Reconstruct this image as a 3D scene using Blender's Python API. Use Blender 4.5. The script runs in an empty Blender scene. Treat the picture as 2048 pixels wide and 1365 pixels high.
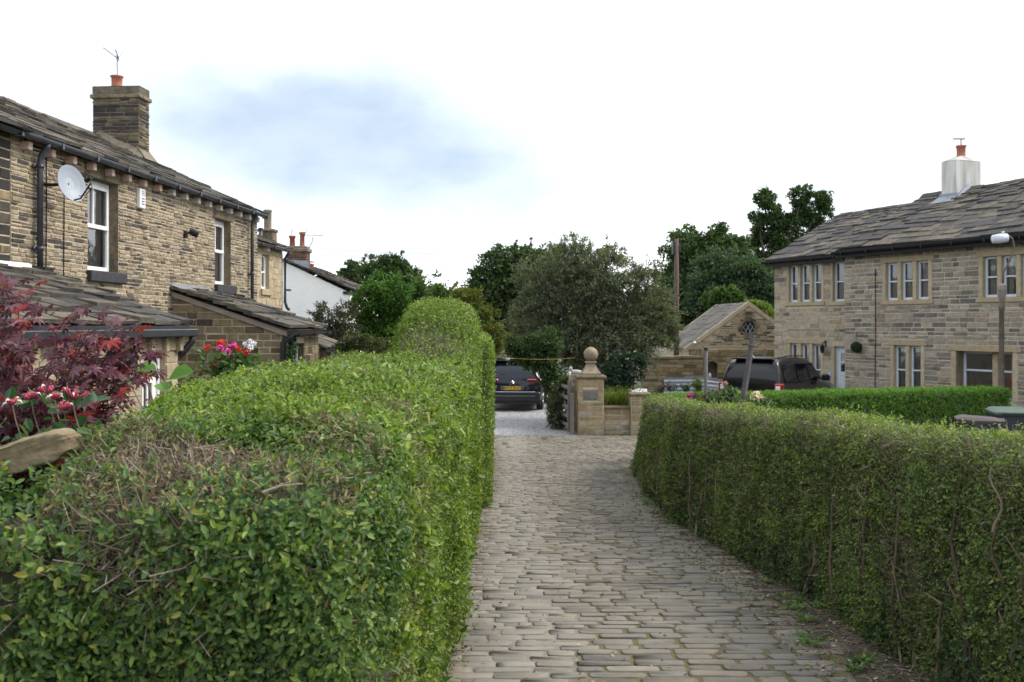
import bpy, math
import numpy as np
from mathutils import Vector, Matrix, noise as mnoise
R = math.radians
S = bpy.context.scene
COL = S.collection
rng = np.random.default_rng(7)

# ------------------------------------------------------------------ camera
EYE = 2.7            # camera height over the level ground at the foot of the lane
FPX, CX, CY = 2010.0, 1024.0, 650.0   # focal length, principal column and horizon row of the 2048 px photograph
cd = bpy.data.cameras.new('camera'); cam = bpy.data.objects.new('camera', cd); COL.objects.link(cam)
cam.location = (0, 0, EYE); cam.rotation_euler = (R(90), 0, 0)
cd.sensor_width = 36.0; cd.lens = 36.0 * FPX / 2048.0
cd.shift_y = (CY - 682.5) / 2048.0
cd.clip_start = 0.05; cd.clip_end = 3000
cd.dof.use_dof = True; cd.dof.focus_distance = 5.5; cd.dof.aperture_fstop = 7.0
S.camera = cam

# ------------------------------------------------------------------ sky and sun
SUN_DIR = Vector((0.78, 0.12, 0.80)).normalized()
W = bpy.data.worlds.new('World'); S.world = W; W.use_nodes = True
nt = W.node_tree; nt.nodes.clear(); L = nt.links
def wn(t, **k):
    n = nt.nodes.new(t)
    for a, b in k.items(): setattr(n, a, b)
    return n
out = wn('ShaderNodeOutputWorld')
sky = wn('ShaderNodeTexSky', sky_type='NISHITA', sun_disc=False)
sky.sun_elevation = math.asin(SUN_DIR.z); sky.sun_rotation = math.atan2(SUN_DIR.x, SUN_DIR.y)
sky.air_density = 1.0; sky.dust_density = 1.5
bg1 = wn('ShaderNodeBackground'); bg1.inputs['Strength'].default_value = 0.13
L.new(sky.outputs[0], bg1.inputs[0])
tc = wn('ShaderNodeTexCoord')
def vmath(op, a, b=None):
    n = wn('ShaderNodeVectorMath', operation=op); L.new(a, n.inputs[0])
    if b is not None: n.inputs[1].default_value = b
    return n
def fmath(op, a, b, clamp=False):
    n = wn('ShaderNodeMath', operation=op, use_clamp=clamp)
    for i, v in enumerate((a, b)):
        if isinstance(v, (int, float)): n.inputs[i].default_value = v
        else: L.new(v, n.inputs[i])
    return n.outputs[0]
def wnoise(scale, detail, stretch, off):
    m = vmath('MULTIPLY', tc.outputs['Generated'], stretch); m2 = vmath('ADD', m.outputs[0], off)
    n = wn('ShaderNodeTexNoise'); n.inputs['Scale'].default_value = scale; n.inputs['Detail'].default_value = detail
    n.inputs['Roughness'].default_value = 0.55
    L.new(m2.outputs[0], n.inputs['Vector']); return n.outputs[0]
def rng_map(v, a, b, c, d):
    n = wn('ShaderNodeMapRange', interpolation_type='SMOOTHSTEP'); L.new(v, n.inputs[0])
    for i, q in enumerate((a, b, c, d)): n.inputs[i + 1].default_value = q
    return n.outputs[0]
def gap(c, s, r0, r1):    # a soft hole in the overcast round one direction
    d = vmath('SUBTRACT', tc.outputs['Generated'], c); e = vmath('MULTIPLY', d.outputs[0], s)
    l = vmath('LENGTH', e.outputs[0]).outputs['Value']
    w = wnoise(3.6, 7, (1, 1, 2.2), (3.1, 0.4, 1.7))
    l2 = fmath('ADD', l, fmath('MULTIPLY', fmath('SUBTRACT', w, 0.5), 0.20))
    return rng_map(l2, r0, r1, 1.0, 0.0)
g1 = gap((-0.155, 0.965, 0.172), (0.55, 0.2, 1.75), 0.02, 0.27)
g2 = gap((-0.02, 0.96, 0.19), (0.6, 0.2, 2.6), 0.0, 0.20)
g3 = gap((0.19, 0.97, 0.150), (0.8, 0.2, 4.5), 0.0, 0.20)
g4 = gap((-0.13, 0.985, 0.075), (0.7, 0.2, 4.0), 0.0, 0.22)
gen = rng_map(wnoise(3.0, 6, (1, 1, 2.5), (0.3, 1.9, 4.7)), 0.36, 0.72, 0.40, 0.80)
gsum = fmath('MAXIMUM', fmath('MAXIMUM', fmath('POWER', g1, 0.45), fmath('MULTIPLY', fmath('POWER', g2, 0.5), 0.85)), fmath('MAXIMUM', fmath('MULTIPLY', fmath('POWER', g3, 0.5), 0.82), fmath('MULTIPLY', fmath('POWER', g4, 0.5), 0.84)))
gsum = fmath('MAXIMUM', gsum, gen)
tex = wnoise(7.0, 8, (1, 1, 2.0), (1.3, 0.2, 0.9))
shade = fmath('MULTIPLY', gsum, rng_map(tex, 0.32, 0.70, 0.90, 1.0))
cloudc = wn('ShaderNodeMix', data_type='RGBA'); L.new(shade, cloudc.inputs[0])
cloudc.inputs[6].default_value = (1.0, 1.0, 1.0, 1); cloudc.inputs[7].default_value = (0.185, 0.235, 0.30, 1)
bg2 = wn('ShaderNodeBackground'); bg2.inputs['Strength'].default_value = 1.0
L.new(cloudc.outputs[2], bg2.inputs[0])
mx = wn('ShaderNodeMixShader')
sx_ = wn('ShaderNodeSeparateXYZ'); L.new(tc.outputs['Generated'], sx_.inputs[0])
breaks = rng_map(fmath('ADD', sx_.outputs[1], fmath('MULTIPLY', fmath('SUBTRACT', wnoise(1.6, 5, (1, 1, 1.4), (5.2, 2.2, 0.3)), 0.5), 1.6)), -0.75, -0.05, 0.72, 0.95)   # the clouds break up behind the camera
L.new(breaks, mx.inputs[0])
L.new(bg1.outputs[0], mx.inputs[1]); L.new(bg2.outputs[0], mx.inputs[2]); L.new(mx.outputs[0], out.inputs[0])

sd = bpy.data.lights.new('sun', 'SUN'); sun = bpy.data.objects.new('sun', sd); COL.objects.link(sun)
sd.energy = 1.3; sd.angle = R(26); sd.color = (1.0, 0.94, 0.84)
sun.rotation_euler = (-SUN_DIR).to_track_quat('-Z', 'Y').to_euler(); sun.location = (20, 0, 40)

S.view_settings.view_transform = 'Standard'; S.view_settings.look = 'None'
S.view_settings.exposure = 1.48; S.view_settings.gamma = 1.0; S.view_settings.use_curve_mapping = False
S.cycles.max_bounces = 6; S.cycles.diffuse_bounces = 3; S.cycles.glossy_bounces = 3
S.cycles.transmission_bounces = 3; S.cycles.transparent_max_bounces = 6

# ------------------------------------------------------------------ helpers
def at(px, py, Y):
    return np.array([(px - CX) / FPX * Y, Y, EYE - (py - CY) / FPX * Y])
def gz(Y):                     # the lane falls away from the camera, then levels out
    t = (18.9 - np.asarray(Y, float)) * 0.069
    return 0.5 * (t + np.sqrt(t * t + 0.004))
def unit(a): return a / np.maximum(np.linalg.norm(a, axis=-1, keepdims=True), 1e-9)

class MB:
    """Collects polygons and links them as ONE mesh object."""
    def __init__(s): s.V = []; s.F = []; s.n = 0
    def add(s, v, f, mi=0):
        v = np.asarray(v, float).reshape(-1, 3); s.V.append(v)
        if not isinstance(f, np.ndarray):
            by = {}
            for q in f: by.setdefault(len(q), []).append(q)
            for k in by: s.F.append((np.array(by[k]) + s.n, mi))
        else: s.F.append((f + s.n, mi))
        s.n += len(v); return s
    def box(s, x0, x1, y0, y1, z0, z1, mi=0, j=0.0):
        v = np.array([(x, y, z) for z in (z0, z1) for y in (y0, y1) for x in (x0, x1)], float)
        if j: v += rng.uniform(-j, j, v.shape)
        return s.add(v, [(0, 2, 3, 1), (4, 5, 7, 6), (0, 1, 5, 4), (2, 6, 7, 3), (0, 4, 6, 2), (1, 3, 7, 5)], mi)
    def bbox(s, x0, x1, y0, y1, z0, z1, b=0.01, mi=0):       # box with chamfered edges
        x, y, z = (x0 + x1) / 2, (y0 + y1) / 2, (z0 + z1) / 2; hx, hy, hz = (x1 - x0) / 2, (y1 - y0) / 2, (z1 - z0) / 2
        b = min(b, hx * .49, hy * .49, hz * .49); V = []; idx = {}
        for sx in (-1, 1):
            for sy in (-1, 1):
                for sz in (-1, 1):
                    for ax in range(3):
                        p = [sx * (hx - b), sy * (hy - b), sz * (hz - b)]; p[ax] = (sx * hx, sy * hy, sz * hz)[ax]
                        idx[(sx, sy, sz, ax)] = len(V); V.append((x + p[0], y + p[1], z + p[2]))
        F = []
        for sg in (-1, 1):
            for ax in range(3):
                o = [a for a in range(3) if a != ax]; q = []
                for (a, c) in ((-1, -1), (1, -1), (1, 1), (-1, 1)):
                    k = [0, 0, 0]; k[ax] = sg; k[o[0]] = a; k[o[1]] = c; q.append(idx[(*k, ax)])
                F.append(tuple(q))
        for ax in range(3):
            o = [a for a in range(3) if a != ax]
            for a in (-1, 1):
                for c in (-1, 1):
                    k0 = [0, 0, 0]; k0[o[0]] = a; k0[o[1]] = c; k1 = list(k0); k0[ax] = -1; k1[ax] = 1
                    F.append((idx[(*k0, o[0])], idx[(*k1, o[0])], idx[(*k1, o[1])], idx[(*k0, o[1])]))
        for sx in (-1, 1):
            for sy in (-1, 1):
                for sz in (-1, 1): F.append(tuple(idx[(sx, sy, sz, a)] for a in range(3)))
        return s.add(V, F, mi)
    def tube(s, pts, r, n=6, mi=0, cap=True):
        P = np.asarray(pts, float); m = len(P); r = np.broadcast_to(np.asarray(r, float), (m,))
        T = unit(np.gradient(P, axis=0)); ref = np.array([0, 0, 1.0]) if abs(T[0, 2]) < .9 else np.array([1.0, 0, 0])
        U = unit(np.cross(T, ref)); Wv = np.cross(T, U); a = np.arange(n) * 2 * np.pi / n
        v = P[:, None] + (U[:, None] * np.cos(a)[None, :, None] + Wv[:, None] * np.sin(a)[None, :, None]) * r[:, None, None]
        i = np.arange(m - 1)[:, None] * n; k = np.arange(n)[None]; k2 = (k + 1) % n
        f = np.stack([i + k, i + k2, i + n + k2, i + n + k], -1).reshape(-1, 4)
        b = s.n; s.add(v, f, mi)
        if cap:
            s.F.append((np.array([list(range(n))[::-1]]) + b, mi)); s.F.append((np.array([list(range(n))]) + b + (m - 1) * n, mi))
        return s
    def lathe(s, prof, c=(0, 0, 0), n=20, mi=0, axis=2):
        a = np.arange(n) * 2 * np.pi / n; P = np.array(prof, float); m = len(P)
        v = np.stack([P[:, 0:1] * np.cos(a), P[:, 0:1] * np.sin(a), np.repeat(P[:, 1:2], n, 1)], -1)
        if axis == 0: v = v[..., [2, 0, 1]]
        if axis == 1: v = v[..., [1, 2, 0]]
        i = np.arange(m - 1)[:, None] * n; k = np.arange(n)[None]; k2 = (k + 1) % n
        s.add(v.reshape(-1, 3) + np.array(c), np.stack([i + k, i + k2, i + n + k2, i + n + k], -1).reshape(-1, 4), mi)
        return s
    def sticks(s, A, B, r0, r1=None, mi=0):
        A = np.asarray(A, float).reshape(-1, 3); B = np.asarray(B, float).reshape(-1, 3); n = len(A)
        r0 = np.broadcast_to(np.asarray(r0, float), (n,)); r1 = r0 * .6 if r1 is None else np.broadcast_to(np.asarray(r1, float), (n,))
        T = unit(B - A); U = unit(np.cross(T, unit(rng.normal(size=(n, 3))))); Wv = np.cross(T, U); rows = []
        for P, rr in ((A, r0), (B, r1)):
            for k in range(3):
                a = k * 2.0944; rows.append(P + (U * math.cos(a) + Wv * math.sin(a)) * rr[:, None])
        v = np.stack(rows, 1); b = np.arange(n)[:, None] * 6
        f = np.concatenate([b + np.array([[k, (k + 1) % 3, 3 + (k + 1) % 3, 3 + k]]) for k in range(3)])
        s.add(v, f, mi); s.F.append((b + np.array([[3, 4, 5]]) + s.n - n * 6, mi)); return s
    def leaves(s, P, T, N, size, asp=0.5, fold=0.22, mi=0):
        """oval leaves of two folded halves; T = towards the tip, N = upper side"""
        n = len(P); T = unit(T); N = unit(N - T * (N * T).sum(-1, keepdims=True)); B = np.cross(N, T)
        sz = np.broadcast_to(np.asarray(size, float), (n,))[:, None]; fo = fold * rng.uniform(.3, 1.6, (n, 1)); dr = rng.uniform(-.05, .3, (n, 1))
        a1, a2 = asp * .46, asp * .40
        v = np.stack([P, P + sz * (T * .3 + B * a1 + N * fo * a1), P + sz * (T * .68 + B * a2 + N * (fo * a2 - dr * .3)), P + sz * (T - N * dr),
                      P + sz * (T * .68 - B * a2 + N * (fo * a2 - dr * .3)), P + sz * (T * .3 - B * a1 + N * fo * a1)], 1)
        b = np.arange(n)[:, None] * 6
        s.add(v, np.concatenate([b + np.array([[0, 1, 2, 3]]), b + np.array([[0, 3, 4, 5]])]), mi); return s
    def sprigs(s, P, D, N, length, K, size, asp=0.5, mi=0, spread=0.8):
        """shoots carrying K leaves in a spiral"""
        n = len(P); D = unit(D); U = unit(np.cross(D, unit(rng.normal(size=(n, 3))))); Wv = np.cross(D, U)
        ln = np.broadcast_to(np.asarray(length, float), (n,))[:, None]; sz = np.broadcast_to(np.asarray(size, float), (n,))
        ph = rng.uniform(0, 6.28, (n, 1))
        for k in range(K):
            a = ph + k * 2.4; side = U * np.cos(a) + Wv * np.sin(a)
            T = side * spread + D * .55 + rng.normal(size=(n, 3)) * .15
            s.leaves(P + D * ln * ((k + .4) / K), T, N * .8 + D * .5 + rng.normal(size=(n, 3)) * .4, sz * rng.uniform(.7, 1.2, n), asp, mi=mi)
        return s
    def build(s, name, mats, parent=None, smooth=False, loc=None, rot=None, **props):
        V = np.concatenate(s.V) if s.V else np.zeros((0, 3)); me = bpy.data.meshes.new(name)
        me.vertices.add(len(V)); me.vertices.foreach_set('co', V.astype(np.float32).ravel())
        tot = np.concatenate([np.full(len(f), f.shape[1], np.int32) for f, _ in s.F]); lp = np.concatenate([f.ravel() for f, _ in s.F]).astype(np.int32)
        me.loops.add(len(lp)); me.loops.foreach_set('vertex_index', lp)
        me.polygons.add(len(tot)); me.polygons.foreach_set('loop_start', np.concatenate([[0], np.cumsum(tot)[:-1]]).astype(np.int32))
        try: me.polygons.foreach_set('loop_total', tot)
        except Exception: pass
        mats = mats if isinstance(mats, (list, tuple)) else [mats]
        for m in mats: me.materials.append(m)
        me.polygons.foreach_set('material_index', np.concatenate([np.full(len(f), mi, np.int32) for f, mi in s.F]))
        me.polygons.foreach_set('use_smooth', np.full(len(tot), bool(smooth)))
        me.update(calc_edges=True)
        o = bpy.data.objects.new(name, me); COL.objects.link(o)
        if parent is not None: o.parent = parent
        if loc is not None: o.location = loc
        if rot is not None: o.rotation_euler = rot
        for k, q in props.items(): o[k] = q
        return o

def thing(name, label, cat, loc=(0, 0, 0), rz=0.0, group=None):
    o = bpy.data.objects.new(name, None); COL.objects.link(o); o.empty_display_size = 0.2
    o.location = tuple(float(q) for q in loc); o.rotation_euler = (0, 0, rz); o['label'] = label; o['category'] = cat
    if group: o['group'] = group
    return o
def tag(o, label, cat, group=None):
    o['label'] = label; o['category'] = cat
    if group: o['group'] = group
    return o

# ------------------------------------------------------------------ materials
def M_(name):
    m = bpy.data.materials.new(name); m.use_nodes = True; t = m.node_tree
    return m, t, t.nodes['Principled BSDF'], t.links
def ramp(t, stops, interp='LINEAR'):
    n = t.nodes.new('ShaderNodeValToRGB'); e = n.color_ramp.elements; n.color_ramp.interpolation = interp
    while len(e) < len(stops): e.new(0.5)
    for i, (p, c) in enumerate(stops): e[i].position = p; e[i].color = (*c, 1)
    return n
def nz(t, scale, detail=4, stretch=None, rough=.6):
    n = t.nodes.new('ShaderNodeTexNoise'); n.inputs['Scale'].default_value = scale; n.inputs['Detail'].default_value = detail; n.inputs['Roughness'].default_value = rough
    c = t.nodes.new('ShaderNodeTexCoord')
    if stretch:
        mp = t.nodes.new('ShaderNodeMapping'); mp.inputs['Scale'].default_value = stretch
        t.links.new(c.outputs['Object'], mp.inputs[0]); t.links.new(mp.outputs[0], n.inputs['Vector'])
    else: t.links.new(c.outputs['Object'], n.inputs['Vector'])
    return n
def mixc(t, blend, fac, a, b):
    n = t.nodes.new('ShaderNodeMix'); n.data_type = 'RGBA'; n.blend_type = blend; n.clamp_factor = True
    for i, v in ((0, fac), (6, a), (7, b)):
        if isinstance(v, (int, float)): n.inputs[i].default_value = v
        elif isinstance(v, tuple): n.inputs[i].default_value = (*v, 1)
        else: t.links.new(v, n.inputs[i])
    return n.outputs[2]
def bump(t, b, h, strength, dist=0.01):
    n = t.nodes.new('ShaderNodeBump'); n.inputs['Strength'].default_value = strength; n.inputs['Distance'].default_value = dist
    t.links.new(h, n.inputs['Height']); t.links.new(n.outputs[0], b.inputs['Normal'])

def plain(name, c, rough=.6, var=.25, scale=6, metal=0.0, bmp=0.0, spec=.5, bscale=None, stretch=None, coat=0.0):
    m, t, b, l = M_(name); n = nz(t, scale, 5, stretch)
    rp = ramp(t, [(.3, tuple(q * (1 - var) for q in c)), (.7, tuple(min(1, q * (1 + var)) for q in c))])
    l.new(n.outputs[0], rp.inputs[0]); l.new(rp.outputs[0], b.inputs['Base Color'])
    b.inputs['Roughness'].default_value = rough; b.inputs['Metallic'].default_value = metal; b.inputs['Specular IOR Level'].default_value = spec
    b.inputs['Coat Weight'].default_value = coat; b.inputs['Coat Roughness'].default_value = .05
    if bmp: bump(t, b, nz(t, bscale or scale * 6, 6, stretch).outputs[0], bmp)
    return m
def stone(name, stops, rough=.9, soot=None, mottle=.45, bmp=.6, nscale=9, interp='LINEAR', moss=None):
    """each block its own tone, mottled, with patches of old soot or moss"""
    m, t, b, l = M_(name); g = t.nodes.new('ShaderNodeNewGeometry'); rp = ramp(t, stops, interp); l.new(g.outputs['Random Per Island'], rp.inputs[0])
    n = nz(t, nscale, 8, rough=.7); v = ramp(t, [(.28, (1 - mottle,) * 3), (.72, (1 + mottle * .6,) * 3)]); l.new(n.outputs[0], v.inputs[0])
    c = mixc(t, 'MULTIPLY', 1.0, rp.outputs[0], v.outputs[0])
    n3 = nz(t, nscale * 7, 4); v3 = ramp(t, [(.3, (.8,) * 3), (.7, (1.15,) * 3)]); l.new(n3.outputs[0], v3.inputs[0]); c = mixc(t, 'MULTIPLY', 1.0, c, v3.outputs[0])
    for q in (soot, moss):
        if q:
            n2 = nz(t, q[1], 6, rough=.65); r2 = ramp(t, [(q[2], (0, 0, 0)), (q[3], (1, 1, 1))]); l.new(n2.outputs[0], r2.inputs[0]); c = mixc(t, 'MIX', r2.outputs[0], c, q[0])
    l.new(c, b.inputs['Base Color']); b.inputs['Roughness'].default_value = rough; b.inputs['Specular IOR Level'].default_value = .25
    bump(t, b, nz(t, nscale * 5, 8, rough=.7).outputs[0], bmp, .012); return m
def leafm(name, stops, rough=.5, transl=.36, patch=None, spec=.25, pscale=1.2, prange=(.45, .7)):
    m, t, b, l = M_(name); g = t.nodes.new('ShaderNodeNewGeometry'); rp = ramp(t, stops); l.new(g.outputs['Random Per Island'], rp.inputs[0]); c = rp.outputs[0]
    if patch:
        n2 = nz(t, pscale, 3); r2 = ramp(t, [(prange[0], (0, 0, 0)), (prange[1], (1, 1, 1))]); l.new(n2.outputs[0], r2.inputs[0]); c = mixc(t, 'MULTIPLY', r2.outputs[0], c, patch)
    l.new(c, b.inputs['Base Color']); b.inputs['Roughness'].default_value = rough; b.inputs['Specular IOR Level'].default_value = spec
    tr = t.nodes.new('ShaderNodeBsdfTranslucent'); l.new(mixc(t, 'MULTIPLY', 1.0, c, (1.2, 1.3, .55)), tr.inputs[0])
    ms = t.nodes.new('ShaderNodeMixShader'); ms.inputs[0].default_value = transl; l.new(b.outputs[0], ms.inputs[1]); l.new(tr.outputs[0], ms.inputs[2])
    l.new(ms.outputs[0], t.nodes['Material Output'].inputs[0]); return m
def glassm(name, tint=.75, refl=1.0):
    m = bpy.data.materials.new(name); m.use_nodes = True; t = m.node_tree; t.nodes.remove(t.nodes['Principled BSDF']); l = t.links
    tr = t.nodes.new('ShaderNodeBsdfTransparent'); tr.inputs[0].default_value = (tint, tint, tint * 1.02, 1); gl = t.nodes.new('ShaderNodeBsdfGlossy'); gl.inputs['Roughness'].default_value = .015
    gl.inputs[0].default_value = (refl, refl, refl, 1)
    fr = t.nodes.new('ShaderNodeFresnel'); fr.inputs[0].default_value = 2.1
    n = nz(t, 2.5, 2); bp = t.nodes.new('ShaderNodeBump'); bp.inputs['Strength'].default_value = .04; bp.inputs['Distance'].default_value = .05
    l.new(n.outputs[0], bp.inputs['Height']); l.new(bp.outputs[0], gl.inputs['Normal'])
    ms = t.nodes.new('ShaderNodeMixShader'); l.new(fr.outputs[0], ms.inputs[0]); l.new(tr.outputs[0], ms.inputs[1]); l.new(gl.outputs[0], ms.inputs[2])
    l.new(ms.outputs[0], t.nodes['Material Output'].inputs[0]); return m

TAN, BUFF, GREY, BLK, RUST = (.34, .25, .145), (.40, .31, .19), (.25, .22, .18), (.035, .033, .032), (.30, .17, .09)
MAT = dict(
    gritstone=stone('gritstone', [(0, (.055, .050, .048)), (.13, (.11, .095, .08)), (.22, (.22, .17, .11)), (.45, (.285, .235, .162)), (.75, (.36, .30, .21)), (.92, (.38, .275, .20)), (1, (.27, .235, .185))], mottle=.6, nscale=13, soot=((.075, .066, .058), 1.1, .57, .74)),
    endstone=stone('lean_to_stone', [(0, (.06, .055, .05)), (.12, (.13, .09, .055)), (.4, (.20, .155, .09)), (.8, (.27, .215, .13)), (1, (.22, .18, .12))]),
    darkstone=stone('sooty_stone', [(0, (.03, .029, .028)), (.45, (.07, .06, .05)), (.7, (.19, .145, .085)), (1, (.28, .215, .12))], soot=((.04, .037, .034), 1.5, .45, .65)),
    greystone=stone('grey_stone', [(0, (.13, .12, .108)), (.25, (.21, .19, .16)), (.5, (.30, .26, .205)), (.8, (.375, .325, .25)), (1, (.31, .23, .17))], soot=((.13, .12, .105), .8, .58, .8)),
    palestone=stone('pale_stone', [(0, (.12, .115, .11)), (.1, (.24, .2, .155)), (.5, (.37, .315, .235)), (.9, (.42, .36, .275)), (1, (.37, .27, .17))]),
    barnstone=stone('outbuilding_stone', [(0, (.055, .05, .048)), (.22, (.11, .09, .075)), (.30, (.25, .19, .12)), (.6, (.34, .265, .165)), (.9, (.43, .34, .22)), (1, (.36, .235, .14))]),
    yardstone=stone('yard_stone', [(0, (.10, .085, .05)), (.3, (.24, .17, .085)), (.7, (.34, .25, .135)), (1, (.30, .26, .19))], soot=((.09, .085, .04), 1.2, .52, .72)),
    pierstone=stone('pier_stone', [(0, (.26, .195, .105)), (.5, (.38, .29, .165)), (.8, (.42, .335, .21)), (.95, (.38, .34, .27)), (1, (.58, .55, .48))], moss=((.20, .20, .09), 2.0, .60, .8)),
    mortar=plain('mortar', (.46, .39, .28), .95, .25, 5, bmp=.4), mortar_grey=plain('mortar_grey', (.45, .40, .315), .95, .2, 5, bmp=.4),
    mortar_dark=plain('mortar_dark', (.17, .14, .10), .95, .35, 4, bmp=.4),
    surround=stone('dressed_stone', [(0, (.36, .29, .185)), (1, (.47, .39, .27))], mottle=.3, bmp=.3),
    lintel=stone('weathered_lintel', [(0, (.17, .14, .09)), (1, (.24, .19, .125))], mottle=.5, soot=((.05, .045, .04), 3, .5, .7)),
    blacksill=plain('black_painted_stone', (.028, .028, .032), .7, .4, 8, bmp=.3),
    slate=stone('stone_slates', [(0, (.045, .043, .042)), (.35, (.08, .073, .063)), (.7, (.115, .10, .082)), (1, (.155, .13, .098))], mottle=.6, nscale=6, moss=((.16, .155, .11), 2.5, .58, .78)),
    slate_warm=stone('lichened_slates', [(0, (.05, .048, .048)), (.4, (.08, .073, .067)), (.8, (.115, .10, .08)), (1, (.155, .13, .098))], mottle=.6, nscale=7, soot=((.06, .058, .06), .9, .5, .7)),
    slate_new=stone('smooth_slates', [(0, (.10, .092, .084)), (1, (.17, .152, .13))], mottle=.3),
    ridge=stone('ridge_stones', [(0, (.14, .115, .08)), (1, (.25, .2, .135))], mottle=.5),
    white=plain('white_paint', (.80, .80, .79), .45, .04, 4), gloss_white=plain('white_plastic', (.82, .82, .80), .35, .03, 3),
    greywhite=plain('pale_grey_paint', (.55, .60, .66), .45, .05, 4), limewash=None,
    black=plain('black_plastic', (.010, .010, .012), .6, .3, 6, spec=.25), iron=plain('black_iron', (.02, .022, .026), .4, .3, 9),
    gutter=plain('dark_gutter', (.035, .04, .052), .35, .35, 5), lead=plain('lead_flashing', (.22, .24, .27), .5, .2, 7, bmp=.2),
    terracotta=plain('terracotta', (.34, .12, .075), .8, .2, 9, bmp=.2), buffpot=plain('buff_pot', (.24, .2, .15), .85, .3, 8), redpot=plain('dull_red_pot', (.26, .06, .045), .7, .25, 8),
    corbel=plain('pink_primer', (.50, .35, .29), .8, .15, 12), corbel_w=plain('pale_bracket', (.5, .47, .42), .8, .15, 12),
    dish=plain('grey_dish', (.28, .31, .35), .5, .1, 4), metal=plain('galvanised', (.42, .43, .45), .4, .15, 8, metal=.7), aerial=plain('aerial_metal', (.16, .16, .18), .5, .2, 8, metal=.4),
    dark=plain('dark_room', (.02, .02, .022), .9, .2, 2), curtain=plain('curtain', (.72, .70, .66), .9, .06, 3), blind=plain('slatted_blind', (.36, .36, .37), .8, .1, 3),
    glass=glassm('window_glass'), soil=plain('soil', (.05, .036, .025), .95, .5, 14, bmp=1.0, bscale=40),
    bark=plain('bark', (.075, .058, .042), .95, .4, 14, bmp=.8), twig=None, wood=plain('grey_timber', (.17, .155, .135), .85, .3, 8, stretch=(1, 1, .1), bmp=.4),
    polewood=plain('pole_timber', (.085, .052, .04), .85, .3, 6, stretch=(1, 1, .1), bmp=.3), postgrey=plain('post_paint', (.075, .072, .07), .7, .25, 10),
)
def _lime():
    m, t, b, l = M_('white_limewash'); n = nz(t, 1.4, 6); rp = ramp(t, [(.3, (.85, .84, .81)), (.65, (.92, .90, .86))]); l.new(n.outputs[0], rp.inputs[0]); l.new(rp.outputs[0], b.inputs['Base Color'])
    b.inputs['Roughness'].default_value = .9; bump(t, b, nz(t, 7, 6, (1, 1, 3)).outputs[0], .6, .04); return m
MAT['limewash'] = _lime()
def _islands(name, stops, rough=.85): return stone(name, stops, rough=rough, mottle=.25, bmp=.2, nscale=20)
MAT['twig'] = _islands('cut_twigs', [(0, (.09, .062, .045)), (.5, (.19, .145, .11)), (.85, (.30, .25, .2)), (1, (.38, .31, .22))])
MAT['stem'] = _islands('hedge_stems', [(0, (.075, .055, .038)), (.6, (.15, .11, .075)), (1, (.25, .2, .145))])
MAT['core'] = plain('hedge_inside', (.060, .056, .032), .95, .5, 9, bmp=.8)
# ------------------------------------------------------------------ ground, lane, verge, drive
def sheet(xs, ys, zf, name, mat, lift=0.0, xfun=None):
    X, Y = np.meshgrid(xs, ys)
    if xfun is not None: X = xfun(X, Y)
    Z = zf(Y) + lift; n, m = X.shape; i = np.arange(n - 1)[:, None] * m; k = np.arange(m - 1)[None]
    mb = MB(); mb.add(np.stack([X, Y, Z], -1), np.stack([i + k, i + k + 1, i + m + k + 1, i + m + k], -1).reshape(-1, 4))
    o = mb.build(name, mat, smooth=True); o['kind'] = 'structure'; return o
def _ground():
    m, t, b, l = M_('garden_ground'); n = nz(t, .5, 5); rp = ramp(t, [(.35, (.06, .075, .03)), (.6, (.075, .06, .04))]); l.new(n.outputs[0], rp.inputs[0])
    l.new(rp.outputs[0], b.inputs['Base Color']); b.inputs['Roughness'].default_value = .95; bump(t, b, nz(t, 18, 6).outputs[0], .8, .03); return m
ys = np.concatenate([np.linspace(-12, 30, 85), np.array([40, 60, 100, 200, 500, 1500])])
sheet(np.array([-900, -200, -60, -30, -15, -6, 0, 6, 15, 30, 60, 200, 900.]), ys, gz, 'ground', _ground(), -.03)

LXL = lambda Y: np.interp(Y, [-5, 0, 5, 12, 24.4], [-.40, -.42, -.46, -.52, -.55])
FRONT_Y = [1.5, 3.2, 5, 6.6, 8.4, 11.4, 14.5, 18.6]
FRONT_X = [1.95, 1.99, 2.02, 2.03, 1.92, 1.76, 1.93, 2.2]       # face of the right hedge
RH = lambda Y: np.interp(Y, FRONT_Y, FRONT_X)
LXR = lambda Y: np.where(Y > 18.9, 4.6, RH(Y) - np.interp(Y, [2, 6, 9, 13, 18], [.34, .28, .17, .03, -.02]))
def track(t, x0, w):
    """how worn the lane is: one along the wheel line x = x0, fading out w to either side, broken up by noise"""
    co = t.nodes.new('ShaderNodeTexCoord'); sp = t.nodes.new('ShaderNodeSeparateXYZ'); t.links.new(co.outputs['Object'], sp.inputs[0]); n = nz(t, 1.3, 5)
    a = t.nodes.new('ShaderNodeMath'); a.operation = 'MULTIPLY_ADD'; t.links.new(n.outputs[0], a.inputs[0]); a.inputs[1].default_value = .7; t.links.new(sp.outputs[0], a.inputs[2])
    b = t.nodes.new('ShaderNodeMath'); b.operation = 'SUBTRACT'; t.links.new(a.outputs[0], b.inputs[0]); b.inputs[1].default_value = x0 + .35
    c = t.nodes.new('ShaderNodeMath'); c.operation = 'ABSOLUTE'; t.links.new(b.outputs[0], c.inputs[0]); m = t.nodes.new('ShaderNodeMapRange'); m.interpolation_type = 'SMOOTHSTEP'
    t.links.new(c.outputs[0], m.inputs[0]); m.inputs[1].default_value = w * .4; m.inputs[2].default_value = w * 1.5; m.inputs[3].default_value = 1.0; m.inputs[4].default_value = 0.0; return m.outputs[0]
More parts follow.
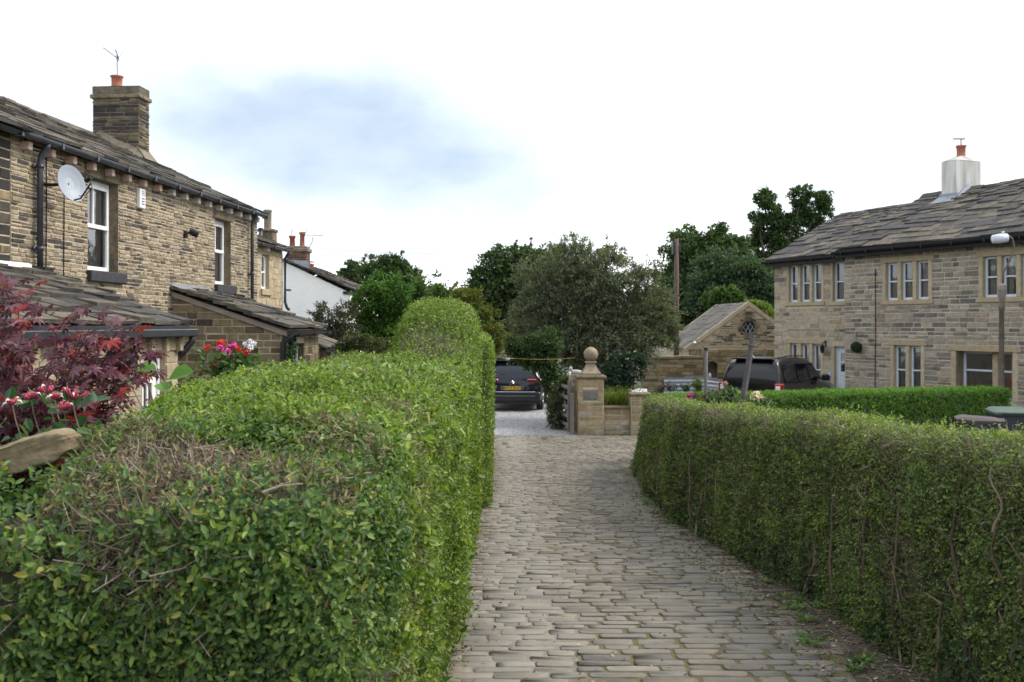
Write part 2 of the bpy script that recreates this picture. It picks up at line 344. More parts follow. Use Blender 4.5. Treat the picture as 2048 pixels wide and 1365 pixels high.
def _bed():
    m, t, b, l = M_('lane_joints'); n = nz(t, 1.6, 5); rp = ramp(t, [(.30, (.185, .162, .128)), (.40, (.125, .10, .06)), (.49, (.10, .092, .032)), (.64, (.12, .095, .038))]); l.new(n.outputs[0], rp.inputs[0])
    n2 = nz(t, 60, 4); v = ramp(t, [(.3, (.7,) * 3), (.7, (1.2,) * 3)]); l.new(n2.outputs[0], v.inputs[0])
    l.new(mixc(t, 'MULTIPLY', 1.0, mixc(t, 'MIX', track(t, .05, .30), rp.outputs[0], (.225, .20, .165)), v.outputs[0]), b.inputs['Base Color']); b.inputs['Roughness'].default_value = .95; bump(t, b, n2.outputs[0], .9, .01); return m
sheet(np.linspace(0, 1, 9), np.linspace(-4, 24.5, 115), gz, 'lane_bed', _bed(), 0.0075, lambda X, Y: LXL(Y) - .25 + X * (np.maximum(LXR(Y), RH(Y) - .1) + .3 - LXL(Y)))
def ramp_noise(t, sc, stops):
    n = nz(t, sc, 6); r = ramp(t, stops); t.links.new(n.outputs[0], r.inputs[0]); return r.outputs[0]
def lane():
    m, t, b, l = M_('sandstone_setts'); g = t.nodes.new('ShaderNodeNewGeometry')
    rp = ramp(t, [(0, (.105, .098, .088)), (.15, (.150, .138, .117)), (.6, (.190, .173, .143)), (.82, (.205, .172, .130)), (.95, (.245, .225, .19)), (1, (.10, .098, .098))]); l.new(g.outputs['Random Per Island'], rp.inputs[0])
    n = nz(t, 10, 8, rough=.7); v = ramp(t, [(.3, (.72,) * 3), (.7, (1.18,) * 3)]); l.new(n.outputs[0], v.inputs[0]); c = mixc(t, 'MULTIPLY', 1.0, rp.outputs[0], v.outputs[0])
    n2 = nz(t, .8, 5); r2 = ramp(t, [(.42, (.0,) * 3), (.68, (.85,) * 3)]); l.new(n2.outputs[0], r2.inputs[0]); c = mixc(t, 'MIX', r2.outputs[0], c, (.215, .197, .171))   # worn dusty track
    c = mixc(t, 'MULTIPLY', 1.0, c, ramp_noise(t, .9, [(.35, (.80, .77, .72)), (.65, (1.06, 1.04, 1.0))]))
    tk = t.nodes.new('ShaderNodeMath'); tk.operation = 'MULTIPLY'; l.new(track(t, .05, .30), tk.inputs[0]); tk.inputs[1].default_value = .6; c = mixc(t, 'MIX', tk.outputs[0], c, (.245, .226, .19))
    n4 = nz(t, 6.5, 7); r4 = ramp(t, [(.55, (0,) * 3), (.76, (.55,) * 3)]); l.new(n4.outputs[0], r4.inputs[0]); c = mixc(t, 'MIX', r4.outputs[0], c, (.12, .105, .06))  # moss film
    l.new(c, b.inputs['Base Color']); b.inputs['Roughness'].default_value = .75; b.inputs['Specular IOR Level'].default_value = .35
    bump(t, b, nz(t, 55, 8, rough=.7).outputs[0], .55, .01)
    cs = []; y = -3.5
    while y < 24.35:
        h = rng.uniform(.092, .132)
        xl, xr = float(LXL(y)) - rng.uniform(.0, .12), float(LXR(y)) + rng.uniform(-.14, .05); x = xl
        while x < xr:
            w = rng.uniform(.15, .30) if rng.random() > .1 else rng.uniform(.10, .14)
            cs.append((x + w / 2, y + h / 2, w, h)); x += w
        y += h
    C = np.array(cs); n = len(C); g = rng.uniform(.004, .012, n) * np.where(C[:, 0] < .2, .7, 1.35)
    hw, hh = C[:, 2] / 2 - g * .75, C[:, 3] / 2 - g * .62
    # twelve points round each sett, corners knocked off
    k = np.array([(-1, -.62), (-.93, -.93), (-.5, -1), (.5, -1), (.93, -.93), (1, -.62), (1, .62), (.93, .93), (.5, 1), (-.5, 1), (-.93, .93), (-1, .62)])
    wob = np.stack([.05 * np.sin(C[:, 1] * 2.1 + C[:, 0] * 1.3), .035 * np.sin(C[:, 0] * 2.7 + C[:, 1] * .9)], -1) * .6
    rz = rng.normal(0, .025, n); sink = np.where(C[:, 0] < .25, -.0022, 0) + rng.normal(0, .0026, n)
    sx, sy = rng.normal(0, .012, n), rng.normal(0, .022, n)
    rings = []
    for f, z in ((1.0, -.02), (1.0, .004), (.965, .0120), (.90, .0140)):
        p = k[None] * np.stack([hw, hh], -1)[:, None] * (1 + rng.normal(0, .036, (n, 12, 1))) ; ins = (1 - f)
        p = p - np.sign(p) * np.minimum(np.abs(p), ins * np.minimum(hw, hh)[:, None, None] * 1.0)
        X = p[..., 0] * np.cos(rz)[:, None] - p[..., 1] * np.sin(rz)[:, None]; Yv = p[..., 0] * np.sin(rz)[:, None] + p[..., 1] * np.cos(rz)[:, None]
        zz = z + (X * sx[:, None] + Yv * sy[:, None]) * (z > 0) + sink[:, None]
        wx, wy = C[:, 0:1] + X + wob[:, 0:1], C[:, 1:2] + Yv + wob[:, 1:2]
        rings.append(np.stack([wx, wy, gz(wy) + zz], -1))
    v = np.stack(rings, 1); b0 = np.arange(n)[:, None] * 48; fs = []
    for r_ in range(3):
        for q in range(12): fs.append(b0 + np.array([[r_ * 12 + q, r_ * 12 + (q + 1) % 12, (r_ + 1) * 12 + (q + 1) % 12, (r_ + 1) * 12 + q]]))
    mb = MB(); mb.add(v, np.concatenate(fs)); mb.F.append((b0 + np.arange(36, 48)[None], 0))
    o = mb.build('cobbled_lane', m, smooth=True); o['kind'] = 'structure'
lane()
# strip of soil and litter at the foot of the right hedge
sheet(np.linspace(0, 1, 7), np.linspace(-1, 18.8, 120), gz, 'soil_verge', MAT['soil'], .012, lambda X, Y: np.minimum(LXR(Y) - .03 + .05 * np.sin(Y * 5) , RH(Y)) + X * (RH(Y) + .5 - LXR(Y)))
def _gravel():
    m, t, b, l = M_('gravel_stones'); vo = t.nodes.new('ShaderNodeTexVoronoi'); vo.inputs['Scale'].default_value = 38; co = t.nodes.new('ShaderNodeTexCoord'); l.new(co.outputs['Object'], vo.inputs['Vector'])
    rp = ramp(t, [(0, (.26, .255, .26)), (.5, (.34, .335, .34)), (1, (.43, .42, .42))]); sp = t.nodes.new('ShaderNodeSeparateColor'); l.new(vo.outputs['Color'], sp.inputs[0]); l.new(sp.outputs[0], rp.inputs[0])
    l.new(rp.outputs[0], b.inputs['Base Color']); b.inputs['Roughness'].default_value = .9; bump(t, b, vo.outputs['Distance'], 1.0, -.02); return m
o = sheet(np.linspace(-2.0, 2.1, 8), np.linspace(24.42, 46, 20), gz, 'gravel_drive', _gravel(), .008)
def pebbles():
    mb = MB(); n = 2600; P = np.stack([rng.uniform(-1.3, 1.5, n), 24.4 + 8 * rng.random(n) ** 1.6, np.zeros(n)], -1); P[:, 2] = gz(P[:, 1]) + .01
    r = rng.uniform(.008, .02, n); d = np.array([(1, 0, 0), (0, 1, 0), (-1, 0, 0), (0, -1, 0), (0, 0, .8), (0, 0, -.5)])
    v = P[:, None] + d[None] * r[:, None, None] * rng.uniform(.7, 1.3, (n, 6, 1)); b0 = np.arange(n)[:, None] * 6
    mb.add(v, np.concatenate([b0 + np.array([q]) for q in ((0, 1, 4), (1, 2, 4), (2, 3, 4), (3, 0, 4))]))
    o = mb.build('loose_gravel', _islands('pebbles', [(0, (.2, .2, .21)), (1, (.46, .45, .46))])); o['kind'] = 'stuff'
pebbles()
def litter():
    mb = MB(); n = 9000; Y = 3.2 + 16 * rng.random(n) ** 1.5; side = rng.random(n) < .62
    X = np.where(side, LXR(Y) + rng.uniform(-.25, .35, n), LXL(Y) + np.abs(rng.normal(0, .16, n)) - .1); far = rng.random(n) < .07; X = np.where(far, rng.uniform(-.4, 1.6, n), X)
    P = np.stack([X, Y, gz(Y) + .022], -1); T = rng.normal(size=(n, 3)) * (1, 1, .15)
    mb.leaves(P, T, np.array([0, 0, 1.0]) + rng.normal(size=(n, 3)) * .4, rng.uniform(.012, .032, n), .55)
    o = mb.build('fallen_leaves', leafm('litter_leaves', [(0, (.10, .055, .03)), (.4, (.16, .10, .055)), (.7, (.12, .15, .05)), (.92, (.22, .26, .10)), (1, (.4, .36, .25))], transl=.1, rough=.7)); o['kind'] = 'stuff'
    mb = MB(); n = 2000; Y = 3.2 + 13 * rng.random(n) ** 1.3; P = np.stack([LXR(Y) + rng.uniform(-.05, .4, n), Y, gz(Y) + .02], -1); D = unit(rng.normal(size=(n, 3)) * (1, 1, .12)) * rng.uniform(.03, .14, (n, 1))
    mb.sticks(P, P + D, .0022); o = mb.build('twig_litter', MAT['twig']); o['kind'] = 'stuff'
litter()

# ------------------------------------------------------------------ masonry, roofs, windows (house frames: x along the front seen from outside, y into the house, z up)
def masonry(mb, x0, x1, z0, z1, course, length, holes=(), y=0.0, top=None, mi=0, mortar=1, gap=.012, proud=.012, quoins=None):
    xs = sorted({x0, x1, *[h[0] for h in holes], *[h[1] for h in holes]}); zs = sorted({z0, z1, *[h[2] for h in holes], *[h[3] for h in holes]})
    xs = [q for q in xs if x0 <= q <= x1]; zs = [q for q in zs if z0 <= q <= z1]
    if top is None:
        for a, b in zip(xs, xs[1:]):
            for c, d in zip(zs, zs[1:]):
                if not any(h[0] <= (a + b) / 2 <= h[1] and h[2] <= (c + d) / 2 <= h[3] for h in holes):
                    mb.add([(a, y, c), (b, y, c), (b, y, d), (a, y, d)], [(0, 1, 2, 3)], mortar)
    else:
        n = 24; q = np.linspace(x0, x1, n + 1)
        q = np.array(sorted(set(q.tolist()) | {h[0] for h in holes} | {h[1] for h in holes}))
        for a, b in zip(q, q[1:]):
            H = [h for h in holes if h[0] <= (a + b) / 2 <= h[1]]
            if H: mb.add([(a, y, z0), (b, y, z0), (b, y, H[0][2]), (a, y, H[0][2])], [(0, 1, 2, 3)], mortar)
            zl = H[0][3] if H else z0; mb.add([(a, y, zl), (b, y, zl), (b, y, max(zl, top(b))), (a, y, max(zl, top(a)))], [(0, 1, 2, 3)], mortar)
    z = z0; VS = []
    while z < z1 - .02:
        h = min(rng.uniform(*course), z1 - z)
        if z1 - (z + h) < course[0] * .5: h = z1 - z
        iv = [(x0, x1)]
        for H in holes:
            if min(z + h, H[3]) - max(z, H[2]) > .25 * h:
                nv = []
                for a, b in iv:
                    if H[1] <= a or H[0] >= b: nv.append((a, b)); continue
                    if H[0] > a: nv.append((a, H[0]))
                    if H[1] < b: nv.append((H[1], b))
                iv = nv
        for a, b in iv:
            x = a
            while x < b - .01:
                w = rng.uniform(*length)
                if b - (x + w) < length[0] * .7: w = b - x
                g = gap * rng.uniform(.6, 1.4) / 2; xa, xb, za, zb = x + g, x + w - g, z + g, z + h - g
                zl, zr = zb, zb
                if top is not None: zl, zr = min(zb, top(xa) - g), min(zb, top(xb) - g)
                if min(zl, zr) > za + .01 and xb > xa + .01: VS.append((xa, xb, za, zl, zr))
                x += w
        z += h
    if VS:
        A = np.array(VS); n = len(A); bv = .007; p = proud * rng.uniform(.5, 1.6, n); yb = np.full(n, y + .01); yf = y - p; j = lambda: rng.normal(0, .0025, n)
        xa, xb, za, zl, zr = A.T
        v = np.stack([np.stack(q, -1) for q in ((xa + j(), yb, za + j()), (xb + j(), yb, za + j()), (xb + j(), yb, zr + j()), (xa + j(), yb, zl + j()),
             (xa + bv + j(), yf + j(), za + bv + j()), (xb - bv + j(), yf + j(), za + bv + j()), (xb - bv + j(), yf + j(), zr - bv + j()), (xa + bv + j(), yf + j(), zl - bv + j()))], 1)
        b0 = np.arange(n)[:, None] * 8
        mb.add(v, np.concatenate([b0 + np.array([q]) for q in ((4, 5, 6, 7), (0, 1, 5, 4), (1, 2, 6, 5), (2, 3, 7, 6), (3, 0, 4, 7))]), mi)

def turned(mb, fn, ang, loc):
    """run fn on a fresh builder and add it turned about z and moved"""
    t = MB(); fn(t); c, s_ = math.cos(ang), math.sin(ang); Rm = np.array([[c, -s_, 0], [s_, c, 0], [0, 0, 1]]); off = mb.n
    mb.V += [v @ Rm.T + np.array(loc) for v in t.V]; mb.F += [(f + off, m) for f, m in t.F]; mb.n += t.n

def slates(mb, x0, x1, y0, z0, y1, z1, rows, wid, thick=.03, mi=0, grade=.5, ragged=.03, wav=.02):
    """courses of stone slates from the eaves (y0, z0) up to the ridge (y1, z1); big at the eaves, smaller above"""
    dy, dz = y1 - y0, z1 - z0; Ls = math.hypot(dy, dz); ey, ez = dy / Ls, dz / Ls; ny, nz_ = -ez * (1 if dy > 0 else -1), abs(ey); ny = -ez if dy > 0 else ez
    e = np.linspace(1 + grade, 1 - grade, rows); e = e / e.sum() * Ls; s = 0.0; VS = []
    for r, ex in enumerate(e):
        x = x0 + rng.uniform(-ragged, ragged)
        while x < x1 - .02:
            w = rng.uniform(*wid) * (1.25 - .5 * r / rows)
            if x1 - (x + w) < wid[0] * .5: w = x1 + rng.uniform(-ragged, ragged) - x
            t = thick * rng.uniform(.7, 1.4); s0 = s - rng.uniform(0, .012); s1 = min(s + ex * 1.45, Ls + .02)
            VS.append((x + .004, x + w - .004, s0, s1, t, rng.normal(0, .004))); x += w
        s += ex
    A = np.array(VS); xa, xb, s0, s1, t, tl = A.T; n = len(A)
    def pt(x, s, h):
        h = h + wav * np.sin(x * .9 + 1.0) * np.sin(s * 1.1 + .5); return np.stack([x, y0 + s * ey + h * ny, z0 + s * ez + h * nz_], -1)
    j = lambda: rng.normal(0, .006, n)
    v = np.stack([pt(xa + j(), s0 + j(), t * .9 + tl), pt(xb + j(), s0 + j(), t * .9 - tl), pt(xb + j(), s1, .004 + 0 * t), pt(xa + j(), s1, .004 + 0 * t),
                  pt(xa + j(), s0 + j(), t * 2.1 + tl), pt(xb + j(), s0 + j(), t * 2.1 - tl), pt(xb + j(), s1, .02 + t * .8), pt(xa + j(), s1, .02 + t * .8)], 1)
    b0 = np.arange(n)[:, None] * 8
    mb.add(v, np.concatenate([b0 + np.array([q]) for q in ((0, 1, 5, 4), (4, 5, 6, 7), (1, 2, 6, 5), (3, 0, 4, 7), (2, 3, 7, 6), (0, 3, 2, 1))]), mi)
    mb.add([(x0, y0, z0), (x1, y0, z0), (x1, y1, z1), (x0, y1, z1)], [(0, 1, 2, 3)], mi)

def ridge(mb, x0, x1, y, z, seg=.5, w=.17, h=.10, mi=0):
    x = x0
    while x < x1 - .05:
        l_ = min(seg * rng.uniform(.8, 1.2), x1 - x); jz = rng.normal(0, .012)
        mb.add([(x, y - w, z - h + jz), (x + l_ - .01, y - w, z - h + jz), (x + l_ - .01, y, z + .05 + jz), (x, y, z + .05 + jz), (x, y + w, z - h + jz), (x + l_ - .01, y + w, z - h + jz)],
               [(0, 1, 2, 3), (3, 2, 5, 4), (0, 3, 4), (1, 5, 2)], mi); x += l_

def window(parent, x0, x1, z0, z1, y, fm, mull=(), trans=(), fw=.05, bars=(), sash=False, thick=.06, curtain=None, name='window'):
    """painted frame with its glass behind; y = depth of the frame's face behind the wall face"""
    mb = MB(); b = lambda a, c, d, e, yo=0.0, th=thick: mb.bbox(a, c, y + yo, y + yo + th, d, e, .006)
    b(x0, x0 + fw, z0, z1); b(x1 - fw, x1, z0, z1); b(x0 + fw, x1 - fw, z1 - fw, z1, .001); b(x0 + fw, x1 - fw, z0, z0 + fw * 1.2, .001)
    for q in mull: b(q - fw * .5, q + fw * .5, z0 + fw, z1 - fw, .002)
    for q in trans: b(x0 + fw, x1 - fw, q - fw * .4, q + fw * .4, -.008 if sash else .004)
    for (a, c, d, e) in bars: b(a, c, d, e, .006, thick * .5)
    w = mb.build(name, fm, parent)
    g = MB(); yy = y + thick * .6; g.add([(x0 + .02, yy, z0 + .02), (x1 - .02, yy, z0 + .02), (x1 - .02, yy, z1 - .02), (x0 + .02, yy, z1 - .02)], [(0, 1, 2, 3)]); g.build('pane', MAT['glass'], w)
    if curtain:
        for (a, c, d, e, mk, n) in curtain:
            cm = MB(); q = np.linspace(a, c, n); yv = y + thick + .06 + .018 * np.cos(np.arange(n) * np.pi * .5 + .4)
            v = np.concatenate([np.stack([q, yv, np.full(n, d)], -1), np.stack([q, yv, np.full(n, e)], -1)]); i = np.arange(n - 1)
            cm.add(v, np.stack([i, i + 1, i + 1 + n, i + n], -1)); cm.build('curtain', MAT[mk], w, smooth=True)
    return w
def recess(mb, x0, x1, z0, z1, d, mi=0):
    """sides of an opening in the wall"""
    mb.add([(x0, 0, z0), (x0, d, z0), (x0, d, z1), (x0, 0, z1)], [(0, 1, 2, 3)], mi); mb.add([(x1, 0, z0), (x1, d, z0), (x1, d, z1), (x1, 0, z1)], [(3, 2, 1, 0)], mi)
    mb.add([(x0, 0, z1), (x1, 0, z1), (x1, d, z1), (x0, d, z1)], [(3, 2, 1, 0)], mi); mb.add([(x0, 0, z0), (x1, 0, z0), (x1, d, z0), (x0, d, z0)], [(0, 1, 2, 3)], mi)
def carcass(mb, x0, x1, y0, y1, z0, z1, mi=1, front=.32):
    """the other walls, and the dark rooms behind the windows"""
    mb.box(x0 + .01, x1 - .01, y0 + front, y1, z0, z1, mi)
    for x in (x0, x1): mb.add([(x, y0, z0), (x, y0 + front + .02, z0), (x, y0 + front + .02, z1), (x, y0, z1)], [(0, 1, 2, 3)], mi)
def gutter(parent, x0, x1, y, z, r=.055, mat='gutter'):
    mb = MB(); a = np.linspace(np.pi, 2 * np.pi, 9); n = 2
    for rr, fl in ((r, 1), (r * .8, -1)):
        v = np.concatenate([np.stack([np.full(9, x), y + rr * np.cos(a), z + rr * np.sin(a)], -1) for x in (x0, x1)]); i = np.arange(8)
        mb.add(v, np.stack([i, i + 1, i + 10, i + 9], -1))
    mb.box(x0, x1, y - r, y - r * .8, z - .004, z + .008); mb.box(x0, x1, y + r * .8, y + r, z - .004, z + .008)
    for x in (x0, x1): mb.add(np.stack([np.full(9, x), y + r * np.cos(a), z + r * np.sin(a)], -1), [tuple(range(9))])
    for x in np.arange(x0 + .4, x1, 1.0): mb.box(x, x + .05, y - r * 1.12, y + r * 1.12, z - r * 1.1, z + .012)
    return mb.build('gutter', MAT[mat], parent, smooth=False)
def downpipe(parent, pts, r=.037, mat='gutter'):
    mb = MB(); mb.tube(pts, r, 10)
    P = np.array(pts); zt, zb = P[:, 2].max(), P[:, 2].min(); p = P[-1]
    for z in np.arange(zb + .5, zt - .3, 1.1): mb.lathe([(r, z), (r * 1.35, z), (r * 1.35, z + .05), (r, z + .05)], (p[0], p[1], 0), 10); mb.box(p[0] - r * 2, p[0] + r * 2, p[1] + r, p[1] + r * 1.5, z, z + .05)
    return mb.build('downpipe', MAT[mat], parent, smooth=True)
# ------------------------------------------------------------------ left terrace: front runs along x = -7.36 + .0693 y
AL = math.atan2(.9976, .0693)
def FL(d, out=0.0): return np.array([-7.36 + .0693 * d + out * .9976, d - out * .0693, 0.0])
def lx(px, out=0.0):                    # distance along the front of a photo column
    return (7.36 - out) / (.0693 - (px - CX) / FPX)
EAVE, RZ, RD = 5.22, 6.83, 3.4
def terrace():
    D0 = 12.96; h = thing('terraced_house', 'tan stone terraced house with tall chimney, two sash windows and satellite dish', 'house', FL(D0), AL)
    X = lambda d: d - D0
    w1, w2 = (X(14.97), X(15.97), 3.52, 4.92), (X(20.17), X(21.1), 3.52, 4.85)
    mb = MB(); masonry(mb, 0, X(22.8), 0, EAVE, (.046, .078), (.12, .34), [w1, w2])
    for w in (w1, w2): recess(mb, *w[:2], *w[2:], .24, 2)
    carcass(mb, 0, X(22.8), 0, 6.8, 0, EAVE, 1)
    # far gable
    turned(mb, lambda t: masonry(t, 0, 6.8, 2.0, RZ + .05, (.07, .11), (.2, .4), (), top=lambda q: EAVE + (RZ - EAVE) * (1 - abs(q - RD) / RD)), R(90), (X(22.8), 0, 0))
    mb.build('wall', [MAT['gritstone'], MAT['mortar'], MAT['lintel']], h)
    mb = MB(); slates(mb, -.0, X(22.8) + .16, -.19, EAVE - .04, RD, RZ, 15, (.28, .6), .03, ragged=.06); slates(mb, 0, X(22.8) + .16, 2 * RD + .3, EAVE - .06, RD, RZ, 15, (.35, .6), .03, ragged=.06)
    ridge(mb, 0, X(22.8) + .15, RD, RZ + .06, mi=0); mb.build('roof', MAT['slate'], h)
    for i, (w, cur) in enumerate(((w1, [(w1[0] + .02, w1[1] - .05, w1[2] + .05, 4.19, 'blind', 46), (w1[0] + .5, w1[1] - .02, 4.24, 4.86, 'curtain', 12)]), (w2, [(w2[0] + .02, w2[1] - .02, w2[2] + .05, 4.8, 'curtain', 24)]))):
        mid = 4.21
        wo = window(h, *w, .15, MAT['white'], trans=(mid,), sash=True, fw=.065, bars=[((w[0] + w[1]) / 2 - .015, (w[0] + w[1]) / 2 + .015, mid, w[3] - .06)], curtain=cur)
        mb = MB(); mb.bbox(w[0] + .06, w[1] - .06, .125, .15, mid - .03, mid + .035, .006); mb.bbox(w[0] + .065, w[0] + .115, .13, .15, mid, w[3] - .07); mb.bbox(w[1] - .115, w[1] - .065, .13, .15, mid, w[3] - .07); mb.bbox(w[0] + .115, w[1] - .115, .13, .15, w[3] - .13, w[3] - .07)
        mb.build('upper_sash', MAT['white'], wo)
        mb = MB(); mb.bbox(w[0] - .04, w[1] + .14, -.09, .15, w[2] - .17, w[2] - .004, .012); mb.build('sill', MAT['blacksill'], wo)
        mb = MB(); mb.bbox(w[0] - .1, w[1] + .12, -.02, .14, w[3] + .003, w[3] + .19, .01); mb.build('lintel', MAT['lintel'], wo)
    cor = MB(); cor.bbox(-.05, .05, -.13, .04, -.055, .055, .006); first = None
    for i, d in enumerate(np.arange(13.2, 22.7, .585)):
        if first is None: c = first = cor.build('corbel', MAT['corbel'], h)
        else:
            c = first.copy(); COL.objects.link(c)
            if d > 17.7: c.material_slots[0].link = 'OBJECT'; c.material_slots[0].material = MAT['corbel_w']
        c.parent = h; c.location = (X(d), 0, EAVE - .17)
    gutter(h, -4.6, X(22.85), -.20, EAVE - .05, .062)
    downpipe(h, [(X(13.5), -.2, EAVE - .08), (X(13.5), -.19, EAVE - .14), (X(13.5), -.10, EAVE - .26), (X(13.5), -.09, EAVE - .36), (X(13.5), -.09, 3.2)], .04)
    downpipe(h, [(X(22.2), -.2, EAVE - .08), (X(22.2), -.19, EAVE - .14), (X(22.2), -.10, EAVE - .26), (X(22.2), -.09, EAVE - .36), (X(22.2), -.09, 2.2)], .038)
    mb = MB()
    for d in (13.78, 14.25): mb.tube([(X(d), -.022, EAVE - .2), (X(d) + .01, -.02, 4.4), (X(d) - .01, -.022, 3.3)], .009, 5)
    mb.build('cable', MAT['black'], h)
    # chimney on the far gable
    cx0, cx1, cyc, zt = X(22.27), X(22.78), RD - .36, 7.76; cy0, cy1 = cyc - .53, cyc + .53; sl = (RZ - EAVE) / RD; rz_ = lambda y: RZ - sl * abs(y - RD); mb = MB()
    mb.box(cx0 + .01, cx1 - .01, cy0 + .01, cy1 - .01, RZ - .8, zt, 1)
    for ang, loc, ln in ((0, (cx0, cy0, 0), cx1 - cx0), (-R(90), (cx0, cy1, 0), cy1 - cy0), (R(90), (cx1, cy0, 0), cy1 - cy0), (R(180), (cx1, cy1, 0), cx1 - cx0)):
        turned(mb, lambda t: masonry(t, 0, ln, RZ - .75, zt, (.06, .10), (.14, .42), gap=.014), ang, loc)
    for z0, z1, e in ((zt, zt + .09, .055), (zt + .09, zt + .27, .015)): mb.bbox(cx0 - e, cx1 + e, cy0 - e, cy1 + e, z0, z1, .015, 2)
    mb.add([(cx0 - .02, cy0 - .02, zt + .27), (cx1 + .02, cy0 - .02, zt + .27), (cx1 + .02, cy1 + .02, zt + .27), (cx0 - .02, cy1 + .02, zt + .27), ((cx0 + cx1) / 2, (cy0 + cy1) / 2, zt + .34)], [(0, 1, 4), (1, 2, 4), (2, 3, 4), (3, 0, 4)], 1)
    # mortar fillet where the stack meets the slates
    for yy, sg in ((cy0, -1), (cy1, 1)):
        mb.add([(cx0 - .1, yy + sg * .2, rz_(yy + sg * .2) + .05), (cx1 + .12, yy + sg * .2, rz_(yy + sg * .2) + .05), (cx1 + .04, yy, rz_(yy) + .24), (cx0 - .04, yy, rz_(yy) + .24)], [(0, 1, 2, 3)], 1)
    for xx, sg in ((cx0, -1), (cx1, 1)):
        q = [cy0 - .16, RD, cy1 + .16]; p = [cy1, RD, cy0]
        mb.add([(xx + sg * .13, y, rz_(y) + .06) for y in q] + [(xx, y, rz_(y) + .22) for y in p], [(0, 1, 4, 5), (1, 2, 3, 4)], 1)
    ch = mb.build('chimney', [MAT['darkstone'], MAT['mortar_dark'], MAT['lintel']], h)
    MB().lathe([(.11, 0), (.125, .02), (.115, .06), (.12, .22), (.145, .235), (.145, .26), (.10, .26), (.09, .0)], ((cx0 + cx1) / 2, cyc + .10, zt + .30), 18).build('chimney_pot', MAT['terracotta'], ch, smooth=True)
    p = FL(22.52) + np.array([-.9976 * (cyc + .10), .0693 * (cyc + .10), zt + .46])
    a = thing('tv_aerial', 'thin tv aerial standing up out of the red pot on the tall left chimney', 'aerial', p); mb = MB(); mb.tube([(0, 0, 0), (0, 0, .62)], .011, 5); mb.build('mast', MAT['aerial'], a)
    mb = MB(); mb.tube([(.02, .02, .50), (-.27, -.1, .72)], .009, 4); mb.tube([(-.02, -.05, .70), (.03, .02, .5), (.0, .0, .4)], .014, 4)
    for t in np.linspace(.15, 1, 7):
        c = np.array([.02 - .29 * t, .02 - .12 * t, .5 + .22 * t]); mb.tube([c + (-.05, .12, -.02), c + (.05, -.12, .02)], .004, 4)
    for q in (-.09, .09): mb.tube([(.05, -.12, .36 + q * .3), (.02, .02, .52), (.12, .1, .74)], .006, 4); mb.tube([(.05 + q, .05, .3), (.05 + q * 1.4, .08, .78)], .003, 4)
    mb.build('antenna', MAT['aerial'], a)
    # things fixed to the front
    dx = FL(13.66); s = thing('satellite_dish', 'grey satellite dish on the left house front beside the nearest sash window', 'satellite dish', dx + np.array([0, 0, 4.6]), AL)
    n = unit(np.array([-.40, -.84, .24])); u = unit(np.cross(n, (0, 0, 1.0))); v = np.cross(u, n); c0 = np.array([.05, -.42, .03]); mb = MB(); k = 28
    aa = np.arange(k) * 2 * np.pi / k; rings = []
    for r_, dep in ((0, -.055), (.35, -.05), (.7, -.028), (.95, -.004), (1, 0), (1.0, -.012), (.7, -.045), (0, -.07)):
        rings.append(c0 + (np.cos(aa)[:, None] * u * .215 + np.sin(aa)[:, None] * v * .262) * r_ + n * dep)
    for a_, b_ in zip(range(7), range(1, 8)):
        mb.add(np.concatenate([rings[a_], rings[b_]]), np.array([(i, (i + 1) % k, k + (i + 1) % k, k + i) for i in range(k)]))
    mb.build('reflector', MAT['dish'], s, smooth=True)
    mb = MB(); mb.tube([c0 - v * .24 - n * .02, c0 - v * .26 + n * .12, c0 - v * .13 + n * .36], .012, 6); mb.build('feed_arm', MAT['black'], s)
    e = c0 - v * .06 + n * .36; mb = MB(); mb.tube([e + n * .03, e - n * .03, e - n * .03, e - n * .07], [.022, .022, .038, .038], 10); mb.build('receiver', MAT['black'], s)
    mb = MB(); mb.tube([e, e + n * .02 - v * .12, e - n * .12 - v * .19, c0 - v * .22 + n * .1], .006, 5); mb.build('cable', MAT['black'], s)
    mb = MB(); mb.bbox(-.1, .0, -.03, .0, -.1, .1, .004); mb.tube([(-.05, -.02, 0), (.0, -.2, 0), c0 - n * .06], .022, 8); mb.build('bracket', MAT['black'], s)
    b = thing('burglar_alarm', 'white burglar alarm box under the eaves between the left house windows', 'alarm box', FL(16.7) + np.array([0, 0, 4.63]), AL)
    MB().bbox(-.10, .10, -.075, 0, 0, .33, .012).build('case', MAT['gloss_white'], b)
    mb = MB()
    for (a_, c, d, e) in ((-.05, .05, .285, .295), (-.05, .05, .205, .215), (-.05, -.04, .215, .285), (.04, .05, .215, .285), (-.02, .02, .235, .265)): mb.box(a_, c, -.0775, -.0755, d, e)
    for r_ in range(3):
        for c_ in range(3): mb.box(-.055 + c_ * .04, -.025 + c_ * .04, -.0775, -.0755, .06 + r_ * .045, .085 + r_ * .045)
    mb.build('lettering', MAT['iron'], b)
    f = thing('security_light', 'small black security light on the left house front under the far eaves', 'security light', FL(18.6) + np.array([0, 0, 4.38]), AL)
    MB().bbox(-.05, .05, -.05, 0, -.06, .06).build('base', MAT['black'], f); mb = MB(); mb.tube([(0, -.04, .0), (.03, -.13, .04)], .018, 6); mb.tube([(.02, -.10, .05), (.05, -.24, -.02)], [.05, .062], 10); mb.build('lamp_head', MAT['black'], f)
    # next house of the row, cut by the picture's edge
    g = thing('neighbouring_house', 'sooty stone house at the left edge of the picture, roof joined to the tan terrace', 'house', FL(8.2), AL); mb = MB()
    masonry(mb, 0, 4.74, 0, EAVE, (.10, .15), (.22, .5)); carcass(mb, 0, 4.74, 0, 6.8, 0, EAVE, 1); mb.build('wall', [MAT['darkstone'], MAT['mortar']], g)
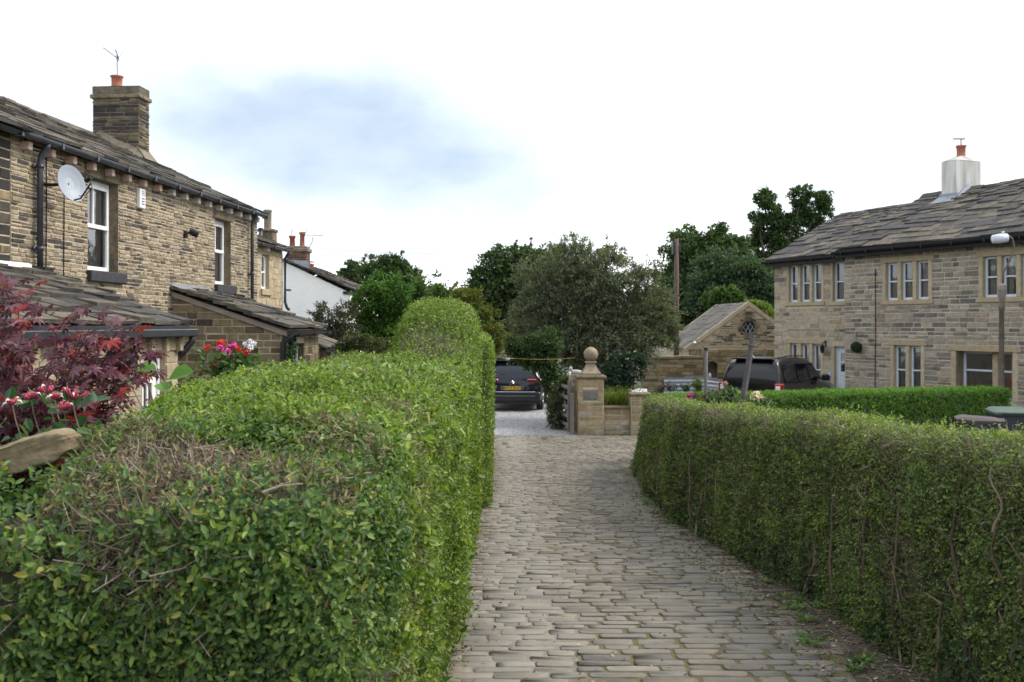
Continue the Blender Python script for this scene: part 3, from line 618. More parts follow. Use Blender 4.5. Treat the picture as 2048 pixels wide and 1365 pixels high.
    mb = MB(); slates(mb, -.1, 4.76, -.30, EAVE - .06, RD, RZ, 15, (.28, .6), .03); slates(mb, -.1, 4.76, 2 * RD + .3, EAVE - .06, RD, RZ, 15, (.28, .6), .03); ridge(mb, -.1, 4.75, RD, RZ + .06); mb.build('roof', MAT['slate'], g)
terrace()

def near_lean_to():
    D0, D1, out, ze, zw = 8.4, 13.46, 2.0, 2.70, 3.42
    h = thing('near_lean_to', 'low stone lean-to with white panelled door and big mossy slates, behind the red maple', 'lean-to', FL(D0, out), AL); X = lambda d: d - D0
    door = (X(12.34), X(13.08), .3, 2.36); mb = MB(); masonry(mb, 0, X(D1), 0, ze - .03, (.14, .26), (.25, .55), [door]); recess(mb, *door[:2], *door[2:], .2, 0)
    mb.box(.01, X(D1) - .01, .3, out - .03, 0, ze - .03, 1); mb.add([(0, 0, ze - .05), (0, out, ze - .05), (0, out, zw - .06)], [(0, 1, 2)], 1); mb.add([(X(D1), 0, ze - .05), (X(D1), out, ze - .05), (X(D1), out, zw - .06)], [(2, 1, 0)], 1)
    turned(mb, lambda t: masonry(t, 0, out, 0, zw, (.14, .2), (.25, .5), (), top=lambda q: ze - .06 + (zw - ze) * q / out), R(90), (X(D1), 0, 0))
    mb.build('wall', [MAT['surround'], MAT['mortar']], h)
    mb = MB(); slates(mb, -.1, X(D1) + .14, -.14, ze - .02, out - .02, zw, 9, (.32, .7), .045, grade=.25, ragged=.06); mb.build('roof', MAT['slate'], h)
    mb = MB(); mb.bbox(-.1, X(13.3), out - .10, out - .015, zw + .01, zw + .085, .015); mb.build('flashing', MAT['white'], h)
    mb = MB(); mb.bbox(-.1, X(D1) + .18, -.22, -.10, ze - .155, ze - .055, .012); mb.bbox(-.1, X(D1) + .02, -.16, -.14 + .04, ze - .055, ze - .012, .004); mb.build('gutter', MAT['iron'], h)
    mb = MB(); mb.tube([(X(D1) + .1, -.16, ze - .1), (X(D1) + .1, -.16, ze - .22), (X(D1) + .06, -.06, ze - .36), (X(D1) + .03, .0, ze - .42)], .045, 10); mb.build('downpipe', MAT['iron'], h, smooth=True)
    c0 = None
    for d in np.arange(9.0, 13.5, .44):
        if c0 is None: c = c0 = MB().bbox(-.05, .05, -.09, .02, -.09, .09, .008).build('corbel', MAT['surround'], h)
        else: c = c0.copy(); COL.objects.link(c)
        c.parent = h; c.location = (X(d), 0, ze - .255)
    lt = MB(); lt.bbox(door[0] - .28, door[1] + .3, -.03, .1, door[3] + .003, door[3] + .12, .01); lt.build('lintel', MAT['surround'], h)
    x0, x1, z0, z1 = door; mb = MB(); f = .06; mb.bbox(x0, x0 + f, .07, .15, z0, z1); mb.bbox(x1 - f, x1, .07, .15, z0, z1); mb.bbox(x0 + f, x1 - f, .071, .15, z1 - f, z1); dr = mb.build('door', MAT['gloss_white'], h)
    lf = MB(); a, b_ = x0 + f, x1 - f; st = .11; y = .1
    lf.bbox(a, a + st, y, y + .04, z0, z1 - f, .006); lf.bbox(b_ - st, b_, y, y + .04, z0, z1 - f, .006); lf.bbox(a + st, b_ - st, y + .001, y + .04, z1 - f - .34, z1 - f, .006); lf.bbox(a + st, b_ - st, y + .001, y + .04, z0, z0 + .9, .006)
    for q in (1 / 3, 2 / 3): lf.bbox(a + st + (b_ - a - 2 * st) * q - .02, a + st + (b_ - a - 2 * st) * q + .02, y + .002, y + .038, z0 + .9, z1 - f - .34, .004)
    lf.build('door_leaf', MAT['gloss_white'], dr); g = MB(); g.box(a + st, b_ - st, y + .02, y + .026, z0 + .9, z1 - f - .34); g.build('pane', MAT['glass'], dr)
    l_ = thing('bulkhead_lamp', 'round black bulkhead lamp on the lean-to wall beside the white door', 'wall lamp', FL(11.92, out) + np.array([0, 0, 2.27]), AL)
    mb = MB(); mb.lathe([(.0, .0), (.115, .0), (.12, .04), (.105, .09), (.06, .13), (0, .14)], (0, 0, 0), 20, axis=1); mb.V = [v * (1, -1, 1.15) for v in mb.V]; mb.build('housing', MAT['black'], l_, smooth=True)
    mb = MB(); mb.tube([(np.cos(a) * .118, -.1 + .06 * abs(np.cos(a)), .02 + np.sin(a) * .12) for a in np.linspace(0, np.pi, 9)], .012, 6); mb.build('hood', MAT['black'], l_, smooth=True)
near_lean_to()

def far_lean_tos():
    D0, D1, out, ze, zw = 18.07, 20.55, 2.0, 2.66, 3.34
    h = thing('stone_porch', 'stone lean-to porch with a brown end wall and ivy by its black downpipe', 'lean-to', FL(D0, out), AL); L_ = D1 - D0; mb = MB()
    masonry(mb, 0, L_, 0, ze - .05, (.14, .2), (.25, .5), [(.75, 1.45, .1, 2.35)]); recess(mb, .75, 1.45, .1, 2.35, .2, 0); mb.box(.02, L_ - .01, .3, out - .03, 0, ze - .05, 1)
    sl = lambda q: ze - .07 + (zw - ze) * q / out
    turned(mb, lambda t: masonry(t, 0, out, 0, zw, (.105, .145), (.2, .5), (), top=lambda q: sl(out - q), gap=.016), -R(90), (0, out, 0))
    mb.add([(L_, 0, 0), (L_, out, 0), (L_, out, sl(out)), (L_, 0, sl(0))], [(0, 1, 2, 3)], 1); mb.build('wall', [MAT['endstone'], MAT['mortar']], h)
    mb = MB(); slates(mb, -.12, L_ + .1, -.16, ze - .06, out - .02, zw - .01, 8, (.3, .6), .04, grade=.3, ragged=.05); mb.build('roof', MAT['slate'], h)
    mb = MB(); mb.add([(-.05, -.12, sl(0) - .10), (-.05, out, sl(out) - .06), (-.05, out, sl(out) + .03), (-.05, -.12, sl(0) + .0), (-.005, -.12, sl(0) - .10), (-.005, out, sl(out) - .06), (-.005, out, sl(out) + .03), (-.005, -.12, sl(0))],
                    [(0, 1, 2, 3), (7, 6, 5, 4), (0, 4, 5, 1), (3, 2, 6, 7), (0, 3, 7, 4)]); mb.build('verge_board', plain('verge_board_paint', (.30, .255, .22), .7, .2, 5), h)
    mb = MB(); mb.add([(-.1, out - .34, zw - .04), (L_ * .62, out - .34, zw - .04), (L_ * .62, out - .02, zw + .07), (-.1, out - .02, zw + .07)], [(0, 1, 2, 3)]); mb.bbox(-.1, L_ * .62, out - .03, out - .012, zw + .03, zw + .10, .004); mb.build('flashing', MAT['lead'], h)
    gutter(h, -.14, L_ + .1, -.2, ze - .09, .06, 'iron'); downpipe(h, [(-.06, -.2, ze - .1), (-.06, -.16, ze - .2), (-.06, -.05, ze - .28), (-.06, -.05, .3)], .055, 'iron')
    window(h, .75, 1.45, .1, 2.35, .12, MAT['greywhite'], trans=(1.2,), name='door')
    iv = MB(); n = 420; P = np.stack([rng.normal(.42, .17, n), -.06 + rng.normal(0, .03, n), rng.uniform(1.5, 2.5, n)], -1); iv.leaves(P, rng.normal(size=(n, 3)) * (1, .3, 1) - (0, 0, .5), np.array([0, -1.0, .3]) + rng.normal(size=(n, 3)) * .4, rng.uniform(.05, .085, n), .9)
    i_ = thing('ivy', 'ivy climbing the stone porch front beside the black downpipe', 'ivy', FL(D0, out), AL); iv.build('leaves', leafm('ivy_leaves', [(0, (.02, .045, .015)), (1, (.06, .11, .035))]), i_); MB().tube([(.42, -.03, 0), (.38, -.04, 1.2), (.45, -.03, 2.4)], .012, 5).build('stem', MAT['bark'], i_)
    # lower lean-to beyond
    D0, D1, ze, zw = 20.62, 22.3, 2.24, 3.0; h = thing('small_lean_to', 'small low lean-to with slate roof beyond the stone porch', 'lean-to', FL(D0, out), AL); L_ = D1 - D0; mb = MB()
    masonry(mb, 0, L_, 0, ze - .05, (.14, .2), (.25, .5), [(.35, 1.1, .9, 1.95)]); recess(mb, .35, 1.1, .9, 1.95, .15, 1); mb.box(.0, L_, .3, out, 0, ze - .05, 1); mb.build('wall', [MAT['pierstone'], MAT['mortar']], h)
    mb = MB(); slates(mb, -.02, L_ + .12, -.16, ze - .06, out, zw, 6, (.35, .7), .034, grade=.3); mb.build('roof', MAT['slate'], h); gutter(h, 0, L_ + .15, -.2, ze - .09, .06, 'gutter'); window(h, .35, 1.1, .9, 1.95, .1, MAT['greywhite'])
    # end house of the terrace
    q = .6; D0, D1, E = 22.86, 26.7, 4.74; h = thing('end_terrace_house', 'narrow pale stone end house with a slim sash window, beyond the main terrace', 'house', FL(D0, -q), AL); L_ = D1 - D0; w = (lx(521, -q) - D0, lx(537, -q) - D0, 3.6, 4.46); mb = MB()
    masonry(mb, 0, L_, 0, E, (.12, .18), (.25, .5), [w]); recess(mb, *w, .15, 0); carcass(mb, 0, L_, 0, 5, 0, E, 1); mb.build('wall', [MAT['surround'], MAT['mortar']], h)
    mb = MB(); slates(mb, -.05, L_ + .12, -.26, E - .05, 2.4, E + 1.0, 9, (.3, .6), .03); slates(mb, 0, L_ + .12, 5.1, E - .05, 2.4, E + 1.0, 9, (.3, .6), .03); mb.build('roof', MAT['slate'], h)
    wo = window(h, *w, .09, MAT['white'], mull=((w[0] + w[1]) / 2,), trans=((w[2] + w[3]) / 2,), fw=.05, curtain=[(w[0], w[1], w[2], w[3], 'curtain', 10)])
    MB().bbox(w[0] - .06, w[1] + .1, -.06, .1, w[2] - .16, w[2] - .003, .01).build('sill', MAT['surround'], wo); MB().bbox(w[0] - .06, w[1] + .1, -.02, .08, w[3] + .003, w[3] + .16, .01).build('lintel', MAT['surround'], wo)
    gutter(h, 0, L_ + .14, -.2, E - .06); downpipe(h, [(L_ - .02, -.2, E - .08), (L_ - .02, -.16, E - .16), (L_ - .02, -.08, E - .28), (L_ - .02, -.08, 3.3), (L_ + .02, -.12, 3.15), (L_ + .08, -.16, 3.1)], .04)
    for x in (.35, .8, 2.2): MB().bbox(x, x + .09, -.15, .02, E - .2, E - .1, .006).build('corbel', MAT['corbel_w'], h)
    xc = lx(538, -.95) - D0; ch = MB().bbox(xc - .18, xc + .18, .2, .6, E - .1, E + .42, .02); ch.bbox(xc - .21, xc + .21, .17, .63, E + .42, E + .5, .02); ch = ch.build('chimney', MAT['lintel'], h)
    MB().lathe([(.1, 0), (.1, .46), (.115, .47), (.115, .52), (.07, .52)], (xc, .4, E + .5), 14).build('chimney_pot', MAT['buffpot'], ch, smooth=True)
    mb = MB(); x = lx(520, -1.05) - D0; mb.tube([(x, .45, E), (x, .45, E + .42)], .05, 10); mb.tube([(x, .45, E + .44), (x, .45, E + .5)], .065, 10); mb.build('flue_pipe', MAT['gutter'], h, smooth=True)
far_lean_tos()

def cottage():
    Y = 33.0; ax, az = at(566, 520, Y)[[0, 2]]; ex, ez = at(700, 583, Y)[[0, 2]]; hw = ex - ax
    h = thing('white_cottage', 'white limewashed cottage gable with two red pots on a brick stack', 'cottage', (ax, Y, 0)); mb = MB()
    p = [(-hw, 0, 0), (hw, 0, 0), (hw, 0, ez - .05), (0, 0, az - .05), (-hw, 0, ez - .05)]; mb.add(p + [(a, 7, c) for a, _, c in p], [(0, 1, 2, 3, 4), (9, 8, 7, 6, 5), (1, 6, 7, 2), (5, 0, 4, 9)]); mb.build('wall', MAT['limewash'], h)
    mb = MB()
    def rf(t): slates(t, 0, 7.3, 0, 0, hw + .12, az - ez, 9, (.35, .6), .035)
    turned(mb, rf, R(90), (hw + .12, -.12, ez)); t2 = MB(); slates(t2, 0, 7.3, 0, 0, hw + .12, az - ez, 9, (.35, .6), .035); v = np.concatenate(t2.V); c = np.stack([-(hw + .12) + v[:, 1], v[:, 0] - .12, v[:, 2] + ez], -1)
    off = mb.n; mb.V.append(c); mb.F += [(f[:, ::-1] + off, m) for f, m in t2.F]; mb.n += len(c); mb.build('roof', MAT['slate'], h)
    MB().bbox(hw - .22, hw + .12, -.06, .0, ez - .10, ez - .0, .01).build('verge_board', MAT['iron'], h)
    cx = at(590, 0, Y)[0] - ax; zt = at(0, 497, Y)[2]; bk = stone('old_brick', [(0, (.09, .05, .04)), (.5, (.17, .075, .05)), (1, (.24, .12, .08))]); mb = MB()
    mb.box(cx - .31, cx + .31, .25, .85, az - .7, zt, 1); masonry(mb, cx - .32, cx + .32, az - .7, zt - .1, (.06, .075), (.2, .24), y=.24); turned(mb, lambda t: masonry(t, 0, .62, az - .7, zt - .1, (.06, .075), (.2, .24)), R(90), (cx + .32, .24, 0))
    mb.bbox(cx - .38, cx + .38, .18, .92, zt - .1, zt + .03, .02, 1); mb.bbox(cx - .32, cx + .32, .24, .86, zt + .03, zt + .10, .03, 1); ch = mb.build('chimney', [bk, MAT['mortar_dark']], h)
    for x, hh, mk, rr in ((cx - .21, .36, 'redpot', .095), (cx + .12, .48, 'terracotta', .085)):
        MB().lathe([(rr, 0), (rr * .9, hh - .1), (rr * 1.1, hh - .08), (rr * 1.25, hh - .05), (rr * 1.2, hh), (rr * .7, hh)], (x, .55, zt + .1), 14).build('chimney_pot', MAT[mk], ch, smooth=True)
    mb = MB(); q = np.array([cx - .21, .55, zt + .45])
    for a in range(3): mb.tube([q + (.09 * np.cos(a * 2.1), .09 * np.sin(a * 2.1), 0), q + (0, 0, .24)], .008, 4)
    mb.build('pot_cowl', MAT['aerial'], ch); mb = MB(); mb.add([(cx - .45, .12, az - .32), (cx + .42, .12, az - .40), (cx + .40, .20, az - .02), (cx - .36, .20, az + .02)], [(0, 1, 2, 3)]); mb.build('flashing', MAT['lead'], ch)
    c2 = MB(); q = at(623, 548, Y + 3) - np.array([ax, Y, 0]); c2.lathe([(.09, -.3), (.085, .3), (.1, .32), (.1, .36), (.06, .36)], q, 12); ch2 = c2.build('chimney_pot', MAT['terracotta'], h, smooth=True); MB().lathe([(.0, .40), (.1, .40), (.1, .44), (0, .47)], q, 10).build('pot_cowl', MAT['metal'], ch2)
    p0 = at(612, 498, Y + .5); a = thing('tv_aerial', 'tv aerial on a curved arm at the brick stack of the white cottage', 'aerial', p0); mb = MB(); mb.tube([(-.05, 0, -.06), (.08, 0, .0), (.2, 0, .2), (.22, 0, .38)], .014, 5); mb.build('mast', MAT['aerial'], a)
    mb = MB(); mb.tube([(-.1, 0, .46), (.58, -.1, .44)], .012, 4); mb.tube([(-.08, -.02, .22), (-.04, 0, .46), (.02, .02, .66)], .01, 4)
    for t in np.linspace(0.1, 1, 9): mb.tube([(-.1 + .68 * t, .12 - .1 * t, .455 - .02 * t), (-.1 + .68 * t, -.14 - .1 * t, .455 - .02 * t)], .005, 4)
    for z in (.25, .33, .55, .63): mb.tube([(-.14, -.1, z), (.14, .1, z + .03)], .005, 4)
    mb.build('antenna', MAT['aerial'], a)
cottage()
# ------------------------------------------------------------------ right-hand houses: front runs towards the camera on the right
AR = math.atan2(-.91, .415); OR = np.array([9.94, 30.0, 0.0]); UR = np.array([.415, -.91, 0]); NR = np.array([.91, .415, 0])
def fr(px, off=0.0):                    # distance along the front of a photo column, for a plane set back by off
    k = (px - CX) / FPX; o = OR + NR * off; return (o[1] * k - o[0]) / (.415 + .91 * k)
def fz(px, py, off=0.0):
    o = OR + NR * off + UR * fr(px, off); return EYE - (py - CY) / FPX * o[1]
def stone_window(h, p0, p1, y0, y1, off, lights, fm, sw=.13, trans=True, cur='curtain', deep=.14, sill=True, door=False):
    """mullioned window in a dressed-stone surround; returns the opening"""
    a, b = fr(p0, off), fr(p1, off); pm = (p0 + p1) / 2; z1, z0 = fz(pm, y0, off), fz(pm, y1, off); mw = .13 if lights > 1 else 0
    mb = MB(); mb.bbox(a - sw, a, -.022, deep, z0, z1, .01); mb.bbox(b, b + sw, -.022, deep, z0, z1, .01); mb.bbox(a - sw - .06, b + sw + .06, -.026, deep, z1 + .002, z1 + .17, .012)
    if sill: mb.bbox(a - sw - .06, b + sw + .06, -.05, deep, z0 - .13, z0 - .002, .012)
    lw = (b - a - mw * (lights - 1)) / lights; cells = []
    for i in range(lights):
        c = a + i * (lw + mw); cells.append((c, c + lw))
        if i: mb.bbox(c - mw + .002, c - .002, -.012, deep, z0, z1, .01)
    s = mb.build('window_surround', MAT['surround'], h)
    for i, (c, d) in enumerate(cells):
        window(h, c, d, z0, z1, .085, fm, trans=((z0 + z1) / 2,) if trans else (), fw=.055, curtain=[(c, c + lw * (.45 if i % 2 else .8), z0, z1, cur, 9)] if cur else None)
    return (a - sw + .02, b + sw - .02, z0 - .1, z1 + .12)
def opening(p0, p1, y0, y1, off):
    a, b = fr(p0, off), fr(p1, off); pm = (p0 + p1) / 2; return (a - .11, b + .11, fz(pm, y1, off) - .1, fz(pm, y0, off) + .12)
def old_house():
    E, RZ_, RD_, L_ = 4.98, 6.70, 3.25, 10.5
    h = thing('stone_farmhouse', 'long grey stone house with mullioned windows, lichened slate roof and white chimney', 'house', OR, AR)
    W_ = [(1772, 1857, 524, 600, 3), (1966, 2072, 511, 594, 3), (1788, 1842, 692, 790, 2)]
    holes = [opening(*w[:4], 0) for w in W_]; a, b = fr(1912), fr(2026); gz0, gz1 = fz(1960, 800), fz(1960, 704); holes.append((a - .1, b + .1, gz0, gz1 + .12))
    holes[2] = (holes[2][0], holes[2][1], .55, holes[2][3])
    mb = MB(); masonry(mb, 0, L_, 0, E, (.085, .155), (.20, .48), holes, gap=.02); carcass(mb, 0, L_, 0, 6.5, 0, E, 1); recess(mb, a, b, gz0, gz1, .42, 0)
    turned(mb, lambda t: masonry(t, 0, 6.5, 0, RZ_, (.1, .15), (.2, .4), (), top=lambda q: E + (RZ_ - E) * (1 - abs(q - 3.25) / 3.25)), -R(90), (0, 6.5, 0)); mb.build('wall', [MAT['greystone'], MAT['mortar_grey']], h)
    for w in W_: stone_window(h, *w[:4], 0, w[4], MAT['greywhite'])
    # big deep ground-floor window
    mb = MB(); mb.bbox(a - .16, a, -.02, .38, gz0, gz1, .012); mb.bbox(b, b + .16, -.02, .38, gz0, gz1, .012); mb.bbox(a - .24, b + .24, -.028, .38, gz1 + .002, gz1 + .17, .012)
    lw = [(a, a + .98), (a + 1.15, a + 1.55), (a + 1.72, b)]
    for (c, d), (e, f) in zip(lw, lw[1:]): mb.bbox(d + .002, e - .002, .16, .36, gz0, gz1, .01)
    mb.build('window_surround', MAT['surround'], h)
    for i, (c, d) in enumerate(lw): window(h, c, d, gz0, gz1, .27, MAT['greywhite'], trans=((gz0 + gz1) / 2 + .12,), fw=.065, curtain=[(c, c + (d - c) * (.42, .9, .5)[i], gz0, gz1, 'curtain', 9)])
    mb = MB(); slates(mb, -.10, L_ + .1, -.30, E - .08, RD_, RZ_, 16, (.3, .75), .036, ragged=.03, wav=.04); slates(mb, -.1, L_ + .1, 6.8, E - .08, RD_, RZ_, 15, (.3, .62), .036); ridge(mb, -.1, L_ + .1, RD_, RZ_ + .06, .55); mb.build('roof', MAT['slate_warm'], h)
    gutter(h, -.12, L_, -.36, E - .12, .085, 'black'); mb = MB(); mb.box(-.08, L_, -.30, -.27, E - .30, E - .06); mb.box(-.08, L_, -.28, -.0, E - .28, E - .25); mb.build('shade_toned_fascia', MAT['black'], h)  # thick black gutter and near-black boards also paint in the shadow under the eaves
    cx, cw, cdp, zt, zb = fr(1917, 3.2) + .05, .27, .53, 7.58, RZ_ - .6; mb = MB(); mb.bbox(cx - cw, cx + cw, RD_ - cdp, RD_ + cdp, zb, zt, .02)
    mb.add([(cx - cw, RD_ - cdp, zt), (cx + cw, RD_ - cdp, zt), (cx + cw, RD_ + cdp, zt), (cx - cw, RD_ + cdp, zt), (cx - .13, RD_ - .13, zt + .16), (cx + .13, RD_ - .13, zt + .16), (cx + .13, RD_ + .13, zt + .16), (cx - .13, RD_ + .13, zt + .16)],
           [(0, 1, 5, 4), (1, 2, 6, 5), (2, 3, 7, 6), (3, 0, 4, 7), (4, 5, 6, 7)])
    m, t, bs, l = M_('stained_render'); n = nz(t, 5, 5, (1, 1, .12)); rp = ramp(t, [(.34, (.34, .325, .285)), (.6, (.58, .57, .53))]); l.new(n.outputs[0], rp.inputs[0]); l.new(rp.outputs[0], bs.inputs['Base Color']); bs.inputs['Roughness'].default_value = .9
    ch = mb.build('chimney', m, h); MB().lathe([(.13, 0), (.135, .05), (.125, .08), (.13, .3), (.155, .31), (.155, .36), (.1, .36)], (cx, RD_, zt + .13), 16).build('chimney_pot', MAT['terracotta'], ch, smooth=True)
    mb = MB(); mb.tube([(cx + .0, RD_, zt + .4), (cx + .0, RD_, zt + .68)], .03, 6); mb.tube([(cx - .2, RD_ - .1, zt + .72), (cx + .12, RD_ + .04, zt + .68)], .03, 6); mb.build('pot_cowl', MAT['metal'], ch)
    mb = MB(); e = .05; zr = RZ_ - .35
    for yy in (-1, 1): mb.bbox(cx - cw - e, cx + cw + e, RD_ + yy * (cdp + .0) - .03, RD_ + yy * cdp + .03, zr - .2, zr + .26, .01); mb.add([(cx - cw - .16, RD_ + yy * (cdp + .28), zr - .02), (cx + cw + .16, RD_ + yy * (cdp + .28), zr - .02), (cx + cw + .05, RD_ + yy * cdp, zr + .2), (cx - cw - .05, RD_ + yy * cdp, zr + .2)], [(0, 1, 2, 3)])
    for xx in (-1, 1):
        x_ = cx + xx * (cw + .012); mb.add([(x_ + xx * .1, RD_ - cdp - .15, zr + .02), (x_ + xx * .1, RD_, RZ_ + .09), (x_ + xx * .1, RD_ + cdp + .15, zr + .02), (x_, RD_ + cdp, zr + .16), (x_, RD_, RZ_ + .22), (x_, RD_ - cdp, zr + .16)], [(0, 1, 4, 5), (1, 2, 3, 4)])
    mb.build('flashing', MAT['lead'], ch)
    mb = MB(); x = fr(1752); mb.tube([(x, -.03, 4.3), (x + .01, -.03, 2.5), (x - .02, -.03, .4)], .012, 5); mb.build('cable', MAT['black'], h)
    p = OR + UR * fr(1720) - NR * .14; t_ = thing('topiary_ball', 'round green topiary ball hanging on the grey stone wall left of the tall window', 'topiary ball', (p[0], p[1], EYE - 45 * p[1] / FPX))
    mb = MB(); n = 1500; q = unit(rng.normal(size=(n, 3))); mb.leaves(q * .135, rng.normal(size=(n, 3)) + q * .6, q, .045, .5); mb.build('leaves', leafm('topiary_leaves', [(0, (.02, .045, .022)), (1, (.055, .10, .05))]), t_); MB().lathe([(0, -.135), (.1, -.09), (.135, 0), (.1, .09), (0, .135)], (0, 0, 0), 12).build('core', MAT['core'], t_); MB().tube([(0, 0, .13), (0.0, .0, .42), (.1, .05, .46)], .006, 4).build('hanger', MAT['black'], t_)
    return E, RD_
def new_house():
    off, L0 = .34, fr(1549, .34); E, RZ_, RD_ = 4.88, 6.46, 2.95
    h = thing('pale_stone_house', 'pale stone house with pale green-grey front door, joined to the long grey house', 'house', OR + NR * off, AR)
    W_ = [(1578, 1643, 529, 604, 3), (1666, 1689, 524, 603, 1), (1580, 1642, 688, 790, 3)]; holes = [opening(*w[:4], off) for w in W_]; d0, d1 = fr(1669, off), fr(1693, off) + .35; dz = fz(1680, 694, off)
    holes.append((d0 - .02, d1, .0, dz)); holes[1] = (holes[1][0], 0.0, *holes[1][2:])
    mb = MB(); masonry(mb, L0, 0, 0, E, (.10, .16), (.2, .5), holes, gap=.012); carcass(mb, L0, 0, 0, 5.8, 0, E, 1)
    gl = lambda q: E + (RZ_ - E) * (1 - abs(q - 2.95) / 2.95); turned(mb, lambda t: masonry(t, 0, 5.8, 0, RZ_, (.1, .16), (.2, .5), (), top=gl), -R(90), (L0, 5.8, 0)); mb.build('wall', [MAT['palestone'], MAT['mortar']], h)
    for w in W_: stone_window(h, *w[:4], off, w[4], MAT['greywhite'], sw=.11)
    mb = MB(); slates(mb, L0 - .14, .02, -.30, E - .06, RD_, RZ_, 14, (.28, .55), .034, ragged=.05, wav=.03); slates(mb, L0 - .14, .0, 6.1, E - .06, RD_, RZ_, 14, (.3, .55), .034); ridge(mb, L0 - .12, -.1, RD_, RZ_ + .06); mb.build('roof', MAT['slate_warm'], h)
    gutter(h, L0 - .2, -.02, -.35, E - .10, .065, 'black'); mb = MB(); mb.box(L0 - .1, -.02, -.3, -.27, E - .26, E - .05); mb.box(L0 - .1, -.02, -.27, 0, E - .24, E - .21); mb.build('shade_toned_fascia', MAT['black'], h); downpipe(h, [(-.1, -.35, E - .1), (-.1, -.3, E - .2), (-.08, -.07, E - .36)], .035, 'black')  # same near-black eaves boards, with shadow put into their colour
    sage = plain('sage_paint', (.50, .56, .58), .5, .05, 4); mb = MB(); mb.bbox(d0 - .14, d0, -.02, .1, 0, dz); mb.bbox(d0 - .14, d1, -.024, .1, dz + .002, dz + .16); mb.build('door_surround', MAT['surround'], h)
    mb = MB(); f = .06; mb.bbox(d0, d0 + f, .06, .14, .1, dz); mb.bbox(d0 + f, d1, .061, .14, dz - f, dz); dr = mb.build('door', sage, h); a = d0 + f; b = a + .84; lf = MB(); y = .08
    lf.bbox(a, a + .12, y, y + .04, .1, dz - f); lf.bbox(b - .12, b, y, y + .04, .1, dz - f); lf.bbox(a + .12, b - .12, y + .001, y + .04, dz - f - .13, dz - f); lf.bbox(a + .12, b - .12, y + .001, y + .04, dz - f - .82, dz - f - .7)
    for q in range(5): lf.bbox(a + .12 + q * .12, a + .235 + q * .12, y + .008, y + .03, .1, dz - f - .82, .004)
    lf.bbox(a + .4, a + .44, y + .002, y + .035, dz - f - .7, dz - f - .13); lf.bbox(a + .12, b - .12, y + .003, y + .034, dz - f - .44, dz - f - .40); lf.build('door_leaf', sage, dr); g = MB(); g.box(a + .12, b - .12, y + .02, y + .024, dz - f - .7, dz - f - .13); g.build('pane', MAT['glass'], dr)
    p = OR + NR * (off - .02) + UR * fr(1652, off); l_ = thing('coach_lamp', 'black iron coach lamp on the pale wall left of the sage door', 'wall lamp', (p[0], p[1], EYE - 47 * p[1] / FPX), AR); mb = MB(); mb.tube([(0, .02, .14), (0, -.05, .2), (0, -.13, .16)], .014, 6); mb.bbox(-.03, .03, 0, .02, .05, .24, .005); mb.build('bracket', MAT['black'], l_)
    mb = MB(); mb.lathe([(0, .14), (.09, .05), (.075, .045), (.05, -.12), (.02, -.15), (0, -.15)], (0, -.13, 0), 6); mb.build('lantern', MAT['black'], l_)
    p = OR + NR * (off - .014) + UR * fr(1660, off); pl = thing('house_number_plaque', 'small square house plaque on the pale wall between van and sage door', 'plaque', (p[0], p[1], EYE - 98 * p[1] / FPX), AR); MB().bbox(-.09, .09, -.012, 0, -.09, .09, .004).build('plate', plain('slate_blue_plate', (.22, .27, .36), .4, .1), pl)
    mb = MB()
    for (a, b, c, d) in ((-.05, -.035, -.05, .05), (.0, .05, .035, .05), (.035, .05, 0, .035), (0, .05, -.008, .006), (0, .015, -.05, -.008), (0, .05, -.05, -.036)): mb.box(a, b, -.0145, -.0125, c, d)
    mb.build('lettering', MAT['white'], pl)
old_house(); new_house()

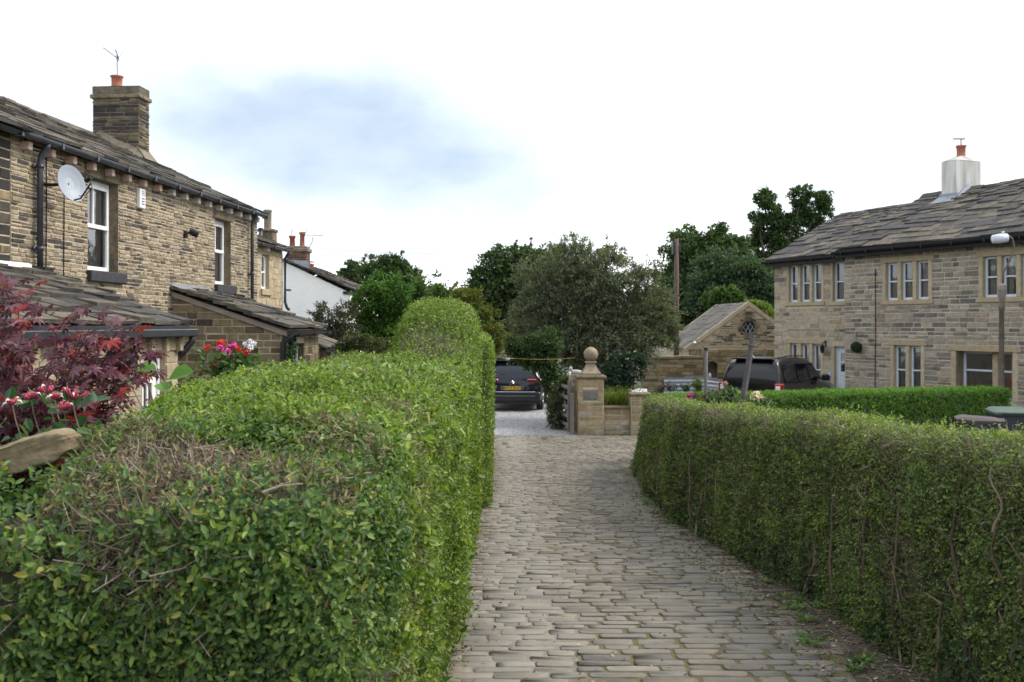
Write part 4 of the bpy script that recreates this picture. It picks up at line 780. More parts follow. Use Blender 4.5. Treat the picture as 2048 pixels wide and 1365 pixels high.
def outbuilding():
    Y = 38.5; ax, az = at(1497, 606, Y)[[0, 2]]; ex, ez = at(1380, 692, Y)[[0, 2]]; hw = ax - ex; ez = float(ez); sl = (az - ez) / hw
    h = thing('outbuilding', 'small stone outbuilding with round latticed window in its gable, behind the black van', 'outbuilding', (ax, Y, 0)); rc = (at(1497, 655, Y)[2]); rr = .25
    mb = MB(); masonry(mb, -hw, hw, ez, az, (.065, .10), (.2, .5), [(-rr - .05, rr + .05, rc - rr - .05, rc + rr + .05)], top=lambda x: az - .12 - abs(x) * sl, gap=.014); masonry(mb, -hw, hw, 0, ez - .15, (.1, .15), (.2, .5))
    mb.bbox(-hw - .05, hw + .05, -.05, .1, ez - .15, ez, .01, 2); mb.box(-hw + .02, hw - .02, .3, 6, 0, ez, 1); mb.add([(-hw, .3, ez), (hw, .3, ez), (0, .3, az - .14), (-hw, 6, ez), (hw, 6, ez), (0, 6, az - .14)], [(0, 1, 2), (5, 4, 3)], 1); mb.build('wall', [MAT['barnstone'], MAT['mortar'], MAT['surround']], h)
    mb = MB()
    def rf(t): slates(t, .12, 6.0, 0, 0, hw + .2, (hw + .2) * sl, 10, (.35, .6), .02, ragged=.0)
    t = MB(); rf(t); v = np.concatenate(t.V)
    mb.V.append(np.stack([-(hw + .2) + v[:, 1], v[:, 0], v[:, 2] + az - (hw + .2) * sl], -1)); mb.F += [(f[:, ::-1], m) for f, m in t.F]; mb.n += t.n
    off = mb.n; mb.V.append(np.stack([(hw + .2) - v[:, 1], v[:, 0], v[:, 2] + az - (hw + .2) * sl], -1)); mb.F += [(f + off, m) for f, m in t.F]; mb.n += t.n; mb.build('roof', MAT['slate_new'], h)
    mb = MB()
    for s in (-1, 1):
        for y in (-.06, 5.9):
            n = 5; mb = MB()
            for i in range(n):
                a, b = (hw + .22) * i / n, (hw + .22) * (i + .985) / n; za, zb = az - a * sl, az - b * sl
                mb.add([(s * a, y, za - .12), (s * b, y, zb - .12), (s * b, y, zb + .06), (s * a, y, za + .06), (s * a, y + .22, za - .12), (s * b, y + .22, zb - .12), (s * b, y + .22, zb + .06), (s * a, y + .22, za + .06)], [(0, 1, 2, 3), (4, 7, 6, 5), (3, 2, 6, 7), (1, 5, 6, 2), (0, 4, 5, 1)] if s > 0 else [(3, 2, 1, 0), (5, 6, 7, 4), (7, 6, 2, 3), (2, 6, 5, 1), (1, 5, 4, 0)])
            mb.build('coping', MAT['surround'], h)
    mb = MB(); n = 16
    for i in range(n):
        a0, a1 = (i + .03) * 2 * np.pi / n, (i + .97) * 2 * np.pi / n; big = i % 4 == 0; ro = rr + (.17 if big else .11); yf = -.06 if big else -.03
        q = [(rr * np.cos(a0), rr * np.sin(a0)), (ro * np.cos(a0), ro * np.sin(a0)), (ro * np.cos(a1), ro * np.sin(a1)), (rr * np.cos(a1), rr * np.sin(a1))]; vv = [(x, yf, rc + z) for x, z in q] + [(x, .12, rc + z) for x, z in q]
        mb.add(vv, [(0, 1, 2, 3), (0, 3, 7, 4), (1, 5, 6, 2), (0, 4, 5, 1), (3, 2, 6, 7)])
    mb.bbox(-.08, .08, -.09, .05, rc + rr + .1, rc + rr + .32, .01); mb.bbox(-.15, .15, -.2, .05, rc + rr + .30, rc + rr + .42, .03); w = mb.build('round_window', MAT['lintel'], h)
    mb = MB(); a = np.arange(24) * 2 * np.pi / 24; mb.add(np.stack([rr * np.cos(a), 0 * a + .1, rc + rr * np.sin(a)], -1), [tuple(range(24))]); mb.build('pane', MAT['dark'], w); mb = MB()
    for s in (-1, 1):
        for q in np.linspace(-.3, .3, 5):
            d = np.array([.5 * s, .86]); nrm = np.array([-d[1], d[0]]); half = math.sqrt(max(0, rr * rr - q * q)); c = nrm * q; A, B = c - d * half, c + d * half; mb.tube([(A[0], .08, rc + A[1]), (B[0], .08, rc + B[1])], .009, 4)
    mb.build('lattice', MAT['greywhite'], w); MB().lathe([(0, -.07), (.07, 0), (0, .07)], (at(1389, 0, Y)[0] - ax, -.06, at(0, 686, Y)[2]), 10).build('wall_light', MAT['white'], h)
outbuilding()
def yard_wall():
    Y = 36.5; x0, x1, xm = at(1285, 0, Y)[0], at(1560, 0, Y)[0], at(1406, 0, Y)[0]; z1, z2 = at(0, 713, Y)[2], at(0, 699, Y)[2]; h = thing('yard_wall', 'golden rubble yard wall with small arched niche, left of the black van', 'wall', (x0, Y, 0)); L_ = x1 - x0; xm -= x0
    nx = at(1425, 0, Y)[0] - x0; nr = .19; nz1 = at(0, 723, Y)[2]; nz0 = at(0, 756, Y)[2]; mb = MB(); arch = lambda x: nz1
    masonry(mb, 0, xm, 0, z1 - .1, (.07, .16), (.2, .6), gap=.01); masonry(mb, xm, L_, 0, z2, (.07, .16), (.2, .6), [(nx - nr, nx + nr, nz0, nz1)], gap=.01)
    mb.box(0, xm, .32, .4, 0, z1 - .1, 1); mb.box(xm, L_, .42, .5, 0, z2, 1); mb.add([(0, 0, 0), (0, .4, 0), (0, .4, z1 - .1), (0, 0, z1 - .1)], [(0, 1, 2, 3)], 1); mb.add([(xm, 0, z2), (L_, 0, z2), (L_, .5, z2), (xm, .5, z2)], [(0, 1, 2, 3)], 1); mb.add([(xm, 0, 0), (xm, .5, 0), (xm, .5, z2), (xm, 0, z2)], [(0, 1, 2, 3)], 1); recess(mb, nx - nr, nx + nr, nz0, nz1, .4, 0)
    a = np.linspace(0, np.pi, 11); zc = nz1 - nr
    for s in (0, 1):
        q = a[:6] if s == 0 else a[5:]; pts = [(nx + nr * np.cos(t), -.008, zc + nr * np.sin(t)) for t in q]; mb.add(pts + [(nx + (nr if s == 0 else -nr), -.008, nz1)], [tuple(range(len(pts) + 1))], 0)
    mb.build('wall', [MAT['yardstone'], MAT['mortar_dark']], h); mb = MB(); x = -.05
    while x < xm - .1: w = min(rng.uniform(.5, .9), xm - x); mb.bbox(x, x + w - .01, -.07, .45, z1 - .1, z1 + rng.uniform(0, .03), .02); x += w
    mb.build('coping', MAT['lintel'], h); j = thing('niche_jar', 'small white jar standing in the arched niche of the yard wall', 'jar', (x0 + nx - .08, Y + .12, nz0 + .002)); MB().lathe([(0, 0), (.06, 0), (.065, .1), (.04, .14), (.045, .17), (0, .17)], (0, 0, 0), 12).build('body', MAT['white'], j, smooth=True)
    # grey corrugated sheets leaning on the wall
    a_ = at(1328, 790, Y - .7); b_ = at(1413, 0, Y - .7)[0]; c_ = at(1447, 0, Y - .1)[0]; zt = at(0, 757, Y - .7)[2]
    for i, (xa, ya, xb, yb, za, zb, lab) in enumerate(((a_[0], Y - .75, b_, Y - .75, zt, zt + .02, 'long grey corrugated sheet standing before the yard wall'), (b_ + .02, Y - .74, c_ + .1, Y - .55, zt + .02, zt - .12, 'short tilted end of grey corrugated sheet beside the black van'))):
        t = thing('corrugated_sheet', lab, 'corrugated sheet', (xa, ya, .02), math.atan2(yb - ya, xb - xa), group='grey corrugated sheets by the yard wall'); ln = math.hypot(xb - xa, yb - ya); n = 60; q = np.linspace(0, 1, n); rows = []
        for u in (0, 1):
            top = (za, zb)[u]; zz = q * top; rows.append(np.stack([np.full(n, u * ln), .02 * np.sin(q * top * 2 * np.pi / .14) + q * .05, zz], -1))
        m = MB(); i0 = np.arange(n - 1); v = np.concatenate(rows); m.add(v, np.stack([i0, i0 + n, i0 + n + 1, i0 + 1], -1)); m.add(v + (0, .012, 0), np.stack([i0 + 1, i0 + n + 1, i0 + n, i0], -1)); m.build('sheet', plain('zinc_sheet', (.36, .38, .42), .55, .15, 5), t, smooth=True); m = MB(); m.box(0, ln, -.012, .03, -.0, .03); m.build('bottom_rail', MAT['metal'], t)
yard_wall()

def gateway():
    Y = 24.5; x0, x1 = at(1157, 0, Y)[0], at(1207, 0, Y)[0]; zt = at(0, 758, Y)[2]; g0 = float(gz(Y)); w = x1 - x0
    h = thing('gate_pier', 'square stone gate pier crowned with a stone ball, at the end of the lane', 'gate pier', (x0, Y, g0)); zt -= g0; mb = MB(); pq = (.10, w - .13, zt - .53, zt - .27); mb.box(.02, w - .02, .02, .64, 0, zt, 1)
    masonry(mb, 0, w, 0, zt - .2, (.095, .15), (.16, .42), [pq], gap=.014); mb.bbox(-.005, w + .005, -.012, .66, zt - .2, zt, .012); mb.bbox(*pq[:2], .0, .1, *pq[2:], .01)
    turned(mb, lambda t: masonry(t, 0, .66, 0, zt - .2, (.095, .15), (.2, .42), gap=.014), -R(90), (0, .66, 0)); turned(mb, lambda t: masonry(t, 0, .66, 0, zt - .2, (.095, .15), (.2, .42), gap=.014), R(90), (w, 0, 0)); mb.build('shaft', [MAT['pierstone'], MAT['mortar']], h)
    MB().bbox(-.07, w + .07, -.07, .73, zt + .002, zt + .075, .025).build('cap', MAT['lintel'], h); MB().bbox(pq[0] + .03, pq[1] - .03, -.016, .03, pq[2] + .03, pq[3] - .03, .006).build('plaque', plain('worn_plaque', (.16, .15, .135), .9, .3, 14), h)
    c = (w / 2 + .02, .33, zt + .075); fin = stone('finial_stone', [(0, (.27, .215, .145)), (1, (.31, .25, .17))], mottle=.4, soot=((.16, .14, .11), 4, .5, .75))
    mb = MB(); n = 4; pr = [(.24, 0), (.24, .05), (.19, .11), (.135, .2), (.105, .28), (.135, .30), (.135, .34), (.07, .35)]
    for (r0, a), (r1, b) in zip(pr, pr[1:]): mb.add([(sx * r0, sy * r0, a) for sx, sy in ((-1, -1), (1, -1), (1, 1), (-1, 1))] + [(sx * r1, sy * r1, b) for sx, sy in ((-1, -1), (1, -1), (1, 1), (-1, 1))], [(0, 1, 5, 4), (1, 2, 6, 5), (2, 3, 7, 6), (3, 0, 4, 7)])
    mb.V = [v + np.array(c) for v in mb.V]; mb.build('pedestal', fin, h); t = np.linspace(-np.pi / 2, np.pi / 2, 17); MB().lathe([(.178 * np.cos(q), .178 * np.sin(q)) for q in t], (c[0], c[1], c[2] + .515), 30).build('ball', fin, h, smooth=True)
    xr = at(1262, 0, Y)[0] - x0; zl = at(0, 814, Y)[2] - g0; lw = thing('low_garden_wall', 'low stone wall with thin coping between the gate pier and the hedge end', 'wall', (x0 + w + .012, Y + .12, g0)); L_ = xr - w - .02; mb = MB(); masonry(mb, 0, L_, 0, zl - .06, (.09, .19), (.25, .65), gap=.012); mb.box(.01, L_, .02, .35, 0, zl - .06, 1); mb.build('wall', [MAT['pierstone'], MAT['mortar']], lw); MB().bbox(.0, L_, -.05, .4, zl - .058, zl, .015).build('coping', MAT['lintel'], lw)
    e = thing('wall_end_pier', 'rough stone end pillar of the low wall, half hidden by the hedge', 'pillar', (x0 + xr, Y - .02, g0)); ze = at(0, 787, Y)[2] - g0; mb = MB(); masonry(mb, 0, .5, 0, ze - .07, (.09, .16), (.14, .3), gap=.014); mb.box(.01, .5, .02, .45, 0, ze - .07, 1); turned(mb, lambda t: masonry(t, 0, .45, 0, ze - .07, (.09, .16), (.2, .4)), -R(90), (0, .45, 0)); mb.build('shaft', [MAT['pierstone'], MAT['mortar']], e); mb = MB(); mb.bbox(-.04, .52, -.04, .5, ze - .068, ze, .02); mb.build('coping', MAT['lintel'], e)
    s = thing('stone_cat', 'pale stone cat-shaped ornament on the shoulder of the gate pier', 'garden ornament', at(1152, 752, 25.35) + (0, 0, 0)); mb = MB(); mb.tube([(.16, 0, .02), (.1, 0, .07), (0, 0, .085), (-.09, 0, .1), (-.12, 0, .15)], [.03, .075, .075, .06, .03], 10); mb.tube([(-.13, 0, .13), (-.135, 0, .19), (-.13, 0, .235)], [.04, .05, .025], 10)
    for q in (-.025, .025): mb.tube([(-.13, q, .215), (-.13, q * 1.2, .26)], [.016, .002], 6)
    mb.tube([(-.1, 0, .06), (-.12, 0, -.01)], .03, 8); mb.build('figure', plain('pale_stone_figure', (.42, .40, .37), .85, .2), s, smooth=True)
    mb = MB(); sp = thing('garden_wall_stub', 'ivy-hung stone wall end just behind the gate pier', 'wall', (1.45, 25.3, 0)); masonry(mb, 0, .55, 0, 1.43, (.1, .15), (.2, .4)); mb.box(.01, .55, .02, .6, 0, 1.43, 1); mb.build('wall', [MAT['pierstone'], MAT['mortar']], sp)
    # timber gate standing open
    g = thing('timber_gate', 'weathered grey timber field gate standing open along the gravel drive', 'gate', (1.42, 24.75, g0 + .06), R(97)); Ln = 2.6
    for x in (0, Ln - .08): MB().bbox(x, x + .08, -.04, .04, 0, 1.25 if x == 0 else 1.12, .008).build('stile', MAT['wood'], g)
    for z in (.1, .32, .54, .78, 1.04): MB().bbox(.08, Ln - .08, -.02, .02, z, z + .08, .006).build('rail', MAT['wood'], g)
    mb = MB(); mb.tube([(.08, -.035, .12), (Ln * .55, -.035, 1.08)], .03, 4); mb.build('brace', MAT['wood'], g)
    pz = thing('gate_post', 'slim grey timber gate post just left of the stone pier', 'gate post', (at(1144, 0, 24.6)[0], 24.6, g0)); mb = MB(); mb.bbox(-.05, .05, -.05, .05, 0, 1.02, .012); mb.build('post', MAT['wood'], pz)
    bw = thing('boundary_wall', 'stone boundary wall glimpsed behind the dark parked car', 'wall', (-3.5, 41, 0)); mb = MB(); zb = at(0, 706, 41)[2]; masonry(mb, 0, 8, 0, zb, (.1, .15), (.25, .5)); mb.box(0, 8, .02, .4, 0, zb, 1); mb.bbox(-.05, 8.05, -.05, .45, zb + .002, zb + .09, .02, 2); mb.build('wall', [MAT['yardstone'], MAT['mortar'], MAT['surround']], bw)
gateway()
# ------------------------------------------------------------------ vehicles
def car_paint(name, c, rough=.22):
    m, t, b, l = M_(name); b.inputs['Base Color'].default_value = (*c, 1); b.inputs['Roughness'].default_value = rough; b.inputs['Coat Weight'].default_value = .4; b.inputs['Coat Roughness'].default_value = .05; b.inputs['Specular IOR Level'].default_value = .3
    n = nz(t, 5, 4); bump(t, b, n.outputs[0], .03, .02); return m
MAT['carglass'] = plain('tinted_glass', (.005, .007, .013), .04, .1, 2, spec=.38); MAT['tyre'] = plain('tyre_rubber', (.018, .018, .02), .85, .3, 12); MAT['alloy'] = plain('alloy', (.45, .46, .48), .3, .1, 5, metal=.9)
MAT['redlens'] = plain('red_lens', (.30, .012, .012), .12, .1, 8, coat=1); MAT['clearlens'] = plain('clear_lens', (.75, .72, .72), .1, .1, 8, coat=1); MAT['plate'] = plain('yellow_plate', (.72, .45, .03), .4, .08, 8); MAT['chrome'] = plain('chrome', (.7, .71, .73), .12, .05, 5, metal=1.0)
def car_body(mb, st):
    """lofted body; each station: x, half width, zbottom, zbelt, zroof, roof half width"""
    rows = []
    for x, w, zb, zs, zr, wr in st:
        zm = zb + (zs - zb) * .55
        half = [(0, zb), (w * .80, zb), (w * .96, zb + .06), (w, zm), (w * .985, zs - .04), (w * .95, zs), (wr + (w * .95 - wr) * .12, zr - (zr - zs) * .14), (wr * .93, zr - .012), (wr * .6, zr + .006), (0, zr + .012)]
        rows.append([(x, -y, z) for y, z in half] + [(x, y, z) for y, z in half[-2:0:-1]])
    v = np.array(rows); m, n = v.shape[:2]; i = np.arange(m - 1)[:, None] * n; k = np.arange(n)[None]; k2 = (k + 1) % n; b0 = mb.n
    mb.add(v, np.stack([i + k2, i + k, i + n + k, i + n + k2], -1).reshape(-1, 4)); mb.F.append((np.array([list(range(n))]) + b0, 0)); mb.F.append((np.array([list(range(n))[::-1]]) + b0 + (m - 1) * n, 0))
def wheels(root, xs, hw, r):
    ty = MB(); ty.lathe([(r * .62, -.1), (r * .9, -.105), (r, -.08), (r, .08), (r * .9, .105), (r * .62, .1)], (0, 0, 0), 28, axis=1); rm = MB(); rm.lathe([(.0, -.085), (r * .18, -.09), (r * .2, -.05), (r * .58, -.05), (r * .66, -.1), (r * .62, .05), (0, .06)], (0, 0, 0), 28, axis=1)
    for a in np.arange(5) * 1.2566: rm.tube([(np.cos(a) * r * .15, -.085, np.sin(a) * r * .15), (np.cos(a) * r * .62, -.08, np.sin(a) * r * .62)], .035, 5)
    t0 = None
    for x in xs:
        for s in (-1, 1):
            if t0 is None: t = t0 = ty.build('wheel', MAT['tyre'], root, smooth=True); q = q0 = rm.build('rim', MAT['alloy'], t, smooth=True)
            else: t = t0.copy(); COL.objects.link(t); q = q0.copy(); COL.objects.link(q); t.parent = root; q.parent = t
            t.location = (x, s * (hw - .1), r); t.rotation_euler = (0, 0, 0 if s < 0 else math.pi)
def family_car():
    Y = 31.2; c = at(1031, 0, Y)[0] - .10; g = float(gz(Y)); L_ = 4.4; h = thing('parked_car', 'dark navy family car seen from behind on the gravel drive, yellow number plate', 'car', (c, Y, g), R(90 - 5)); paint = car_paint('navy_paint', (.012, .014, .022))
    # x runs towards the nose
    st = [(0.0, .86, .42, .90, .98, .80), (.06, .90, .30, .98, 1.06, .78), (.16, .91, .28, 1.02, 1.22, .74), (.34, .915, .27, 1.03, 1.46, .68), (.5, .92, .26, 1.03, 1.565, .655), (.9, .925, .24, 1.03, 1.63, .65), (1.7, .925, .22, 1.02, 1.66, .66), (2.4, .925, .22, 1.0, 1.63, .65), (2.9, .92, .22, .98, 1.45, .68), (3.4, .91, .22, .96, 1.12, .74), (3.9, .89, .24, .88, .95, .74), (4.25, .82, .28, .74, .8, .68), (4.4, .66, .36, .6, .66, .55)]
    mb = MB(); car_body(mb, st); b = mb.build('body', paint, h, smooth=True)
    mb = MB(); e = -.012; mb.add([(.06 + e, -.70, 1.06), (.06 + e, .70, 1.06), (.10 + e, .72, 1.10), (.43 + e, .60, 1.51), (.43 + e, -.60, 1.51), (.10 + e, -.72, 1.10)], [(0, 1, 2, 5), (5, 2, 3, 4)]); mb.build('rear_window', MAT['carglass'], h)
    mb = MB(); mb.bbox(.28, .58, -.62, .62, 1.55, 1.59, .012); mb.build('spoiler', paint, h); MB().tube([(.12, .02, 1.12), (.115, .3, 1.15), (.11, .36, 1.15)], .014, 5).build('wiper', MAT['black'], h); 
    for s in (-1, 1):
        mb = MB(); mb.add([(.55, s * .905, 1.08), (2.9, s * .895, 1.06), (2.5, s * .71, 1.52), (.9, s * .715, 1.54)], [(0, 1, 2, 3) if s < 0 else (3, 2, 1, 0)]); mb.build('side_window', MAT['carglass'], h)
        a, d = sorted((s * .44, s * .905)); mb = MB(); mb.bbox(-.012, .22, a, d, .90, 1.02, .035); mb.build('tail_light', MAT['redlens'], h); mb = MB(); a, d = sorted((s * .5, s * .74)); mb.bbox(-.045, .0, a, d, .42, .47, .01); mb.build('reflector', MAT['redlens'], h)
        mb = MB(); mb.bbox(2.75, 2.9, *sorted((s * .93, s * 1.08)), .98, 1.1, .03); mb.build('door_mirror', paint, h)
    mb = MB(); mb.bbox(-.07, .1, -.88, .88, .30, .62, .05); mb.bbox(-.05, .1, -.80, .80, .24, .32, .02); bp = mb.build('bumper', plain('bumper_plastic', (.016, .018, .022), .45, .2, 6), h); mb = MB(); mb.bbox(-.083, -.06, -.72, .72, .607, .627, .006); mb.bbox(-.075, -.06, -.72, .72, .487, .495, .002); mb.build('bumper_strip', MAT['chrome'], bp)
    mb = MB(); mb.bbox(-.022, .02, -.36, .36, .66, .80, .01); mb.build('plate_recess', plain('grey_recess', (.10, .10, .115), .4, .1), h); pl = MB().bbox(-.034, -.02, -.26, .26, .675, .785, .003).build('number_plate', MAT['plate'], h)
    cu = bpy.data.curves.new('lettering', 'FONT'); cu.body = 'BX13 BXC'; cu.size = .115; cu.align_x = 'CENTER'; cu.align_y = 'CENTER'; cu.extrude = .001; cu.materials.append(MAT['black']); t0_ = bpy.data.objects.new('lettering_curve', cu); COL.objects.link(t0_); bpy.context.view_layer.update(); me_ = bpy.data.meshes.new_from_object(t0_.evaluated_get(bpy.context.evaluated_depsgraph_get())); bpy.data.objects.remove(t0_); t = bpy.data.objects.new('lettering', me_); COL.objects.link(t); t.parent = pl; t.location = (-.036, 0, .73); t.rotation_euler = (R(90), 0, R(-90))
    mb = MB()
    for z in (.90, .93): mb.tube([(-.022, -.05, z - .02), (-.024, 0, z + .022), (-.022, .05, z - .02)], .008, 4)
    mb.build('emblem', MAT['chrome'], h); mb = MB(); mb.bbox(-.02, 0, -.09, .09, .83, .842, .003); mb.build('boot_trim', MAT['chrome'], h); mb = MB(); mb.tube([(.9, -.62, 1.64), (1.6, -.66, 1.69), (2.4, -.62, 1.64)], .016, 6); mb.tube([(.9, .62, 1.64), (1.6, .66, 1.69), (2.4, .62, 1.64)], .016, 6); mb.build('roof_rail', MAT['chrome'], h); wheels(h, (.85, 3.5), .91, .33)
family_car()
def grey_car():
    h = thing('silver_car', 'pale grey car parked beyond the navy car, half hidden by ivy', 'car', (1.35, 35.2, 0), R(90)); paint = car_paint('silver_paint', (.30, .31, .33), .3); mb = MB()
    st = [(0.0, .78, .42, .86, .94, .72), (.1, .84, .3, .92, 1.1, .66), (.4, .86, .26, .95, 1.4, .6), (.9, .87, .24, .95, 1.47, .6), (1.8, .87, .22, .94, 1.46, .6), (2.5, .86, .22, .9, 1.2, .64), (3.0, .85, .22, .86, .93, .7), (3.7, .78, .28, .68, .74, .62)]
    car_body(mb, st); mb.build('body', paint, h, smooth=True); mb = MB(); mb.add([(.09, -.62, 1.02), (.09, .62, 1.02), (.36, .55, 1.34), (.36, -.55, 1.34)], [(0, 1, 2, 3)]); mb.build('rear_window', MAT['carglass'], h); wheels(h, (.7, 3.0), .86, .3)
    for s in (-1, 1): mb = MB(); mb.bbox(-.01, .12, *sorted((s * .6, s * .82)), .72, .9, .02); mb.build('tail_light', MAT['redlens'], h)
grey_car()
def suv():
    hd = R(90 - 37); h = thing('parked_van', 'tall black off-road wagon with red tail light, parked before the pale stone house', 'car', (6.42, 27.1, .0), hd); h.scale = (.955,) * 3; paint = car_paint('black_paint', (.004, .004, .005), .3); L_ = 4.55
    st = [(0.0, .90, .5, 1.16, 1.22, .84), (.05, .93, .42, 1.18, 1.42, .79), (.16, .94, .4, 1.18, 1.74, .735), (.30, .945, .38, 1.18, 1.83, .715), (.7, .95, .36, 1.17, 1.87, .71), (1.6, .95, .34, 1.15, 1.88, .71), (2.5, .95, .34, 1.13, 1.84, .70), (2.85, .95, .34, 1.12, 1.72, .715), (3.4, .94, .34, 1.10, 1.22, .80), (3.9, .93, .36, 1.06, 1.13, .80), (4.35, .9, .4, .96, 1.03, .78), (4.55, .8, .5, .8, .88, .7)]
    mb = MB(); car_body(mb, st); mb.build('body', paint, h, smooth=True)
    mb = MB(); e = -.014; mb.add([(.03 + e, -.80, 1.20), (.03 + e, .80, 1.20), (.155 + e, .685, 1.70), (.155 + e, -.685, 1.70)], [(0, 1, 2, 3)]); mb.build('rear_window', MAT['carglass'], h)
    for s in (-1, 1):
        for (a, b, c, d) in ((.32, 1.3, 1.28, .42), (1.38, 2.2, 2.16, 1.36), (2.28, 3.15, 2.72, 2.24)):
            mb = MB(); f = lambda x, z: (x, s * (.918 - (z - 1.17) / .62 * .185), z); mb.add([f(a, 1.21), f(b, 1.19), f(c, 1.69), f(d, 1.70)], [(0, 1, 2, 3) if s < 0 else (3, 2, 1, 0)]); mb.build('side_window', MAT['carglass'], h)
        mb = MB(); mb.bbox(-.03, .14, *sorted((s * .72, s * .965)), .82, 1.19, .03); tl = mb.build('tail_light', MAT['redlens'], h); mb = MB(); mb.bbox(-.04, .0, *sorted((s * .76, s * .90)), .98, 1.12, .02); mb.build('reversing_lens', MAT['clearlens'], tl)
        mb = MB(); mb.bbox(2.95, 3.1, *sorted((s * .96, s * 1.2)), 1.16, 1.34, .04); mb.build('door_mirror', MAT['black'], h); mb = MB(); mb.tube([(.45, s * .62, 1.88), (1.2, s * .64, 1.93), (2.3, s * .62, 1.90)], .018, 6); mb.build('roof_rail', MAT['black'], h)
    mb = MB(); mb.bbox(.1, .4, -.6, .6, 1.84, 1.885, .02); mb.build('spoiler', paint, h); mb = MB(); mb.tube([(.5, .1, 1.88), (.38, .1, 1.94)], .03, 6); mb.build('roof_aerial', MAT['white'], h); mb = MB(); mb.bbox(-.08, .1, -.92, .92, .42, .68, .04); mb.build('bumper', MAT['black'], h); wheels(h, (.9, 3.6), .94, .38)
suv()
# ------------------------------------------------------------------ street lamp, pole, posts, bins
def street_lamp():
    Y = 23.3; px = lambda x, y: at(x, y, Y); b = px(2003, 0); h = thing('street_lamp', 'rusty brown street lamp with curved neck and pale drum-shaped head', 'street lamp', (b[0], Y, 0)); o = np.array([b[0], Y, 0]); P = lambda x, y: px(x, y) - o
    rust = plain('rusty_paint', (.115, .088, .07), .8, .35, 7, bmp=.3); z1, z2 = P(0, 612)[2], P(0, 602)[2]; MB().lathe([(.095, 0), (.095, .9), (.06, 1.0), (.055, z1 - .1), (.072, z1 - .08), (.072, z1), (.06, z1 + .02), (.06, z2)], (0, 0, 0), 14).build('pole', rust, h, smooth=True)
    mb = MB(); c = P(2004, 0)[0]; q = [P(2004, y)[2] for y in (602, 596, 580, 571, 567)]; mb.tube([(c, 0, z) for z in q], [.055, .08, .105, .085, .03], 8); mb.build('switch_box', plain('faded_paint', (.20, .165, .145), .7, .3, 6), h); mb = MB(); mb.tube([P(x, y) for x, y in ((2006, 570), (2007, 545), (2016, 528), (2025, 508), (2028, 491), (2024, 477), (2014, 470), (2006, 471))], .022, 8); mb.build('neck', rust, h, smooth=True)
    a, b2 = P(1984, 479), P(2016, 476); d = b2 - a; mb = MB(); mb.tube([a, a + d * .06, a + d * .5, a + d * .94, b2], [.06, .10, .115, .10, .05], 14); mb.build('lamp_head', plain('lamp_drum', (.56, .57, .62), .4, .08, 4), h, smooth=True); MB().tube([P(2006, 469), P(2006, 463)], [.045, .03], 10).build('photocell', plain('green_photocell', (.28, .52, .36), .4, .1), h, smooth=True)
street_lamp()
def telegraph():
    Y = 37.6; p = at(1353, 478, Y); h = thing('telegraph_pole', 'tall brown telegraph pole behind the big shrub', 'telegraph pole', (p[0], Y, 0)); MB().tube([(0, 0, 0), (0, 0, p[2])], [.115, .08], 12).build('pole', MAT['polewood'], h, smooth=True); mb = MB(); mb.bbox(-.16, -.09, -.1, .1, p[2] - .6, p[2] - .1, .02); mb.bbox(.09, .15, -.06, .06, p[2] - .5, p[2] - .2, .02); mb.build('terminal_box', MAT['iron'], h)
    q = at(640, 503, 45); a = np.array([p[0], Y, p[2] - .25]); t = np.linspace(0, 1, 24)[:, None]; mb = MB()
    for dz in (0, .28): mb.tube(a + (q - a) * t + np.array([0, 0, -1.0]) * (4 * t * (1 - t)) * .35 + (0, 0, dz - .14), .006, 4)
    tag(mb.build('telephone_wires', MAT['iron']), 'two thin telephone wires strung from the telegraph pole towards the cottage', 'wires')
    mb = MB(); a = at(975, 712, 22.5); b = at(1150, 716, 26); mb.tube(a + (b - a) * np.linspace(0, 1, 10)[:, None] + np.array([0, 0, -.06]) * (4 * np.linspace(0, 1, 10) * (1 - np.linspace(0, 1, 10)))[:, None], .0028, 4); tag(mb.build('washing_line', plain('yellow_cord', (.42, .30, .06), .7, .1)), 'thin yellow washing line stretched above the dark parked car', 'washing line')
telegraph()
def posts():
    b = at(1412, 700, 16.2); h = thing('clothes_post', 'slim upright grey metal post behind the right hedge', 'post', (b[0], 16.2, float(gz(16.2)))); MB().tube([(0, 0, 0), (0, 0, b[2] - float(gz(16.2)))], .028, 10).build('shaft', MAT['postgrey'], h, smooth=True); mb = MB(); z = b[2] - .35; mb.tube([(-.03, 0, z), (.09, -.02, z + .03)], .008, 5); mb.build('hook', MAT['iron'], h); mb = MB(); mb.lathe([(0, .0), (.04, 0), (.04, .04), (0, .05)], (0, 0, b[2] - float(gz(16.2))), 10); mb.build('cap', MAT['iron'], h)
    Y = 13.2; a, c = at(1484, 812, Y), at(1506, 672, Y); d = (c - a) / (c[2] - a[2]); f = a + d * (float(gz(Y)) - a[2]); h = thing('leaning_post', 'leaning grey timber clothes post with wire round its top', 'post', f); mb = MB(); mb.tube([(0, 0, 0), c - f], [.044, .038], 4); mb.build('shaft', MAT['postgrey'], h)
    mb = MB(); q = c - f - d * .12; mb.tube([q + (-.10, -.05, .04), q + (-.02, -.06, .0), q + (.08, -.03, -.02), q + (.2, 0, -.06)], .007, 5); mb.tube([q + (-.09, -.02, .01), q + (.05, -.06, -.03), q + (.12, -.05, .03)], .006, 5); mb.build('wire', plain('rusty_wire', (.12, .06, .04), .7, .3), h)
posts()
